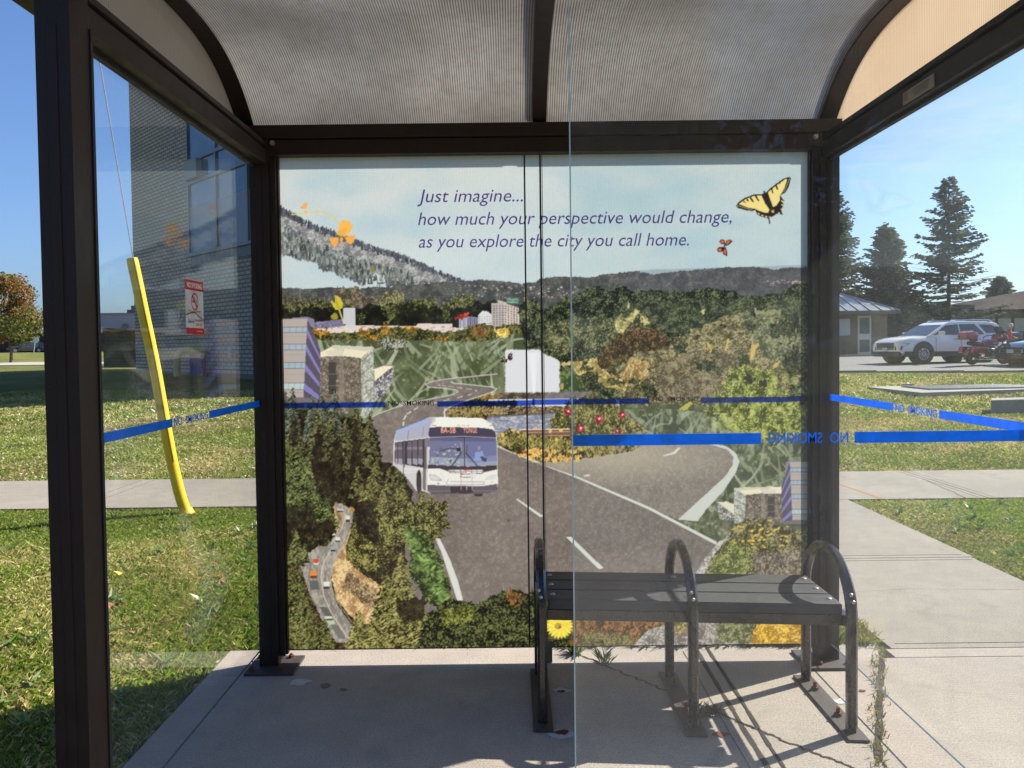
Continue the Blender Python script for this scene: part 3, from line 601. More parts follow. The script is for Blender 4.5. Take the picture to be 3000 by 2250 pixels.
    P.fill(z5((150,1470),(220,1420),(400,1412),(560,1440),(760,1425),(840,1450),(780,1490),(500,1500),(140,1500)), P.leaf((30,38,24),(56,66,40),(96,104,64), 5, 106), 5, 7, 29)
    P.fill(z5((0,1620),(20,1530),(110,1490),(500,1490),(840,1490),(1080,1495),(1320,1490),(1300,1545),(900,1570),(560,1590),(460,1640),(0,1650)), P.leaf((52,42,30),(120,104,70),(176,160,104), 5, 108, .7, .57), 3, 6, 30)
    for i in range(120):
        x = R.uniform(40, 1300); (px, py), = z5((x, 1500+R.uniform(8, 66)*(1 if x > 300 else 1.7))); k = R.uniform(.6, 1.1)
        P.dab(px, py, R.uniform(2.5, 6), R.uniform(1.6, 3), (172*k,150*k,124*k), R.uniform(-.3, .3), .8)
    for i in range(60):
        x = R.uniform(40, 420); (px, py), = z5((x, R.uniform(1495, 1620))); P.line([(px, py+5), (px+R.uniform(-4, 4), py-6)], 2, R.choice(((180,160,80),(150,140,60),(100,96,40))), .8)
    wat = z7((440,380),(480,310),(830,288),(1290,262),(1290,300),(1200,380),(1150,440),(820,470),(700,480),(580,505))
    P.fill(wat, P.leaf((120,124,140),(150,154,168),(182,184,192), 12, 110, .16, .60))
    P.fill(z7((480,300),(830,282),(1290,256),(1290,275),(830,300),(480,322)), (84,72,66), 2, 5, 0, .7)
    # main road
    road = [(1457,1088),(1300,1104),(1268,1110),(1246,1119),(1256,1127),(1300,1130),(1336,1135),(1343,1141),(1325,1150),(1225,1168),(1160,1186),(1110,1204),(1080,1220),(1075,1420),(1000,1500),(1100,1700),(1200,1800),(1360,1860),(1700,1860),(1900,1760),(2030,1690),(2120,1600),(2099,1589),(1900,1485),(1680,1388),(1571,1347),(1459,1301),(1380,1260),(1310,1230),(1300,1200),(1316,1187),(1354,1171),(1422,1149),(1452,1137),(1456,1133),(1440,1127),(1368,1119),(1325,1114),(1322,1110),(1345,1104),(1457,1091)]
    tar = P.leaf((112,103,98),(124,115,109),(138,129,122), 3.2, 112, 1., .66)()+((P.fbm(190, 5, .7)-.5)*22)[..., None]+((P.noise(2.6, 2.6, 4)-.5)*9)[..., None]
    P.fill(road, tar, 0)
    W1 = (206,207,200)
    P.line([(1457,1089),(1300,1104.5),(1268,1110.5),(1247,1118),(1256,1127),(1300,1130),(1336,1135),(1343,1141),(1325,1150),(1225,1168),(1160,1186),(1110,1204),(1090,1214)], 2.2, W1)
    P.line([(1322,1112),(1332,1116),(1368,1119),(1440,1127),(1456,1133),(1448,1140),(1422,1149),(1354,1171),(1316,1187),(1302,1200),(1303,1214)], 2.4, W1)
    P.line([(1305,1190),(1302,1202),(1305,1216)], 4, W1)
    P.line([(1343,1141),(1300,1132)], 1.2, W1)
    for p, w in ((((1284,1118),(1290,1124)),1.6),(((1294,1122),(1306,1124)),1.6),(((1316,1125),(1330,1127)),1.6),(((1340,1128),(1354,1130)),1.7),(((1366,1132),(1382,1134)),1.8),(((1392,1136),(1398,1139)),1.8),(((1372,1151),(1384,1147)),1.9),(((1340,1159),(1356,1154)),2),(((1300,1168),(1316,1163)),2.1),(((1262,1178),(1280,1172)),2.4),(((1214,1193),(1224,1187)),3.2),(((1194,1205),(1204,1199)),3.6),(((1184,1221),(1190,1211)),4.2),(((1182,1238),(1183,1230)),5)): P.line(p, w, W1, .95)
    P.line([(1459,1301),(1571,1347),(1680,1388)], 5, W1, 1, 6.5); P.line([(1680,1388),(1900,1484),(2097,1588)], 6.5, W1, 1, 9)
    P.fill(z7((783,1208),(806,1206),(1080,1393),(1045,1404)), W1); P.fill(zb((572,155),(605,152),(818,360),(785,364)), W1)
    P.fill(z4((1785,258),(1835,255),(1900,390),(1990,580),(2070,800),(2155,1115),(2090,1110),(2020,880),(1960,700),(1890,480)), W1)
    P.dab(1491, 1520, 4.5, 3.5, (88,80,76))
    # second road on the right
    road2 = [(1571,1350)]+z7((1180,800),(1500,765),(2050,680),(2140,610))+z8((170,470),(560,465),(700,500),(760,545),(772,590),(740,650),(640,760),(560,850),(500,952),(400,952),(150,840))+[(1690,1390)]
    t2 = P.leaf((120,113,106),(134,127,119),(148,140,131), 3.0, 114, 1., .64)()
    lt = np.clip(1.25-np.hypot((P.X-1800)/330, (P.Y-1330)/80), 0, 1)[..., None]
    P.fill(road2, t2*(1-lt*.75)+np.array([178,168,148.])*lt*.75+((P.noise(2.6, 2.6, 3)-.5)*12)[..., None], 0)
    P.fill(z8((560,463),(700,495),(755,535),(776,590),(760,650),(680,770),(540,930),(520,960),(395,950),(560,800),(690,680),(735,610),(740,560),(700,512),(560,472)), (196,198,192), .8, 4)
    P.fill(z8((400,500),(413,502),(380,540),(305,556),(300,550),(360,532)), W1); P.line(z8((340,466),(384,478)), 2.5, W1); P.fill(z7((1500,955),(1545,942),(1592,946),(1560,965)), W1)
    # giant grass on the right
    gr = z8((60,262),(380,262),(700,300),(900,380),(1180,470),(1215,470),(1215,700),(1030,952),(640,952),(560,900),(680,770),(760,650),(778,590),(760,540),(700,495),(560,463),(200,463),(160,380))
    P.fill(gr, P.leaf((70,76,58),(108,114,88),(144,150,122), 18, 116, 1., .64))
    blades(150, 1830, 2370, 1200, 1560, gr, 8)
    P.fill(z8((395,265),(470,215),(485,225),(450,268)), (176,172,84), 1, 5)
    # bush with red blooms, lily bed
    P.fill(z7((1150,370),(1220,270),(1300,180),(1400,130),(1500,100),(1600,70),(1850,130),(1950,300),(2200,440),(2100,490),(1400,500),(1170,440)), P.leaf((62,62,34),(116,112,66),(168,158,106), 4, 120, 1.3, .58), 5, 7, 31)
    for i in range(160):
        (px, py), = z7((R.uniform(1330, 1960), R.uniform(110, 470))); a = R.uniform(-2.2, -.9); L = R.uniform(6, 16)
        P.line([(px, py), (px+L*math.cos(a), py+L*math.sin(a))], 1.6, R.choice(((60,62,30),(170,160,104),(112,112,60),(36,40,24))), .8)
    for i in range(40):
        x = 1380+i*15; (px, py), = z7((x, 130+R.uniform(-25, 40))); P.dab(px, py, R.uniform(3, 6), 2, (26,34,30), R.uniform(-1, 1), .85)
    for (x, y, r) in ((1345,260,11),(1680,340,12),(1930,297,10.5),(1480,440,12),(1875,474,8)):
        (px, py), = z7((x, y)); P.dab(px, py, r*.86, r*1.08, P.leaf((120,24,40),(170,48,68),(194,84,96), 4, 122), 0, 1, .5, int(x)); P.dab(px+1, py-1, r*.27, r*.3, (236,212,196))
    bed = z7((570,510),(640,490),(720,430),(780,470),(830,450),(1360,445),(1390,490),(2130,595),(2145,620),(2050,680),(1900,710),(1700,740),(1500,770),(1200,805),(1080,800),(960,770),(800,720),(640,640),(575,600))
    P.fill(bed, P.leaf((52,48,26),(112,104,62),(168,154,98), 4.5, 124, 1.4, .58), 3, 6, 32)
    P.fill(z7((830,455),(1360,452),(1390,475),(1370,525),(1060,520),(850,485)), (118,86,70)); P.line(z7((830,452),(1360,447)), 3, (226,214,206)); P.line(z7((860,485),(1360,475)), 1.6, (220,200,190)); P.line(z7((1060,520),(1360,516)), 1.6, (220,200,190))
    for i in range(330):
        x = R.uniform(600, 1850); y = np.interp(x, [600,1000,1400,1850],[590,600,640,690]); (px, py), = z7((x, y+R.uniform(-50, 50))); a = R.uniform(-2.6, -.5); L = R.uniform(7, 20)
        P.line([(px, py), (px+L*math.cos(a), py+L*math.sin(a))], 1.8, R.choice(((188,174,112),(124,120,60),(70,66,30),(206,186,110),(150,140,80))), .85)
    for i in range(46):
        x = R.uniform(760, 1480); (px, py), = z7((x, np.interp(x, [760,1000,1200,1480],[690,730,740,730])+R.uniform(-70, 60)))
        for q in range(5):
            a = q*1.256+R.random(); P.dab(px+4*math.cos(a), py+2.6*math.sin(a), 3.4, 1.9, R.choice(((236,190,108),(226,168,84),(240,206,134))), a)
        P.dab(px, py, 1.6, 1.4, (150,90,40))
    for (x, y) in ((810,480),(755,460),(1000,440),(1155,470),(1265,465),(1220,565),(640,505)): P.dab(*z7((x, y))[0], 4.5, 5, (222,186,92), 0, 1, 1)
    P.dab(*z7((860,690))[0], 5, 5, (196,70,66), 0, .9, 1)
    for i in range(70): (px, py), = z7((R.uniform(1800, 1960), R.uniform(610, 690))); P.dab(px, py, 2.2, 1.5, (150,132,106), 0, .8)
    # fern
    fern = z6((1170,1480),(1200,1360),(1290,1290),(1560,1285),(1770,1380),(1780,1520),(1960,1600))+z8((1165,280),(1165,390),(1040,470),(950,480),(890,470),(700,400),(690,330),(580,300),(600,170),(680,150))
    P.fill(fern, P.leaf((66,72,34),(130,138,68),(182,186,108), 5, 130, 1., .58), 14, 13, 33)
    for i in range(60):
        x = R.uniform(2090, 2345); y = R.uniform(1080, 1270); a = R.uniform(.6, 2.4); L = R.uniform(14, 34)
        c = R.choice(((186,192,110),(150,160,80),(200,204,130),(88,98,46)))
        for q in range(6):
            t = q/6; px, py = x+L*t*math.cos(a), y+L*t*math.sin(a); w = (1-t)*9
            P.line([(px-w*math.sin(a)*.9+3*math.cos(a), py+w*math.cos(a)*.9+3*math.sin(a)), (px, py), (px+w*math.sin(a)*.9+3*math.cos(a), py-w*math.cos(a)*.9+3*math.sin(a))], 2, c, .75)
    P.dab(*z6((1460,1420))[0], 15, 9, (40,40,34), .3, .9, 1.2, 9); P.dab(*z6((1620,1480))[0], 9, 10, (44,42,34), .3, .9, 1.2, 9)
    # office block with purple side, brown block, pale ruin (left) and their mirrored twins (right)
    def office(M, k=1.0):
        P.fill(M((145,543),(450,540),(405,1410),(130,1410)), (172,162,156))
        P.fill(M((280,530),(440,516),(525,545),(525,650),(450,600),(450,540),(280,542)), (128,124,146))
        for a, b in ((628,685),(810,873),(1008,1074),(1230,1300)):
            l = 140; r0 = 450-(a-540)*.052; r1 = 450-(b-540)*.052
            P.fill(M((l,a),(r0,a),(r1,b),(l,b)), (158,172,184) if a < 1100 else (178,194,196))
            for q in range(1, 5):
                x = l+(r0-l)*q/4.25-25; P.line(M((x,a),(x-3,b)), 1.1, (88,92,100))
            P.line(M((l,a),(r0,a)), 1.4, (70,70,76)); P.line(M((l,b),(r1,b)), 1.4, (70,70,76))
        for y in (728,925,1135,1335): P.line(M((140,y),(450-(y-540)*.052,y)), 1.0, (128,120,116))
        P.fill(M((450,540),(590,880),(583,1360),(560,1410),(405,1390)), (88,80,96))
        for s_ in (((447,640),(590,955),(590,990),(442,702)),((435,812),(587,1100),(587,1142),(431,880)),((422,1016),(584,1235),(583,1278),(417,1084)),((410,1228),(578,1372),(560,1410),(407,1302))): P.fill(M(*s_), (126,124,180))
        P.fill(M((150,1385),(405,1385),(560,1410),(560,1440),(150,1440)), (112,106,112))
    def block(M):
        P.fill(M((590,940),(1032,950),(1038,1460),(820,1560),(700,1500),(583,1430)), P.leaf((92,84,74),(126,115,103),(156,146,134), 3, 140, 1., .62))
        P.fill(M((590,900),(740,824),(1165,845),(1028,965),(835,940),(592,948)), (224,215,188)); P.fill(M((700,850),(745,826),(1160,848),(1100,890),(850,862),(840,900)), (196,192,176)); P.fill(M((650,888),(830,868),(838,940),(660,930)), (206,200,182))
        P.fill(M((675,1005),(758,1005),(758,1350),(675,1350)), (70,66,62), 1, 4); P.line(M((675,1135),(758,1135)), 2, (120,112,104)); P.line(M((675,1260),(758,1260)), 2, (120,112,104))
        P.fill(M((790,960),(840,960),(840,1440),(790,1440)), (146,134,122), a=.5)
        P.fill(M((1028,965),(1165,848),(1165,1440),(1100,1600),(1038,1620)), P.leaf((140,142,132),(178,181,168),(200,202,190), 3, 142))
        for y in (1000,1140,1260,1380,1500): P.line(M((1034,y),(1165,y-110)), 1.6, (96,92,84))
    def ruin(M):
        P.fill(M((1168,1072),(1280,1035),(1382,1045),(1372,1200),(1300,1330),(1215,1420),(1168,1400)), P.leaf((92,88,92),(146,144,146),(196,194,196), 5, 144), 2, 5)
        P.fill(M((1168,1075),(1282,1040),(1378,1048),(1172,1215)), (226,219,192)); P.line(M((1170,1078),(1280,1042),(1376,1046)), 2, (126,112,96))
        for i in range(5): P.fill(M((1200+i*34,1190-i*26),(1216+i*34,1178-i*26),(1216+i*34,1220-i*26),(1200+i*34,1232-i*26)), (84,78,80))
    office(z2); block(z2); ruin(z2)
    def twin(*p): return [(1800+(1090-(x-450)*.37)/2.115 if x < 592 else 1800+(815-(x-1028)*.51)/2.115, (1070+(592+(y-540)*.43)/2.115) if x < 592 else 1070+(795+(y-960)*.36)/2.115) for x, y in p]
    office(twin); block(twin)
    P.fill(z8((640,845),(745,850),(745,952),(690,960),(640,900)), P.leaf((92,88,86),(140,138,134),(190,188,182), 4, 146), 2, 5); P.fill(z8((642,842),(700,838),(745,858),(745,920)), (216,210,188))
    # mountain road in the lower left
    P.fill(z4((100,-300),(1500,-300),(1500,1560),(100,1560)), P.leaf((40,34,24),(70,62,40),(112,104,64), 7, 150))
    sandc = P.leaf((158,126,84),(206,170,116),(224,198,150), 7, 152)
    P.fill(z4((720,-120),(960,-60),(940,100),(900,300),(860,480),(960,680),(1260,860),(1260,1260),(1000,1300),(760,1000),(690,700),(760,420)), sandc, 4, 9, 34)
    P.fill(z4((880,700),(1180,900),(1240,1150),(1040,1040),(830,860)), P.leaf((92,74,50),(150,128,96),(186,164,126), 4, 154), 5, 8, 35)
    mr = z4((740,-80),(860,-10),(930,50),(930,160),(880,330),(800,480),(730,620),(700,760),(710,900),(770,1060),(880,1230),(1000,1400),(1010,1480),(760,1480),(640,1320),(560,1130),(470,940),(380,680),(370,600),(450,500),(560,420),(660,420),(760,280),(830,130),(800,20),(730,-40))
    P.fill(mr, P.leaf((132,126,118),(152,146,137),(170,164,154), 8, 156, 2.2), 2, 6, 36)
    P.line(z4((700,470),(620,600),(590,750),(620,960),(700,1150),(830,1350),(900,1450)), 3, (206,196,168), .9); P.line(z4((840,60),(850,130),(800,260),(700,400)), 2.4, (200,190,164), .9)
    P.line(z4((880,250),(790,470),(710,650),(690,780),(720,930),(800,1080),(930,1260)), 2, (196,182,156), .8)
    P.fill(z4((470,795),(560,795),(575,895),(475,895)), (96,96,94)); P.fill(z4((570,1085),(660,1090),(720,1190),(640,1190)), (98,96,92)); P.fill(z4((690,1280),(780,1290),(860,1440),(780,1440)), (104,100,96), a=.8)
    P.line(z4((480,600),(460,750),(480,900)), 5, (104,98,92), .5); P.line(z4((640,700),(630,860),(700,1050),(830,1280)), 6, (112,106,98), .5); P.line(z4((760,40),(800,120),(760,210)), 8, (96,92,88), .7)
    def car(x, y, w, h, c, c2): (px, py), = z4((x, y)); q = 3.687; P.fill([(px-w/2/q,py-h/2/q),(px+w/2/q,py-h/2/q),(px+w/2/q,py+h/2/q),(px-w/2/q,py+h/2/q)], c, .8, 4); P.fill([(px-w/2/q,py+h*.2/q),(px+w/2/q,py+h*.2/q),(px+w/2/q,py+h*.55/q),(px-w/2/q,py+h*.55/q)], c2, .8, 4)
    for a in ((800,30,70,34,(190,190,190),(60,58,56)),(882,120,44,66,(214,206,196),(70,62,56)),(720,300,50,30,(206,204,196),(60,56,52)),(772,350,52,50,(216,214,202),(66,62,56)),(724,452,52,50,(150,160,166),(54,56,58)),(538,592,58,58,(206,72,48),(214,204,190)),(510,730,72,76,(222,130,60),(92,56,34)),(650,848,64,76,(214,220,208),(64,62,56))): car(*a)
    P.fill(z4((622,1190),(700,1188),(750,1270),(670,1285)), (176,188,160)); P.fill(z4((640,1215),(720,1215),(722,1232),(652,1236)), (76,78,70)); P.fill(z4((628,1192),(700,1190),(716,1212),(642,1214)), (206,212,190))
    # conifer forest on the left
    dk = P.leaf((30,25,20),(52,45,32),(96,92,56), 5, 160, 1., .70)
    md = P.leaf((28,26,18),(62,64,38),(128,128,80), 4.5, 162, .8, .62)
    gn = P.leaf((30,32,20),(76,82,46),(142,146,90), 4.5, 164, .8, .60)
    P.fill(z3((130,560),(180,330),(420,330),(560,400),(700,350),(820,420),(980,420),(1110,520),(1200,560),(1240,760),(1250,900),(1400,960),(1480,1060),(1570,1200),(1590,1340),(1500,1500),(900,1400),(740,1340),(700,1660),(130,1700)), dk, 6, 10, 37)
    def row(lst, tex, M, k=3.687, **kw):
        for (x, t, b, w) in lst:
            (px, pt), = M((x, t)); (_, pb), = M((x, b)); P.conifer(px, pt, pb, w/k, tex, seed=int(x), **kw)
    gy = P.leaf((34,38,32),(70,76,62),(128,134,112), 4, 166, .8, .62)
    row(((205,130,620,110),(285,100,640,120),(495,175,700,130),(605,155,720,120),(735,115,840,160)), gy, z3, tips=(134,140,116))
    row(((980,330,980,190),(1115,375,900,140),(860,440,1000,150),(700,380,900,150),(560,330,880,150),(330,420,900,150)), md, z3, tips=(132,128,84))
    for (x, t, b, w) in ((760,620,1300,150),(970,560,1250,130),(560,560,1150,120),(300,420,760,70),(960,460,700,60)):
        (px, pt), = z3((x, t)); (_, pb), = z3((x, b)); P.dab(px, (pt+pb)/2, w/3.687/2, (pb-pt)/2, dk, .03, .88, .9, int(x))
    row(((220,590,1250,130),(360,700,1400,180),(200,760,1500,170),(430,830,1350,150),(470,900,1360,110)), gn, z3, tips=(126,142,84))
    row(((985,940,1300,110),(1190,840,1500,190),(1420,945,1500,200),(1330,960,1480,150)), md, z3, tips=(146,138,84))
    row(((1040,1190,1660,130),(1110,1060,1700,160),(1260,1180,1760,170),(1420,1200,1760,150),(1470,1140,1560,100),(1690,1230,1780,170),(1780,1250,1740,160),(1880,1380,1640,150),(1560,1330,1800,170)), P.leaf((36,34,20),(80,82,46),(148,146,90), 4.5, 168, .9, .60), z3, tips=(166,156,94))
    P.fill(z3((1000,1350),(1180,1330),(1180,1700),(980,1700)), dk, 8, 12, 38, .8)
    row(((560,1230,1600,160),(650,1290,1640,150),(330,1230,1560,190)), gn, z3, tips=(120,140,78))
    P.fill(z3((175,1380),(500,1380),(540,1500),(520,1700),(175,1700)), dk, 10, 14, 39, .85)
    P.fill(z4((130,150),(740,150),(720,300),(640,400),(540,420),(450,480),(370,580),(360,640),(130,560)), dk, 6, 10, 40)
    row(((320,240,640,130),(230,470,900,130),(420,380,600,60)), gn, z4, tips=(140,138,84))
    row(((250,560,1560,230),(360,740,1560,170),(430,960,1560,180),(630,1220,1560,130),(180,900,1560,160)), P.leaf((32,34,18),(72,78,42),(138,140,84), 5, 170, .9, .60), z4, tips=(150,146,86))
    P.fill(z4((870,480),(900,340),(1000,280),(1120,380),(1220,480),(1200,560),(1380,560),(1380,640),(1200,740),(1000,680),(880,560)), P.leaf((42,40,22),(96,96,52),(160,152,90), 4.5, 172), 5, 8, 41)
    P.fill(z4((960,0),(1180,60),(1240,420),(1000,280),(950,180)), dk, 6, 10, 42, .85); P.fill(z4((960,640),(1180,700),(1400,560),(1420,900),(1240,860)), dk, 6, 10, 43, .8)
    P.fill(z4((1180,0),(1960,-60),(1990,0),(1890,120),(1940,180),(1880,250),(1740,250),(1500,300),(1300,520),(1240,300)), P.leaf((40,38,22),(92,94,54),(154,150,92), 4.5, 174), 6, 9, 44)
    row(((1460,480,1300,260),(1300,700,1450,250),(1420,860,1560,250),(1560,900,1560,190),(1000,1130,1560,170),(1180,1180,1560,190),(1680,1080,1560,220),(1850,1120,1560,160)), P.leaf((40,38,20),(98,99,56),(164,160,98), 5, 176, .9, .60), z4, tips=(180,170,104))
    P.fill(z4((1400,1020),(1720,980),(1700,1220),(1450,1300)), dk, 8, 12, 45, .75)
    # big leaved green plant
    P.fill(z4((1490,270),(1650,240),(1760,300),(1800,440),(1900,560),(1910,700),(1980,800),(1990,960),(2020,1080),(1960,1160),(1760,1060),(1640,900),(1560,740),(1560,440)), P.leaf((40,46,26),(88,106,56),(136,152,92), 9, 178, .8, .60), 6, 10, 46)
    for i in range(95):
        t = R.random(); x = 1560+t*390+R.uniform(-90, 60); y = 270+t*800+R.uniform(-90, 90); (px, py), = z4((x, y)); k = R.uniform(.6, 1.55)
        P.dab(px, py, R.uniform(6, 13), R.uniform(2.6, 5), (98*k,122*k,66*k), R.uniform(-1.2, .9), .9)
    # dark shrub in the middle, flowers and rocks under the bench
    P.fill(zb((-330,660),(-180,560),(0,590),(60,560),(160,510),(250,495),(330,530),(345,500),(380,500),(640,600),(640,880),(-400,880)), P.leaf((26,28,20),(56,62,38),(110,114,66), 5, 180), 5, 9, 47)
    P.dab(*zb((230,545))[0], 22, 20, P.leaf((96,66,34),(150,100,54),(200,140,80), 4, 182), .3, .7, 1.5, 4)
    P.fill(z4((1900,1130),(2100,1090),(2260,1110),(2260,1250),(1900,1300)), P.leaf((46,56,22),(104,116,46),(168,166,84), 4.5, 184), 5, 8, 48, .85)
    P.fill(zb((600,600),(1160,560),(1200,640),(1300,660),(1200,720),(1020,860),(600,880)), P.leaf((64,50,28),(112,84,46),(164,116,66), 4.5, 186), 5, 9, 49)
    P.dab(*zb((1080,680))[0], 46, 24, P.leaf((120,76,36),(176,112,54),(206,146,82), 4, 188), .2, .7, 1.5, 5); P.fill(zb((700,780),(1000,800),(1010,880),(640,880)), P.leaf((66,66,34),(110,108,62),(150,144,92), 4.5, 190), 5, 8, 50, .8)
    stone = P.leaf((106,100,92),(150,144,136),(184,178,170), 9, 192)
    P.fill(zb((1000,880),(1110,760),(1200,740),(1500,640),(1560,560),(2200,560),(2200,880)), stone, 2, 8, 51)
    P.fill(z9((430,520),(480,440),(560,340),(640,280),(640,340),(560,560),(430,640)), P.leaf((128,124,116),(172,168,160),(204,202,194), 6, 194), 2, 7, 52)
    P.fill(z9((480,530),(540,400),(600,330),(650,250),(720,205),(800,215),(870,250),(930,270),(1060,290),(1060,620),(480,600)), P.leaf((62,58,38),(112,110,70),(160,152,110), 4, 196), 5, 8, 53)
    P.fill(z9((500,520),(560,400),(640,330),(730,380),(740,470),(640,560)), P.leaf((66,74,32),(122,134,66),(170,176,110), 4, 198), 6, 8, 54, .85)
    P.fill(z9((750,400),(840,400),(1040,380),(1060,560),(780,560)), P.leaf((64,54,48),(118,106,96),(170,158,146), 4, 200), 6, 8, 55, .7)
    for i in range(40): (px, py), = z9((R.uniform(640, 930), R.uniform(215, 370))); P.dab(px, py, R.uniform(3, 7), 2.4, (222,192,70), R.uniform(-.5, .5), .95)
    for i in range(30): P.line([(x0 := 2210+R.uniform(0, 120), y0 := 1620+R.uniform(0, 70)), (x0+R.uniform(-12, 12), y0+R.uniform(8, 22))], 1.5, (190,182,170), .7)
    P.dab(2148, 1687, 10, 9, (210,190,130)); [P.line([(2138+q*5, 1682), (2142+q*5, 1694)], 1.8, (40,34,28)) for q in range(5)]
    P.fill(zb((1200,820),(1240,700),(1300,640),(1440,640),(1370,760),(1300,800)), P.leaf((84,84,44),(136,130,78),(180,170,116), 4, 202), 4, 7, 56)
    for i in range(22): (px, py), = zb((R.uniform(1240, 1380), R.uniform(650, 830))); P.dab(px, py, 3, 2.6, (186,80,70), 0, .85)
    P.fill(z9((540,730),(800,700),(840,760),(780,890),(560,890)), P.leaf((66,68,42),(112,116,74),(156,154,108), 4, 204), 6, 9, 57, .9)
    gold = P.leaf((150,110,26),(212,166,50),(234,200,90), 5, 206)
    P.fill(z9((740,870),(760,800),(820,750),(900,760),(1000,740),(1060,760),(1060,900),(740,900)), gold, 8, 8, 58)
    for i in range(24):
        a = i*math.pi/12+.1; P.dab(1640+19*math.cos(a), 1832+19*math.sin(a), 22, 5.5, (226,206,70) if i % 2 else (238,222,100), a)
    P.dab(1636, 1834, 10, 9, P.leaf((120,92,40),(176,146,70),(206,180,100), 3, 208))
    # the bus
    B = zbus
    P.fill(B((165,560),(170,330),(195,240),(330,190),(500,112),(600,110),(990,120),(1080,170),(1115,230),(1135,300),(1135,600),(1145,720),(1130,800),(1000,830),(530,830),(440,800),(380,800),(330,720),(270,650),(200,580)), (196,194,194))
    P.fill(B((180,330),(195,235),(320,195),(500,115),(540,120),(505,205),(490,300),(300,330)), (166,166,184)); P.fill(B((200,235),(340,175),(490,120),(480,160),(300,225),(190,285)), (150,172,220), a=.75)
    P.line(B((185,338),(490,300)), 2.2, (206,206,208)); P.line(B((310,232),(300,325)), 1.6, (110,108,120)); P.line(B((450,200),(440,290)), 1.6, (120,118,130))
    P.fill(B((182,345),(480,308),(485,600),(440,582),(180,535)), (64,58,66))
    for a, b in ((186,208),(212,252),(298,338),(346,392),(400,440)):
        P.fill(B((a,350-(a-186)*.12),(b,350-(b-186)*.12),(b,560),(a,545)), (104,94,104)); P.fill(B((a,495),(b,500),(b,560),(a,545)), (150,148,158))
        P.fill(B((a,390),(b,386),(b,410),(a,414)), (150,140,148), a=.6)
    P.line(B((270,335),(265,650)), 4.5, (96,92,98)); P.line(B((465,390),(460,790)), 5, (110,98,92)); P.line(B((480,390),(476,790)), 2, (190,184,180)); P.line(B((452,390),(446,780)), 2, (54,50,54))
    P.fill(B((455,310),(495,300),(512,330),(508,385),(460,388)), (120,116,124)); P.fill(B((265,580),(440,582),(440,620),(268,640)), (206,204,204)); P.line(B((270,610),(440,620)), 2, (196,178,180), .6)
    P.dab(*B((406,715))[0], 7.5, 34, (52,46,46)); P.dab(*B((410,730))[0], 5, 24, (84,78,76)); P.fill(B((380,640),(395,610),(412,602),(430,640),(428,800),(400,800)), (58,52,52), a=.6)
    P.fill(B((505,208),(580,202),(1000,212),(1085,226),(1118,250),(1122,308),(500,300),(495,260)), (70,64,82)); P.fill(B((510,300),(1125,308),(1132,560),(870,572),(500,555)), (112,114,142))
    P.fill(B((510,300),(1125,308),(1126,345),(508,330)), (88,88,122), a=.8); P.fill(B((520,480),(830,500),(1000,480),(1125,470),(1130,560),(870,570),(505,552)), (170,182,196), a=.55)
    P.fill(B((850,340),(1110,340),(1125,520),(860,540)), (104,108,156), a=.45)
    for i in range(46): x = R.uniform(530, 780); y = R.uniform(350, 545); (px, py), = B((x, y)); P.dab(px, py, R.uniform(1, 4), R.uniform(1, 4), R.choice(((170,176,190),(70,72,86),(196,196,180),(150,156,176),(206,200,120))), 0, .7)
    P.dab(*B((965,400))[0], 4, 6, (150,140,150)); P.fill(B((930,440),(1000,430),(1030,520),(920,520)), (136,150,200), 2, 5); P.fill(B((975,480),(1040,490),(1030,530),(990,525)), (70,74,96), 2, 5)
    P.line(B((832,302),(832,572)), 2.6, (40,38,46)); P.line(B((838,302),(838,572)), 1.4, (190,190,200), .7); P.line(B((600,425),(700,402),(790,410)), 1.8, (44,42,50)); P.fill(B((752,394),(796,394),(792,428),(758,428)), (52,50,60))
    P.line(B((700,580),(760,500),(805,432)), 2.6, (46,44,52)); P.line(B((975,598),(900,510),(845,450)), 2.6, (46,44,52)); P.line(B((845,450),(855,370)), 1.6, (46,44,52)); P.line(B((805,432),(795,350)), 1.6, (180,180,186))
    P.fill(B((490,555),(860,574),(1132,562),(1134,600),(1000,628),(700,625),(600,590),(488,590)), (66,60,66))
    P.fill(B((486,590),(600,592),(700,628),(1000,632),(1136,600),(1136,730),(1000,755),(700,750),(486,742)), (222,221,215)); P.line(B((500,300),(820,290),(1125,306)), 2, (176,176,180))
    P.fill(B((505,205),(560,150),(560,115),(620,110),(990,122),(1080,170),(1110,228),(1085,226),(1000,212),(580,202)), (226,227,219)); P.fill(B((990,122),(1020,150),(1055,150),(1055,165),(1080,172),(1040,170)), (206,206,204))
    for a in ((530,565),(765,790),(805,835),(845,875),(1062,1088)): P.fill(B((a[0],184),(a[1],186),(a[1],196),(a[0],194)), (222,146,110))
    P.fill(B((486,742),(700,752),(1000,756),(1136,736),(1130,805),(1000,828),(530,832),(484,800)), (96,88,96)); P.line(B((490,800),(1130,800)), 2, (140,132,140), .7); P.fill(B((700,760),(900,760),(905,820),(700,820)), (62,56,60), 2, 5); P.fill(B((915,828),(1005,828),(985,852),(930,852)), (60,52,52))
    P.fill(B((500,642),(560,650),(620,690),(622,708),(540,704),(508,690)), (176,172,172)); P.fill(B((508,650),(555,656),(608,692),(545,698),(512,684)), (204,202,200)); P.fill(B((1022,695),(1060,660),(1122,650),(1124,690),(1060,702)), (206,206,204)); P.line(B((1022,697),(1060,662),(1122,650)), 1, (150,150,152))
    P.dab(*B((586,732))[0], 3, 3, (150,146,140)); P.fill(B((1070,714),(1096,714),(1096,724),(1070,724)), (214,150,110)); P.line(B((610,625),(650,720)), 1, (170,168,168)); P.line(B((640,755),(640,820)), 1, (70,64,70))
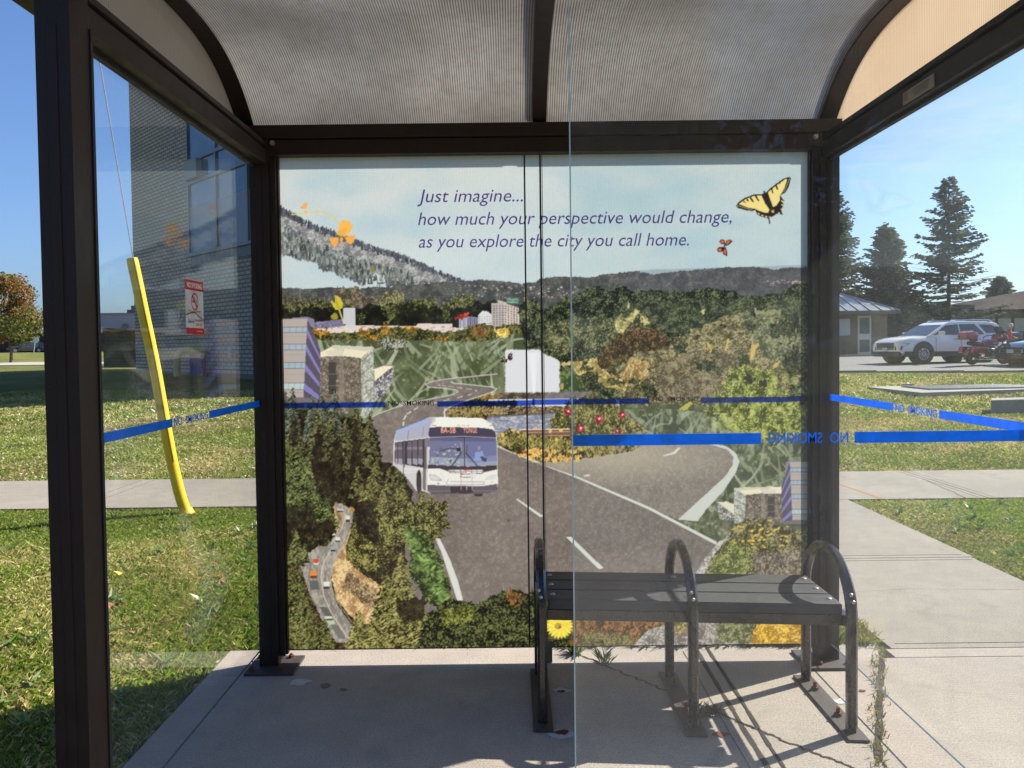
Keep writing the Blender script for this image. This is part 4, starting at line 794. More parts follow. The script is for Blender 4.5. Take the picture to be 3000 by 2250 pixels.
    P.fill(B((680,600),(1005,604),(1012,630),(985,645),(900,636),(690,632),(672,616)), (132,128,130)); [P.fill(B((a,604),(a+44,604),(a+44,614),(a,614)), (226,224,218)) for a in range(690, 1000, 52)]; [P.fill(B((a,620),(a+40,620),(a+40,630),(a,630)), (226,224,218)) for a in range(700, 970, 50)]
    P.line(B((680,690),(660,730),(672,745),(1010,742),(1016,716),(700,712)), 1.8, (150,148,150)); P.line(B((700,730),(1000,728)), 2, (206,204,200)); P.line(B((950,640),(890,700)), 1.2, (160,158,158))
    for x, c in ((798,(206,150,146)),(850,(214,196,192)),(900,(206,170,164))): P.line(B((x,606),(x,790)), 2, c)
    P.fill(B((820,600),(880,600),(880,608),(820,608)), (206,80,76))
    sign_text(P, '8A-SB', 1292, 1262, 1336, 17, (255,176,140)); sign_text(P, 'YONGE', 1358, 1262, 1398, 16, (255,176,140))
    # butterflies
    def fly(cx, cy, k, shapes):
        for pts, c in shapes: P.fill([(cx+x*k, cy+y*k) for x, y in pts], c, .4, 3)
    S = 300/952.
    def bf(*p): return [(2100+x*S, 480+y*S) for x, y in p]
    blk = (38,34,30); yl = (232,212,134)
    P.fill(bf((420,285),(340,290),(260,320),(200,360),(180,392),(195,410),(260,430),(330,440),(360,430),(375,470),(410,490),(450,500),(480,510),(490,560),(500,555),(490,510),(520,490),(560,465),(615,475),(600,440),(610,410),(625,380),(610,360),(625,345),(600,310),(592,295),(640,270),(672,210),(690,140),(675,128),(620,145),(540,200),(490,240),(465,265)), blk)
    P.fill(bf((415,295),(340,302),(270,330),(205,375),(300,412),(350,418),(400,440),(450,455),(480,455),(490,430),(450,350)), yl); P.fill(bf((475,270),(520,232),(570,195),(640,145),(655,150),(630,230),(610,270),(585,300),(588,340),(560,385),(525,405),(495,330)), yl)
    for s_ in (((370,295),(385,330),(400,350),(385,350),(350,300)),((320,310),(348,360),(330,355),(305,318)),((285,325),(300,350),(285,350),(272,332)),((250,340),(270,365),(250,360)),((425,285),(440,320),(520,430),(500,440),(450,370),(425,320)),((500,225),(515,222),(528,285),(518,280)),((540,195),(556,190),(570,240),(560,250)),((575,175),(588,172),(592,198)),((600,155),(612,152),(618,180))): P.fill(bf(*s_), blk)
    for i in range(9): P.dab(*bf((195+i*16, 388+i*5))[0], 1.8, 1.4, (220,206,170))
    for i in range(8): P.dab(*bf((675-i*7, 150+i*16))[0], 1.4, 1.8, (220,206,170))
    for x, y in ((390,465),(425,482),(460,492),(495,497),(580,460),(605,425),(610,385),(608,350)): P.dab(*bf((x, y))[0], 3.6, 2.2, (232,214,150), .4)
    P.dab(*bf((520,440))[0], 6, 4, (210,170,110), 1); P.line(bf((440,260),(470,340),(515,430)), 4, blk)
    for pts, c in ((((22,720),(45,698),(75,705),(78,745),(40,740)),blk),(((80,745),(90,708),(125,700),(148,715),(120,745),(85,760)),blk),(((0,790),(20,770),(70,768),(55,815),(15,815)),blk),(((60,790),(85,768),(100,815),(98,852),(60,835)),blk),(((28,720),(48,704),(70,712),(66,732),(45,735)),(206,96,68)),(((86,745),(96,712),(125,706),(132,716),(105,745)),(206,96,68)),(((8,795),(25,780),(50,785),(45,810),(20,808)),(206,96,68)),(((62,800),(78,780),(92,812),(88,838),(65,826)),(206,96,68))): P.fill(bf(*pts), c)
    P.line(bf((75,735),(68,790)), 3, blk)
    for pts, c in ((((605,975),(640,965),(690,985),(690,1010),(660,1030),(625,1010)),(44,36,34)),(((690,985),(700,930),(740,905),(748,935),(720,975)),(44,36,34)),(((700,985),(745,955),(750,980),(725,1000)),(60,40,32)),(((640,1015),(680,1005),(655,1026)),(206,140,70)),(((720,995),(745,980),(740,990)),(206,140,70))): P.fill(z5(*pts), c)
    for x, y in ((625,985),(650,975),(735,920),(722,940),(660,990)): P.dab(*z5((x, y))[0], 2.2, 1.5, (206,206,204))
    # orange blossom branch
    orr = (238,176,84)
    P.line(z1((285,716),(420,702),(540,686),(620,686),(690,712),(760,770),(812,850)), 3.4, (214,196,110)); P.line(z1((600,684),(540,630),(470,605)), 1.4, (220,214,170), .8)
    P.fill(z1((820,780),(850,773),(905,790),(940,845),(925,890),(860,950),(815,945),(768,925),(785,870),(800,820)), orr, 1, 5); P.fill(z1((770,930),(790,880),(880,860),(850,940),(800,950)), (214,166,70), 2, 4, 0, .6)
    for p in (((690,968),(790,955),(772,1040),(745,1065),(708,1030)),((848,962),(905,940),(966,935),(955,1005),(912,1042),(880,1010)),((812,955),(832,955),(830,1020),(822,1052),(808,1000))): P.fill(z1(*p), (232,164,78), 1, 5)
    for p in (((400,605),(430,588),(453,598),(436,655),(412,650)),((375,635),(400,622),(412,650),(385,655)),((415,690),(428,660),(446,690))): P.fill(z1(*p), (230,168,86), .8, 4)
    # translucent blue safety strip and its pale lettering gap
    def strip(a, b):
        ya = lambda x: 1173-(x-821)*.0104
        sm = P.poly([(a, ya(a)), (b, ya(b)), (b, ya(b)+16), (a, ya(a)+16)])
        sl, m = sm; c = P.img[sl]; lum = c.mean(-1, keepdims=True)
        P.img[sl] = np.where(m[..., None], np.array([.02,.045,.14])+(lum**1.2)*np.array([.22,.34,.70]), c)
    strip(815, 1129); strip(1281, 1903); strip(2055, 2380)
    return np.clip(P.img, 0, 1)
# ================================================================ setting: ground, pavement, walks, roads
def gz(x, y):
    x = np.asarray(x, float); y = np.asarray(y, float)
    z = -.03+np.where(y > 8.5, (np.minimum(y, 32)-8.5)*.0205, 0)+np.where(y > 32, (np.minimum(y, 75)-32)*.005, 0)
    ramp = np.clip((y-62)/28, 0, 1)*np.clip((-x-12)/8, 0, 1); z = z+ramp*.72
    z = z+np.where(y > 9, .03*np.sin(x*.5+y*.33)*np.clip((y-9)/6, 0, 1), 0)
    z = z-np.clip((.3-y)/.3, 0, 1)*.28
    return z
xs = np.concatenate([np.linspace(-700, -60, 18), np.linspace(-56, -14, 30), np.linspace(-13, 13, 80), np.linspace(14, 56, 36), np.linspace(60, 700, 18)])
ys = np.concatenate([np.linspace(-120, -4, 14), np.linspace(-3, 3.4, 12), np.linspace(3.6, 20, 90), np.linspace(21, 110, 70), np.linspace(120, 1400, 16)])
gx, gy = np.meshgrid(xs, ys); g = MB(); nx = len(xs)
g.v = list(map(tuple, np.stack([gx, gy, gz(gx, gy)], -1).reshape(-1, 3)))
g.f = [(j*nx+i, j*nx+i+1, (j+1)*nx+i+1, (j+1)*nx+i) for j in range(len(ys)-1) for i in range(nx-1)]; g.m = [0]*len(g.f)
LAWN = m_lawn(); tag(g.build('ground', LAWN, smooth=True), kind='structure')
RR = random.Random(11)
def crack(mb, pts, w0, w1, z=.0015, seg=9, mi=1, jit=.008):
    """ragged sunken-looking ribbon of soil"""
    L = []
    for a, b in zip(pts, pts[1:]):
        for i in range(seg): t = i/seg; L.append(Vector((a[0]+(b[0]-a[0])*t+RR.uniform(-jit, jit), a[1]+(b[1]-a[1])*t+RR.uniform(-jit, jit), z)))
    L.append(Vector((*pts[-1], z)))
    for i in range(len(L)-1):
        d = (L[i+1]-L[i]); p = Vector((-d.y, d.x, 0)).normalized(); w = RR.uniform(w0, w1)/2; v = RR.uniform(w0, w1)/2
        mb.add([L[i]-p*w, L[i]+p*w, L[i+1]+p*v, L[i+1]-p*v], [(0, 1, 2, 3)], mi)
pad = MB()
pad.box(-1.31, .812, -1.3, 3.57, -.12, 0); pad.box(.820, .868, -1.3, 3.57, -.12, -.001); pad.box(.876, 1.2, -1.3, 3.57, -.12, -.0005)
pad.prism([(1.206, -1.3, -.12), (12, -1.3, -.12), (12, 3.40, -.12), (1.61, 3.40, -.12), (1.205, 2.56, -.12)], (0, 0, .12))
pad.prism([(1.2, 2.566, -.12), (1.595, 3.40, -.12), (1.66, 3.57, -.12), (1.2, 3.57, -.12)], (0, 0, .119)); pad.box(1.668, 12, 3.407, 3.50, -.12, 0)
crack(pad, [(.224, 3.56), (.348, 3.395), (.429, 3.295), (.528, 3.184), (.611, 3.088), (.763, 2.906), (.819, 2.82), (.879, 2.761), (.947, 2.672), (1.02, 2.589), (1.087, 2.515), (1.2, 2.42)], .004, .013)
crack(pad, [(.755, 3.5), (.756, 3.19), (.759, 2.5)], .002, .004, jit=.001); crack(pad, [(.816, 3.56), (.816, 2.4)], .013, .025, jit=.003); crack(pad, [(.872, 3.56), (.872, 2.4)], .009, .018, jit=.003)
crack(pad, [(1.60, 3.40), (1.2, 2.56)], .012, .03, jit=.006)
for p, r, mi in (((.725, 2.742), .03, 2), ((1.251, 2.986), .035, 3), ((.184, 3.107), .04, 3), ((.184, 3.10), .018, 2), ((.165, 2.767), .028, 2), ((.165, 2.76), .05, 3), ((1.374, 3.075), .016, 2), ((-.78, 3.18), .03, 4), ((-.70, 3.14), .02, 4), ((-.9, 3.22), .05, 3)):
    n = 14; z = .0012 if mi == 3 else .0024; pad.add([(p[0]+r*RR.uniform(.55, 1.2)*math.cos(i*2*math.pi/n), p[1]+r*RR.uniform(.4, .9)*math.sin(i*2*math.pi/n), z) for i in range(n)], [tuple(range(n))], mi)
PALE = simple('pale_scale', (.46, .44, .42), .95, 0, .2, 80); DARKST = simple('dark_stain', (.17, .145, .12), .9, 0, .4, 60)
tag(pad.build('pavement', [CONC, SOIL, RUST, PALE, DARKST]), kind='structure')
path = MB()
path.box(1.70, 2.93, 3.508, 4.995, -.12, 0); path.box(1.70, 2.95, 5.005, 6.90, -.12, 0)
for y in (3.56, 4.94, 5.06): path.box(1.74, 2.90, y, y+.004, 0, .0012, 1)
crack(path, [(1.72, 4.3), (2.2, 4.36), (2.9, 4.32)], .001, .003, jit=.004)
tag(path.build('path', [CONC2, SOIL]), kind='structure')
walk = MB(); xs_ = [-40, -16.5, -12.2, -8.1, -3.92, .3, 4.2, 8.3, 12.5, 40]
for a, b in zip(xs_, xs_[1:]):
    walk.prism([(a+.006, 6.91, -.12), (b-.006+.0, 6.91, -.12), (b-.006, 8.42, -.12), (a+.006, 8.42, -.12)], (0, 0, .12))
    walk.box(b-.07, b-.066, 6.95, 8.38, 0, .001, 1); walk.box(b+.066, b+.07, 6.95, 8.38, 0, .001, 1)
crack(walk, [(4.14, 7.92), (4.08, 7.43), (4.0, 6.91)], .004, .012, jit=.01); crack(walk, [(3.18, 7.75), (3.22, 7.4), (3.26, 6.92)], .012, .03, mi=2, jit=.006)
tag(walk.build('sidewalk', [CONC2, SOIL, simple('orange_paint', (.42, .12, .02), .8, 0, .3, 40)]), kind='structure')
ASPH = simple('asphalt', (.055, .054, .055), .85, 0, .25, 60, .3); ASPH2 = simple('worn_asphalt', (.17, .165, .16), .9, 0, .2, 30, .2)
def drape(name, x0, x1, y0, y1, mat, dz=.03, n=24, kind='structure'):
    m = MB(); X = np.linspace(x0, x1, n); Y = np.linspace(y0, y1, n)
    for j in range(n):
        for i in range(n): m.v.append((X[i], Y[j], float(gz(X[i], Y[j]))+dz))
    m.f = [(j*n+i, j*n+i+1, (j+1)*n+i+1, (j+1)*n+i) for j in range(n-1) for i in range(n-1)]; m.m = [0]*len(m.f)
    return tag(m.build(name, mat, smooth=True), kind=kind)
drape('parking_lot', 9.5, 75, 27.5, 47, ASPH2, .04, 40)
drape('street', -120, -14, 50, 60, simple('pale_road', (.36, .33, .29), .9, 0, .15, 4), .05)
rd = MB(); rd.box(-150, 150, -14, -1.46, -.25, -.15); tag(rd.build('road', ASPH), kind='structure')
kb = MB(); kb.box(-150, 150, -1.46, -1.306, -.25, -.005); tag(kb.build('kerb', CONC2, bevel=.02), kind='structure')
kb = MB(); [kb.box(a, a+2.99, 26.9, 27.1, float(gz(a+1.5, 27))-.1, float(gz(a+1.5, 27))+.07) for a in np.arange(9.5, 40, 3)]; tag(kb.build('parking_kerb', CONC2), kind='structure')
kb = MB(); [kb.box(a, a+2.99, 47.0, 47.3, float(gz(a+1.5, 47))-.1, float(gz(a+1.5, 47))+.16) for a in np.arange(14, 60, 3)]; tag(kb.build('far_kerb', CONC2), kind='structure')

# ---------------------------------------------------------------- grass
rng = np.random.RandomState(5)
def vno(x, y, sc, seed):
    r = np.random.RandomState(seed).rand(256, 256); u = np.asarray(x)/sc+90; v = np.asarray(y)/sc+90; i = u.astype(int) % 255; j = v.astype(int) % 255; a = u-np.floor(u); b = v-np.floor(v); a = a*a*(3-2*a); b = b*b*(3-2*b)
    return (r[j, i]*(1-a)+r[j, i+1]*a)*(1-b)+(r[j+1, i]*(1-a)+r[j+1, i+1]*a)*b
def blades(regions):
    V = []; C = []
    for n, x0, x1, y0, y1, h0, h1, w, keep in regions:
        x = rng.uniform(x0, x1, n); y = y0+(y1-y0)*rng.rand(n)**1.15; k = keep(x, y); x, y = x[k], y[k]; n = len(x)
        patch = vno(x, y, .55, 1)*.6+vno(x, y, .16, 2)*.4; dryp = vno(x, y, 1.3, 3)*.5+vno(x, y, .35, 4)*.5
        h = (h0+(h1-h0)*rng.rand(n))*(.55+.8*patch); a = rng.uniform(0, 2*np.pi, n); lean = rng.uniform(.2, 1.2, n)*h
        dx, dy = np.cos(a), np.sin(a); ww = w*rng.uniform(.6, 1.2, n); b = rng.uniform(0, 2*np.pi, n); px, py = np.cos(b)*ww/2, np.sin(b)*ww/2
        z = gz(x, y)-.004; P0 = np.stack([x-px, y-py, z], -1); P1 = np.stack([x+px, y+py, z], -1)
        hm = h*.55; P2 = np.stack([x+px*.8+dx*lean*.35, y+py*.8+dy*lean*.35, z+hm], -1); P3 = np.stack([x+dx*lean, y+dy*lean, z+h*rng.uniform(.55, 1., n)], -1)
        V.append(np.stack([P0, P1, P2, P3], 1).reshape(-1, 3))
        near = np.clip((8.2-y)/2, 0, 1)[:, None]; g1 = np.array([.115, .205, .02]); g2 = np.array([.31, .40, .055]); st = np.array([.64, .53, .22]); br = np.array([.20, .13, .06])
        t = rng.rand(n)[:, None]; c = g1*(1-t)+g2*t; d = np.clip((dryp-.42)*3.2, 0, 1)[:, None]; u = rng.rand(n)[:, None]
        c = np.where(u < (.06+.46*d)*near+(.22+.60*d)*(1-near), st*(.6+.6*t), c); c = c*(.72+.5*vno(x, y, .8, 8))[:, None]; c = np.where(u > .965, br, c)
        C.append(c)
    return quads('grass', np.concatenate(V), GRASS, None, np.concatenate(C))
def off(x, y): return ~((x > -1.33) & (x < 12) & (y < 3.585)) & ~((x > 1.68) & (x < 2.97) & (y < 6.95)) & ~((y > 6.90) & (y < 8.43))
def inview(x, y): return (np.abs(x) < y*.70+1.3)
keepn = lambda x, y: off(x, y) & inview(x, y)
def keepl(x, y): return off(x, y) & (np.abs(x) < y*.70+.5) & ~((x > -1.7) & (x < 2.2))
gr = blades([(250000, -6.2, -1.3, 2.2, 6.92, .022, .055, .0036, keepn), (9000, -1.34, 1.72, 3.57, 4.3, .03, .07, .0055, keepn), (130000, 2.93, 5.4, 3.6, 6.92, .02, .05, .004, keepn),
             (140000, -9, -2., 8.42, 14, .025, .055, .008, keepl), (120000, 2.4, 10, 8.42, 14, .02, .05, .008, keepl), (60000, -14, -4.5, 14, 22, .04, .08, .022, keepl), (50000, 4.5, 16, 14, 26, .04, .08, .022, keepl), (600, 1.66, 1.72, 3.5, 3.6, .015, .03, .004, lambda x, y: (x > 1.6) & (x < 1.71))])
tag(gr, kind='stuff')
# weeds in the joints
def tuft_geo(pts, n, h, spread, w, cols):
    V = []; C = []
    for (x, y) in pts:
        for i in range(n):
            a = RR.uniform(0, 6.28); L = RR.uniform(.2, 1)*spread; hh = h*RR.uniform(.35, 1.1); b = RR.uniform(0, 6.28); ox, oy = RR.uniform(-.02, .02), RR.uniform(-.02, .02)
            px, py = math.cos(b)*w/2, math.sin(b)*w/2; bx, by = x+ox, y+oy
            V += [(bx-px, by-py, 0), (bx+px, by+py, 0), (bx+px*.8+math.cos(a)*L*.4, by+py*.8+math.sin(a)*L*.4, hh*.6), (bx+math.cos(a)*L, by+math.sin(a)*L, hh)]
            k = RR.uniform(.6, 1.2); c = RR.choice(cols); C.append([q*k for q in c])
    return V, C
GC = [(.16, .20, .04), (.22, .24, .06), (.38, .26, .09), (.26, .15, .06)]
wp = [(1.60-.4*t+RR.uniform(-.02, .02), 3.42-.86*t) for t in np.linspace(0, 1.12, 46)]
V, C = tuft_geo(wp, 7, .024, .022, .005, GC)
v2, c2 = tuft_geo([(1.68+RR.uniform(-.05, .02), 3.5+RR.uniform(0, .5)) for i in range(14)], 12, .04, .03, .005, [(.12, .19, .03), (.2, .26, .06), (.3, .26, .1)]); V += v2; C += c2
v2, c2 = tuft_geo([(.66+RR.uniform(-.06, .1), 2.9+RR.uniform(-.05, .05)) for i in range(9)], 10, .04, .05, .004, [(.17, .16, .06), (.24, .2, .08), (.14, .12, .05)]); V += v2; C += c2
v2, c2 = tuft_geo([(RR.uniform(.2, 1.6), 3.565+RR.uniform(-.01, .05)) for i in range(60)], 18, .06, .05, .006, [(.1, .16, .03), (.18, .22, .05), (.26, .22, .09)]); V += v2; C += c2
for i in range(60):
    x, y = RR.uniform(-4.6, -1.5), RR.uniform(2.6, 6.7)
    v2, c2 = tuft_geo([(x, y)], 9, .05, .09, .020, [(.20, .30, .07), (.14, .24, .05), (.27, .34, .12)]); V += v2; C += c2
for i in range(24):
    x, y = RR.uniform(3.1, 5.0), RR.uniform(4.4, 6.7)
    v2, c2 = tuft_geo([(x, y)], 9, .05, .08, .020, [(.12, .24, .04), (.16, .27, .06)]); V += v2; C += c2
tag(quads('weeds', V, GRASS, None, C), kind='stuff')
for p, n, h, sp, lab in (((.385, 3.37), 26, .10, .07, 'dry grass tuft with thin straw stems growing from the pad crack'), ((.27, 3.49), 90, .07, .06, 'short green grass tuft at the pad edge beside the grey foot bracket')):
    V, C = tuft_geo([(0, 0)]*1, n, h, sp, .004, [(.30, .24, .10), (.2, .17, .07), (.36, .28, .13)] if h > .1 else [(.16, .24, .04), (.24, .30, .07)])
    o = quads('grass_tuft', V, GRASS, None, C); o.location = (p[0], p[1], 0); tag(o, lab, 'grass tuft')

# ================================================================ the bus shelter
SH = empty('bus_shelter', (.146, 2.65, 0), 'dark bronze metal bus shelter with glass walls and an arched ribbed roof', 'bus shelter')
OFF = Matrix.Translation(-Vector(SH.location))
def part(mb, name, mats, bevel=.003, parent=SH, smooth=False): return mb.build(name, mats, parent, bevel, smooth, OFF)
XL0, XL1, XR0, XR1, YF0, YF1, YB0, YB1 = -1.109, -1.027, 1.317, 1.401, 1.86, 1.945, 3.36, 3.445
for x0, x1, y0, y1 in ((XL0, XL1, YF0, YF1), (XR0, XR1, YF0, YF1), (XL0, XL1, YB0, YB1), (XR0, XR1, YB0, YB1)):
    m = MB(); m.box(x0, x1, y0, y1, .012, 2.30); m.box(x0+.03, x1-.03, y0-.0025, y0, .02, 2.15)
    back = y0 > 3
    if back: s = 1 if x0 < 0 else -1; a = x1 if s > 0 else x0; m.box(min(a, a+s*.026), max(a, a+s*.026), YB0+.012, YB1-.012, .05, 2.222); m.box(min(a+s*.026, a+s*.033), max(a+s*.026, a+s*.033), YB0+.03, YB1-.03, .05, 2.222)
    p = part(m, 'post', BRONZE, .004)
    q = MB(); cx, cy = (x0+x1)/2, (y0+y1)/2
    if x0 < 0: q.box(cx-.085, cx+.125, cy-.12, cy+.075, 0, .012)
    else: q.box(cx-.125, cx+.085, cy-.13, cy+.075, 0, .012)
    b = part(q, 'base_plate', simple('worn_plate', (.045, .033, .028), .6, 0, .35, 30), .002, p)
    for dx, dy in ((-.06, -.09), (.06, -.09), (.07, .05), (-.065, .05)):
        k = MB(); k.cyl((cx+dx, cy+dy, .018), (0, 0, 1), .012, .012, 6); k.cyl((cx+dx, cy+dy, .027), (0, 0, 1), .006, .008, 8); part(k, 'bolt', RUST, 0, p)
    if back:
        s = 1 if x0 < 0 else -1; xi = x1 if s > 0 else x0
        for dx in (-.030, .022):
            k = MB(); k.cyl((xi+s*dx, YB0-.006, 2.262 if dx < 0 else 2.256), (0, 1, 0), .011, .014, 6); k.cyl((xi+s*dx, YB0-.016, 2.262 if dx < 0 else 2.256), (0, 1, 0), .006, .01, 8); part(k, 'bolt', STEEL, 0, p)
m = MB(); m.box(-1.027, 1.317, YB0+.004, YB1-.004, 2.208, 2.272); part(m, 'back_header', BRONZE)
m = MB(); m.box(-1.20, 1.42, YB0-.008, YB1+.03, 2.276, 2.332); part(m, 'back_eave_beam', BRONZE)
m = MB(); m.box(-1.025, 1.317, YF0+.006, YF1-.006, 2.238, 2.274); part(m, 'front_header', BRONZE)
m = MB(); m.box(-1.20, 1.42, YF0-.03, YF1, 2.276, 2.332); part(m, 'front_eave_beam', BRONZE)
for x0, x1, ch in ((-1.098, -1.035, (-1.195, -1.112)), (1.325, 1.388, (1.405, 1.425))):
    m = MB(); m.box(x0, x1, YF1, YB0, 2.170, 2.232); m.box(x0+.012, x1-.012, YF1, YB0, 2.2325, 2.243); m.box(x0-.004, x1+.004, YF1, YB0, 2.2435, 2.262); part(m, 'side_rail', BRONZE, .002)
    m = MB(); m.box(ch[0], ch[1], YF0-.03, YB1+.03, 2.228, 2.272); part(m, 'gable_rail', BRONZE, .002)
RTOP, RSPAN, YC = 2.578, .80, 2.65
def rz(dy): return RTOP-.27*(abs(dy)/RSPAN)**3.2
prof = [(YC+d, rz(d)) for d in np.linspace(-.835, .83, 61)]
def arch_solid(x0, x1, lo, hi, lim=9):
    m = MB(); pr = [p for p in prof if abs(p[0]-YC) < lim]; n = len(pr); vs = []
    for y, z in pr: vs += [(x0, y, z+lo), (x1, y, z+lo), (x1, y, z+hi), (x0, y, z+hi)]
    fs = [(i*4+j, i*4+(j+1) % 4, (i+1)*4+(j+1) % 4, (i+1)*4+j) for i in range(n-1) for j in range(4)]+[(3, 2, 1, 0), tuple((n-1)*4+j for j in range(4))]
    return m.add(vs, fs)
for x0, x1, lo in ((-1.192, -1.102, -.004), (.098, .158, -.03), (1.338, 1.421, -.004)): part(arch_solid(x0, x1, lo, .05, .775 if x0 > 0 and x0 < 1 else 9), 'roof_rib', BRONZE, .002)
for x0, x1 in ((-1.101, .097), (.159, 1.337)): part(arch_solid(x0, x1, .001, .009), 'roof_panel', POLY, 0, SH, True)
for x in (-1.18, 1.408):
    m = MB(); up = [(x, y, z-.001) for y, z in prof if abs(y-YC) < .80]; lowz = 2.274
    m.prism([(x, up[0][1], lowz)]+[p for p in up if p[2] > lowz+.002]+[(x, up[-1][1], lowz)], (.008, 0, 0)); part(m, 'gable_panel', GABLE, 0)
def glass(name, x0, x1, y0, y1, z0, z1, mat, thin):
    m = MB(); m.box(x0, x1, y0, y1, z0, z1)
    if thin == 1: m.box(x0-.003, x0-.0002, y0-.0004, y1+.0004, z0, z1)
    o = part(m, name, [mat, EDGE_F if thin == 1 else EDGE], 0)
    for p in o.data.polygons: p.material_index = 0 if abs(p.normal[thin]) > .9 and p.area > .1 else 1
    return o
gl = glass('glass_panel', -1.094, -1.086, YF0+.03, YB0+.03, .097, 2.168, GLASS, 0)
grt = glass('glass_panel', 1.356, 1.364, YF0+.03, YB0+.03, .087, 2.168, GLASS_R, 0)
gf = glass('glass_panel', .146, 1.33, 1.901, 1.909, .10, 2.213, GLASS_D, 1)
m = MB(); m.box(-1.1, -1.08, YF1, YB0, 2.158, 2.169); part(m, 'gasket', BLACKRUB, 0); m = MB(); m.box(1.35, 1.37, YF1, YB0, 2.158, 2.169); part(m, 'gasket', BLACKRUB, 0)
m = MB(); m.box(XL1-.004, XL1+.004, YF1+.001, YF1+.012, .09, 2.17); part(m, 'gasket', BLACKRUB, 0)
ZS0, ZS1 = 1.138, 1.165
def strip(par, plane, segs, letters, fixed, flip):
    """blue vinyl bands with the words cut out between them"""
    for a, b in segs:
        m = MB()
        if plane == 'X': m.box(fixed, fixed+.0008*flip, a, b, ZS0, ZS1)
        else: m.box(a, b, fixed-.0008, fixed, ZS0, ZS1)
        part(m, 'safety_strip', BLUE, 0, par)
    a, b = letters
    if plane == 'X': xd = (0, 1 if flip < 0 else -1, 0) if False else ((0, 1, 0) if fixed < 0 else (0, -1, 0)); o = (fixed, a if fixed < 0 else b, ZS0+.001)
    else: xd = (-1, 0, 0); o = (b, fixed, ZS0+.001)
    text('strip_lettering', 'NO  SMOKING', BLUE, o, xd, (0, 0, 1), .037, b-a, par, bold=.008, M_=OFF)
strip(gl, 'X', ((2.80, 3.388), (1.95, 2.494)), (2.506, 2.786), -1.0852, 1)
strip(grt, 'X', ((2.79, 3.388), (1.95, 2.488)), (2.502, 2.775), 1.3552, -1)
strip(gf, 'Y', ((.146, .602), (.829, 1.315)), (.620, .814), 1.9005, 1)
m = MB(); m.box(1.3205, 1.3245, 2.468, 2.66, 2.176, 2.216); o = part(m, 'label_plate', simple('faded_label', (.36, .31, .26), .6, 0, .1, 60), 0)
k = MB(); [k.box(1.3195, 1.3203, 2.49+i*.004, 2.60-i*.006, 2.206-i*.007, 2.2085-i*.007) for i in range(4)]; part(k, 'printed_lines', simple('faded_ink', (.12, .10, .09), .7), 0, o)
k = MB(); [k.box(1.3195, 1.3203, 2.628, 2.655, 2.210-i*.006, 2.213-i*.006) for i in range(5)]; part(k, 'printed_bars', simple('faded_red', (.30, .08, .07), .7), 0, o)

# ---------------------------------------------------------------- sticker on the left glass
SG = empty('no_smoking_sign', (-1.0845, 2.695, 1.53), 'red and white no smoking sticker on the left glass wall', 'sign')
SO = Matrix.Translation(-Vector(SG.location)); y0, y1, z0, z1 = 2.619, 2.769, 1.437, 1.622
def sp(mb, name, mat, par=SG): return mb.build(name, mat, par, 0, False, SO)
WH = m_vinyl('white_vinyl', (.90, .89, .86), .5); RD = m_vinyl('red_vinyl', (.80, .035, .045), .4); BK = simple('black_ink', (.015, .014, .018), .6); OR = simple('orange_ink', (.72, .33, .07), .6); NV = simple('navy_ink', (.03, .07, .22), .6); WI = simple('white_ink', (.82, .82, .80), .6)
X0 = -1.0855
m = MB(); m.box(X0, X0+.0008, y0, y1, z0, z1); sp(m, 'sticker_sheet', WH)
m = MB(); m.box(X0+.001, X0+.0014, y0, y1, 1.586, z1-.002); sp(m, 'red_band', RD); m = MB(); m.box(X0+.001, X0+.0014, y0, y1, z0, 1.458); sp(m, 'red_band', RD)
cy, cz = 2.694, 1.548
m = MB(); n = 36
ring = [(math.cos(i*2*math.pi/n), math.sin(i*2*math.pi/n)) for i in range(n)]
for i in range(n):
    (a, b), (c, d) = ring[i], ring[(i+1) % n]; m.add([(X0+.0012, cy+a*.030, cz+b*.030), (X0+.0012, cy+c*.030, cz+d*.030), (X0+.0012, cy+c*.0245, cz+d*.0245), (X0+.0012, cy+a*.0245, cz+b*.0245)], [(0, 1, 2, 3)])
m.prism([(X0+.0014, cy-.0215, cz+.0165), (X0+.0014, cy-.0165, cz+.0215), (X0+.0014, cy+.0215, cz-.0165), (X0+.0014, cy+.0165, cz-.0215)], (.0004, 0, 0)); sp(m, 'prohibition_symbol', RD)
m = MB(); m.box(X0+.001, X0+.0012, cy-.019, cy-.004, cz-.003, cz+.003); m.box(X0+.001, X0+.0012, cy+.012, cy+.016, cz-.003, cz+.003); m.tube([(X0+.0011, cy+.016, cz), (X0+.0011, cy+.012, cz+.008), (X0+.0011, cy+.003, cz+.011), (X0+.0011, cy+.001, cz+.018), (X0+.0011, cy-.003, cz+.021)], .0007, 5); sp(m, 'cigarette_drawing', BK)
for mat, dz, w in ((BK, 0, .0035), (OR, -.005, .003)):
    m = MB(); L = [(y0+(y1-y0)*t, 1.505+.008*math.sin(t*4.2-.3)-.012*t*t*(t > .6)+dz*(.3+t)) for t in np.linspace(0, 1, 20)]
    for (a, b), (c, d) in zip(L, L[1:]): m.add([(X0+.0011, a, b), (X0+.0011, c, d), (X0+.0011, c, d-w), (X0+.0011, a, b-w)], [(0, 1, 2, 3)])
    sp(m, 'curved_line', mat)
def st(body, y, z, size, w, mat, shear=0, bold=0):
    text('sign_lettering', body, mat, (X0+.0016, y, z), (0, 1, 0), (0, 0, 1), size, w, SG, shear, .0002, bold=bold, M_=SO)
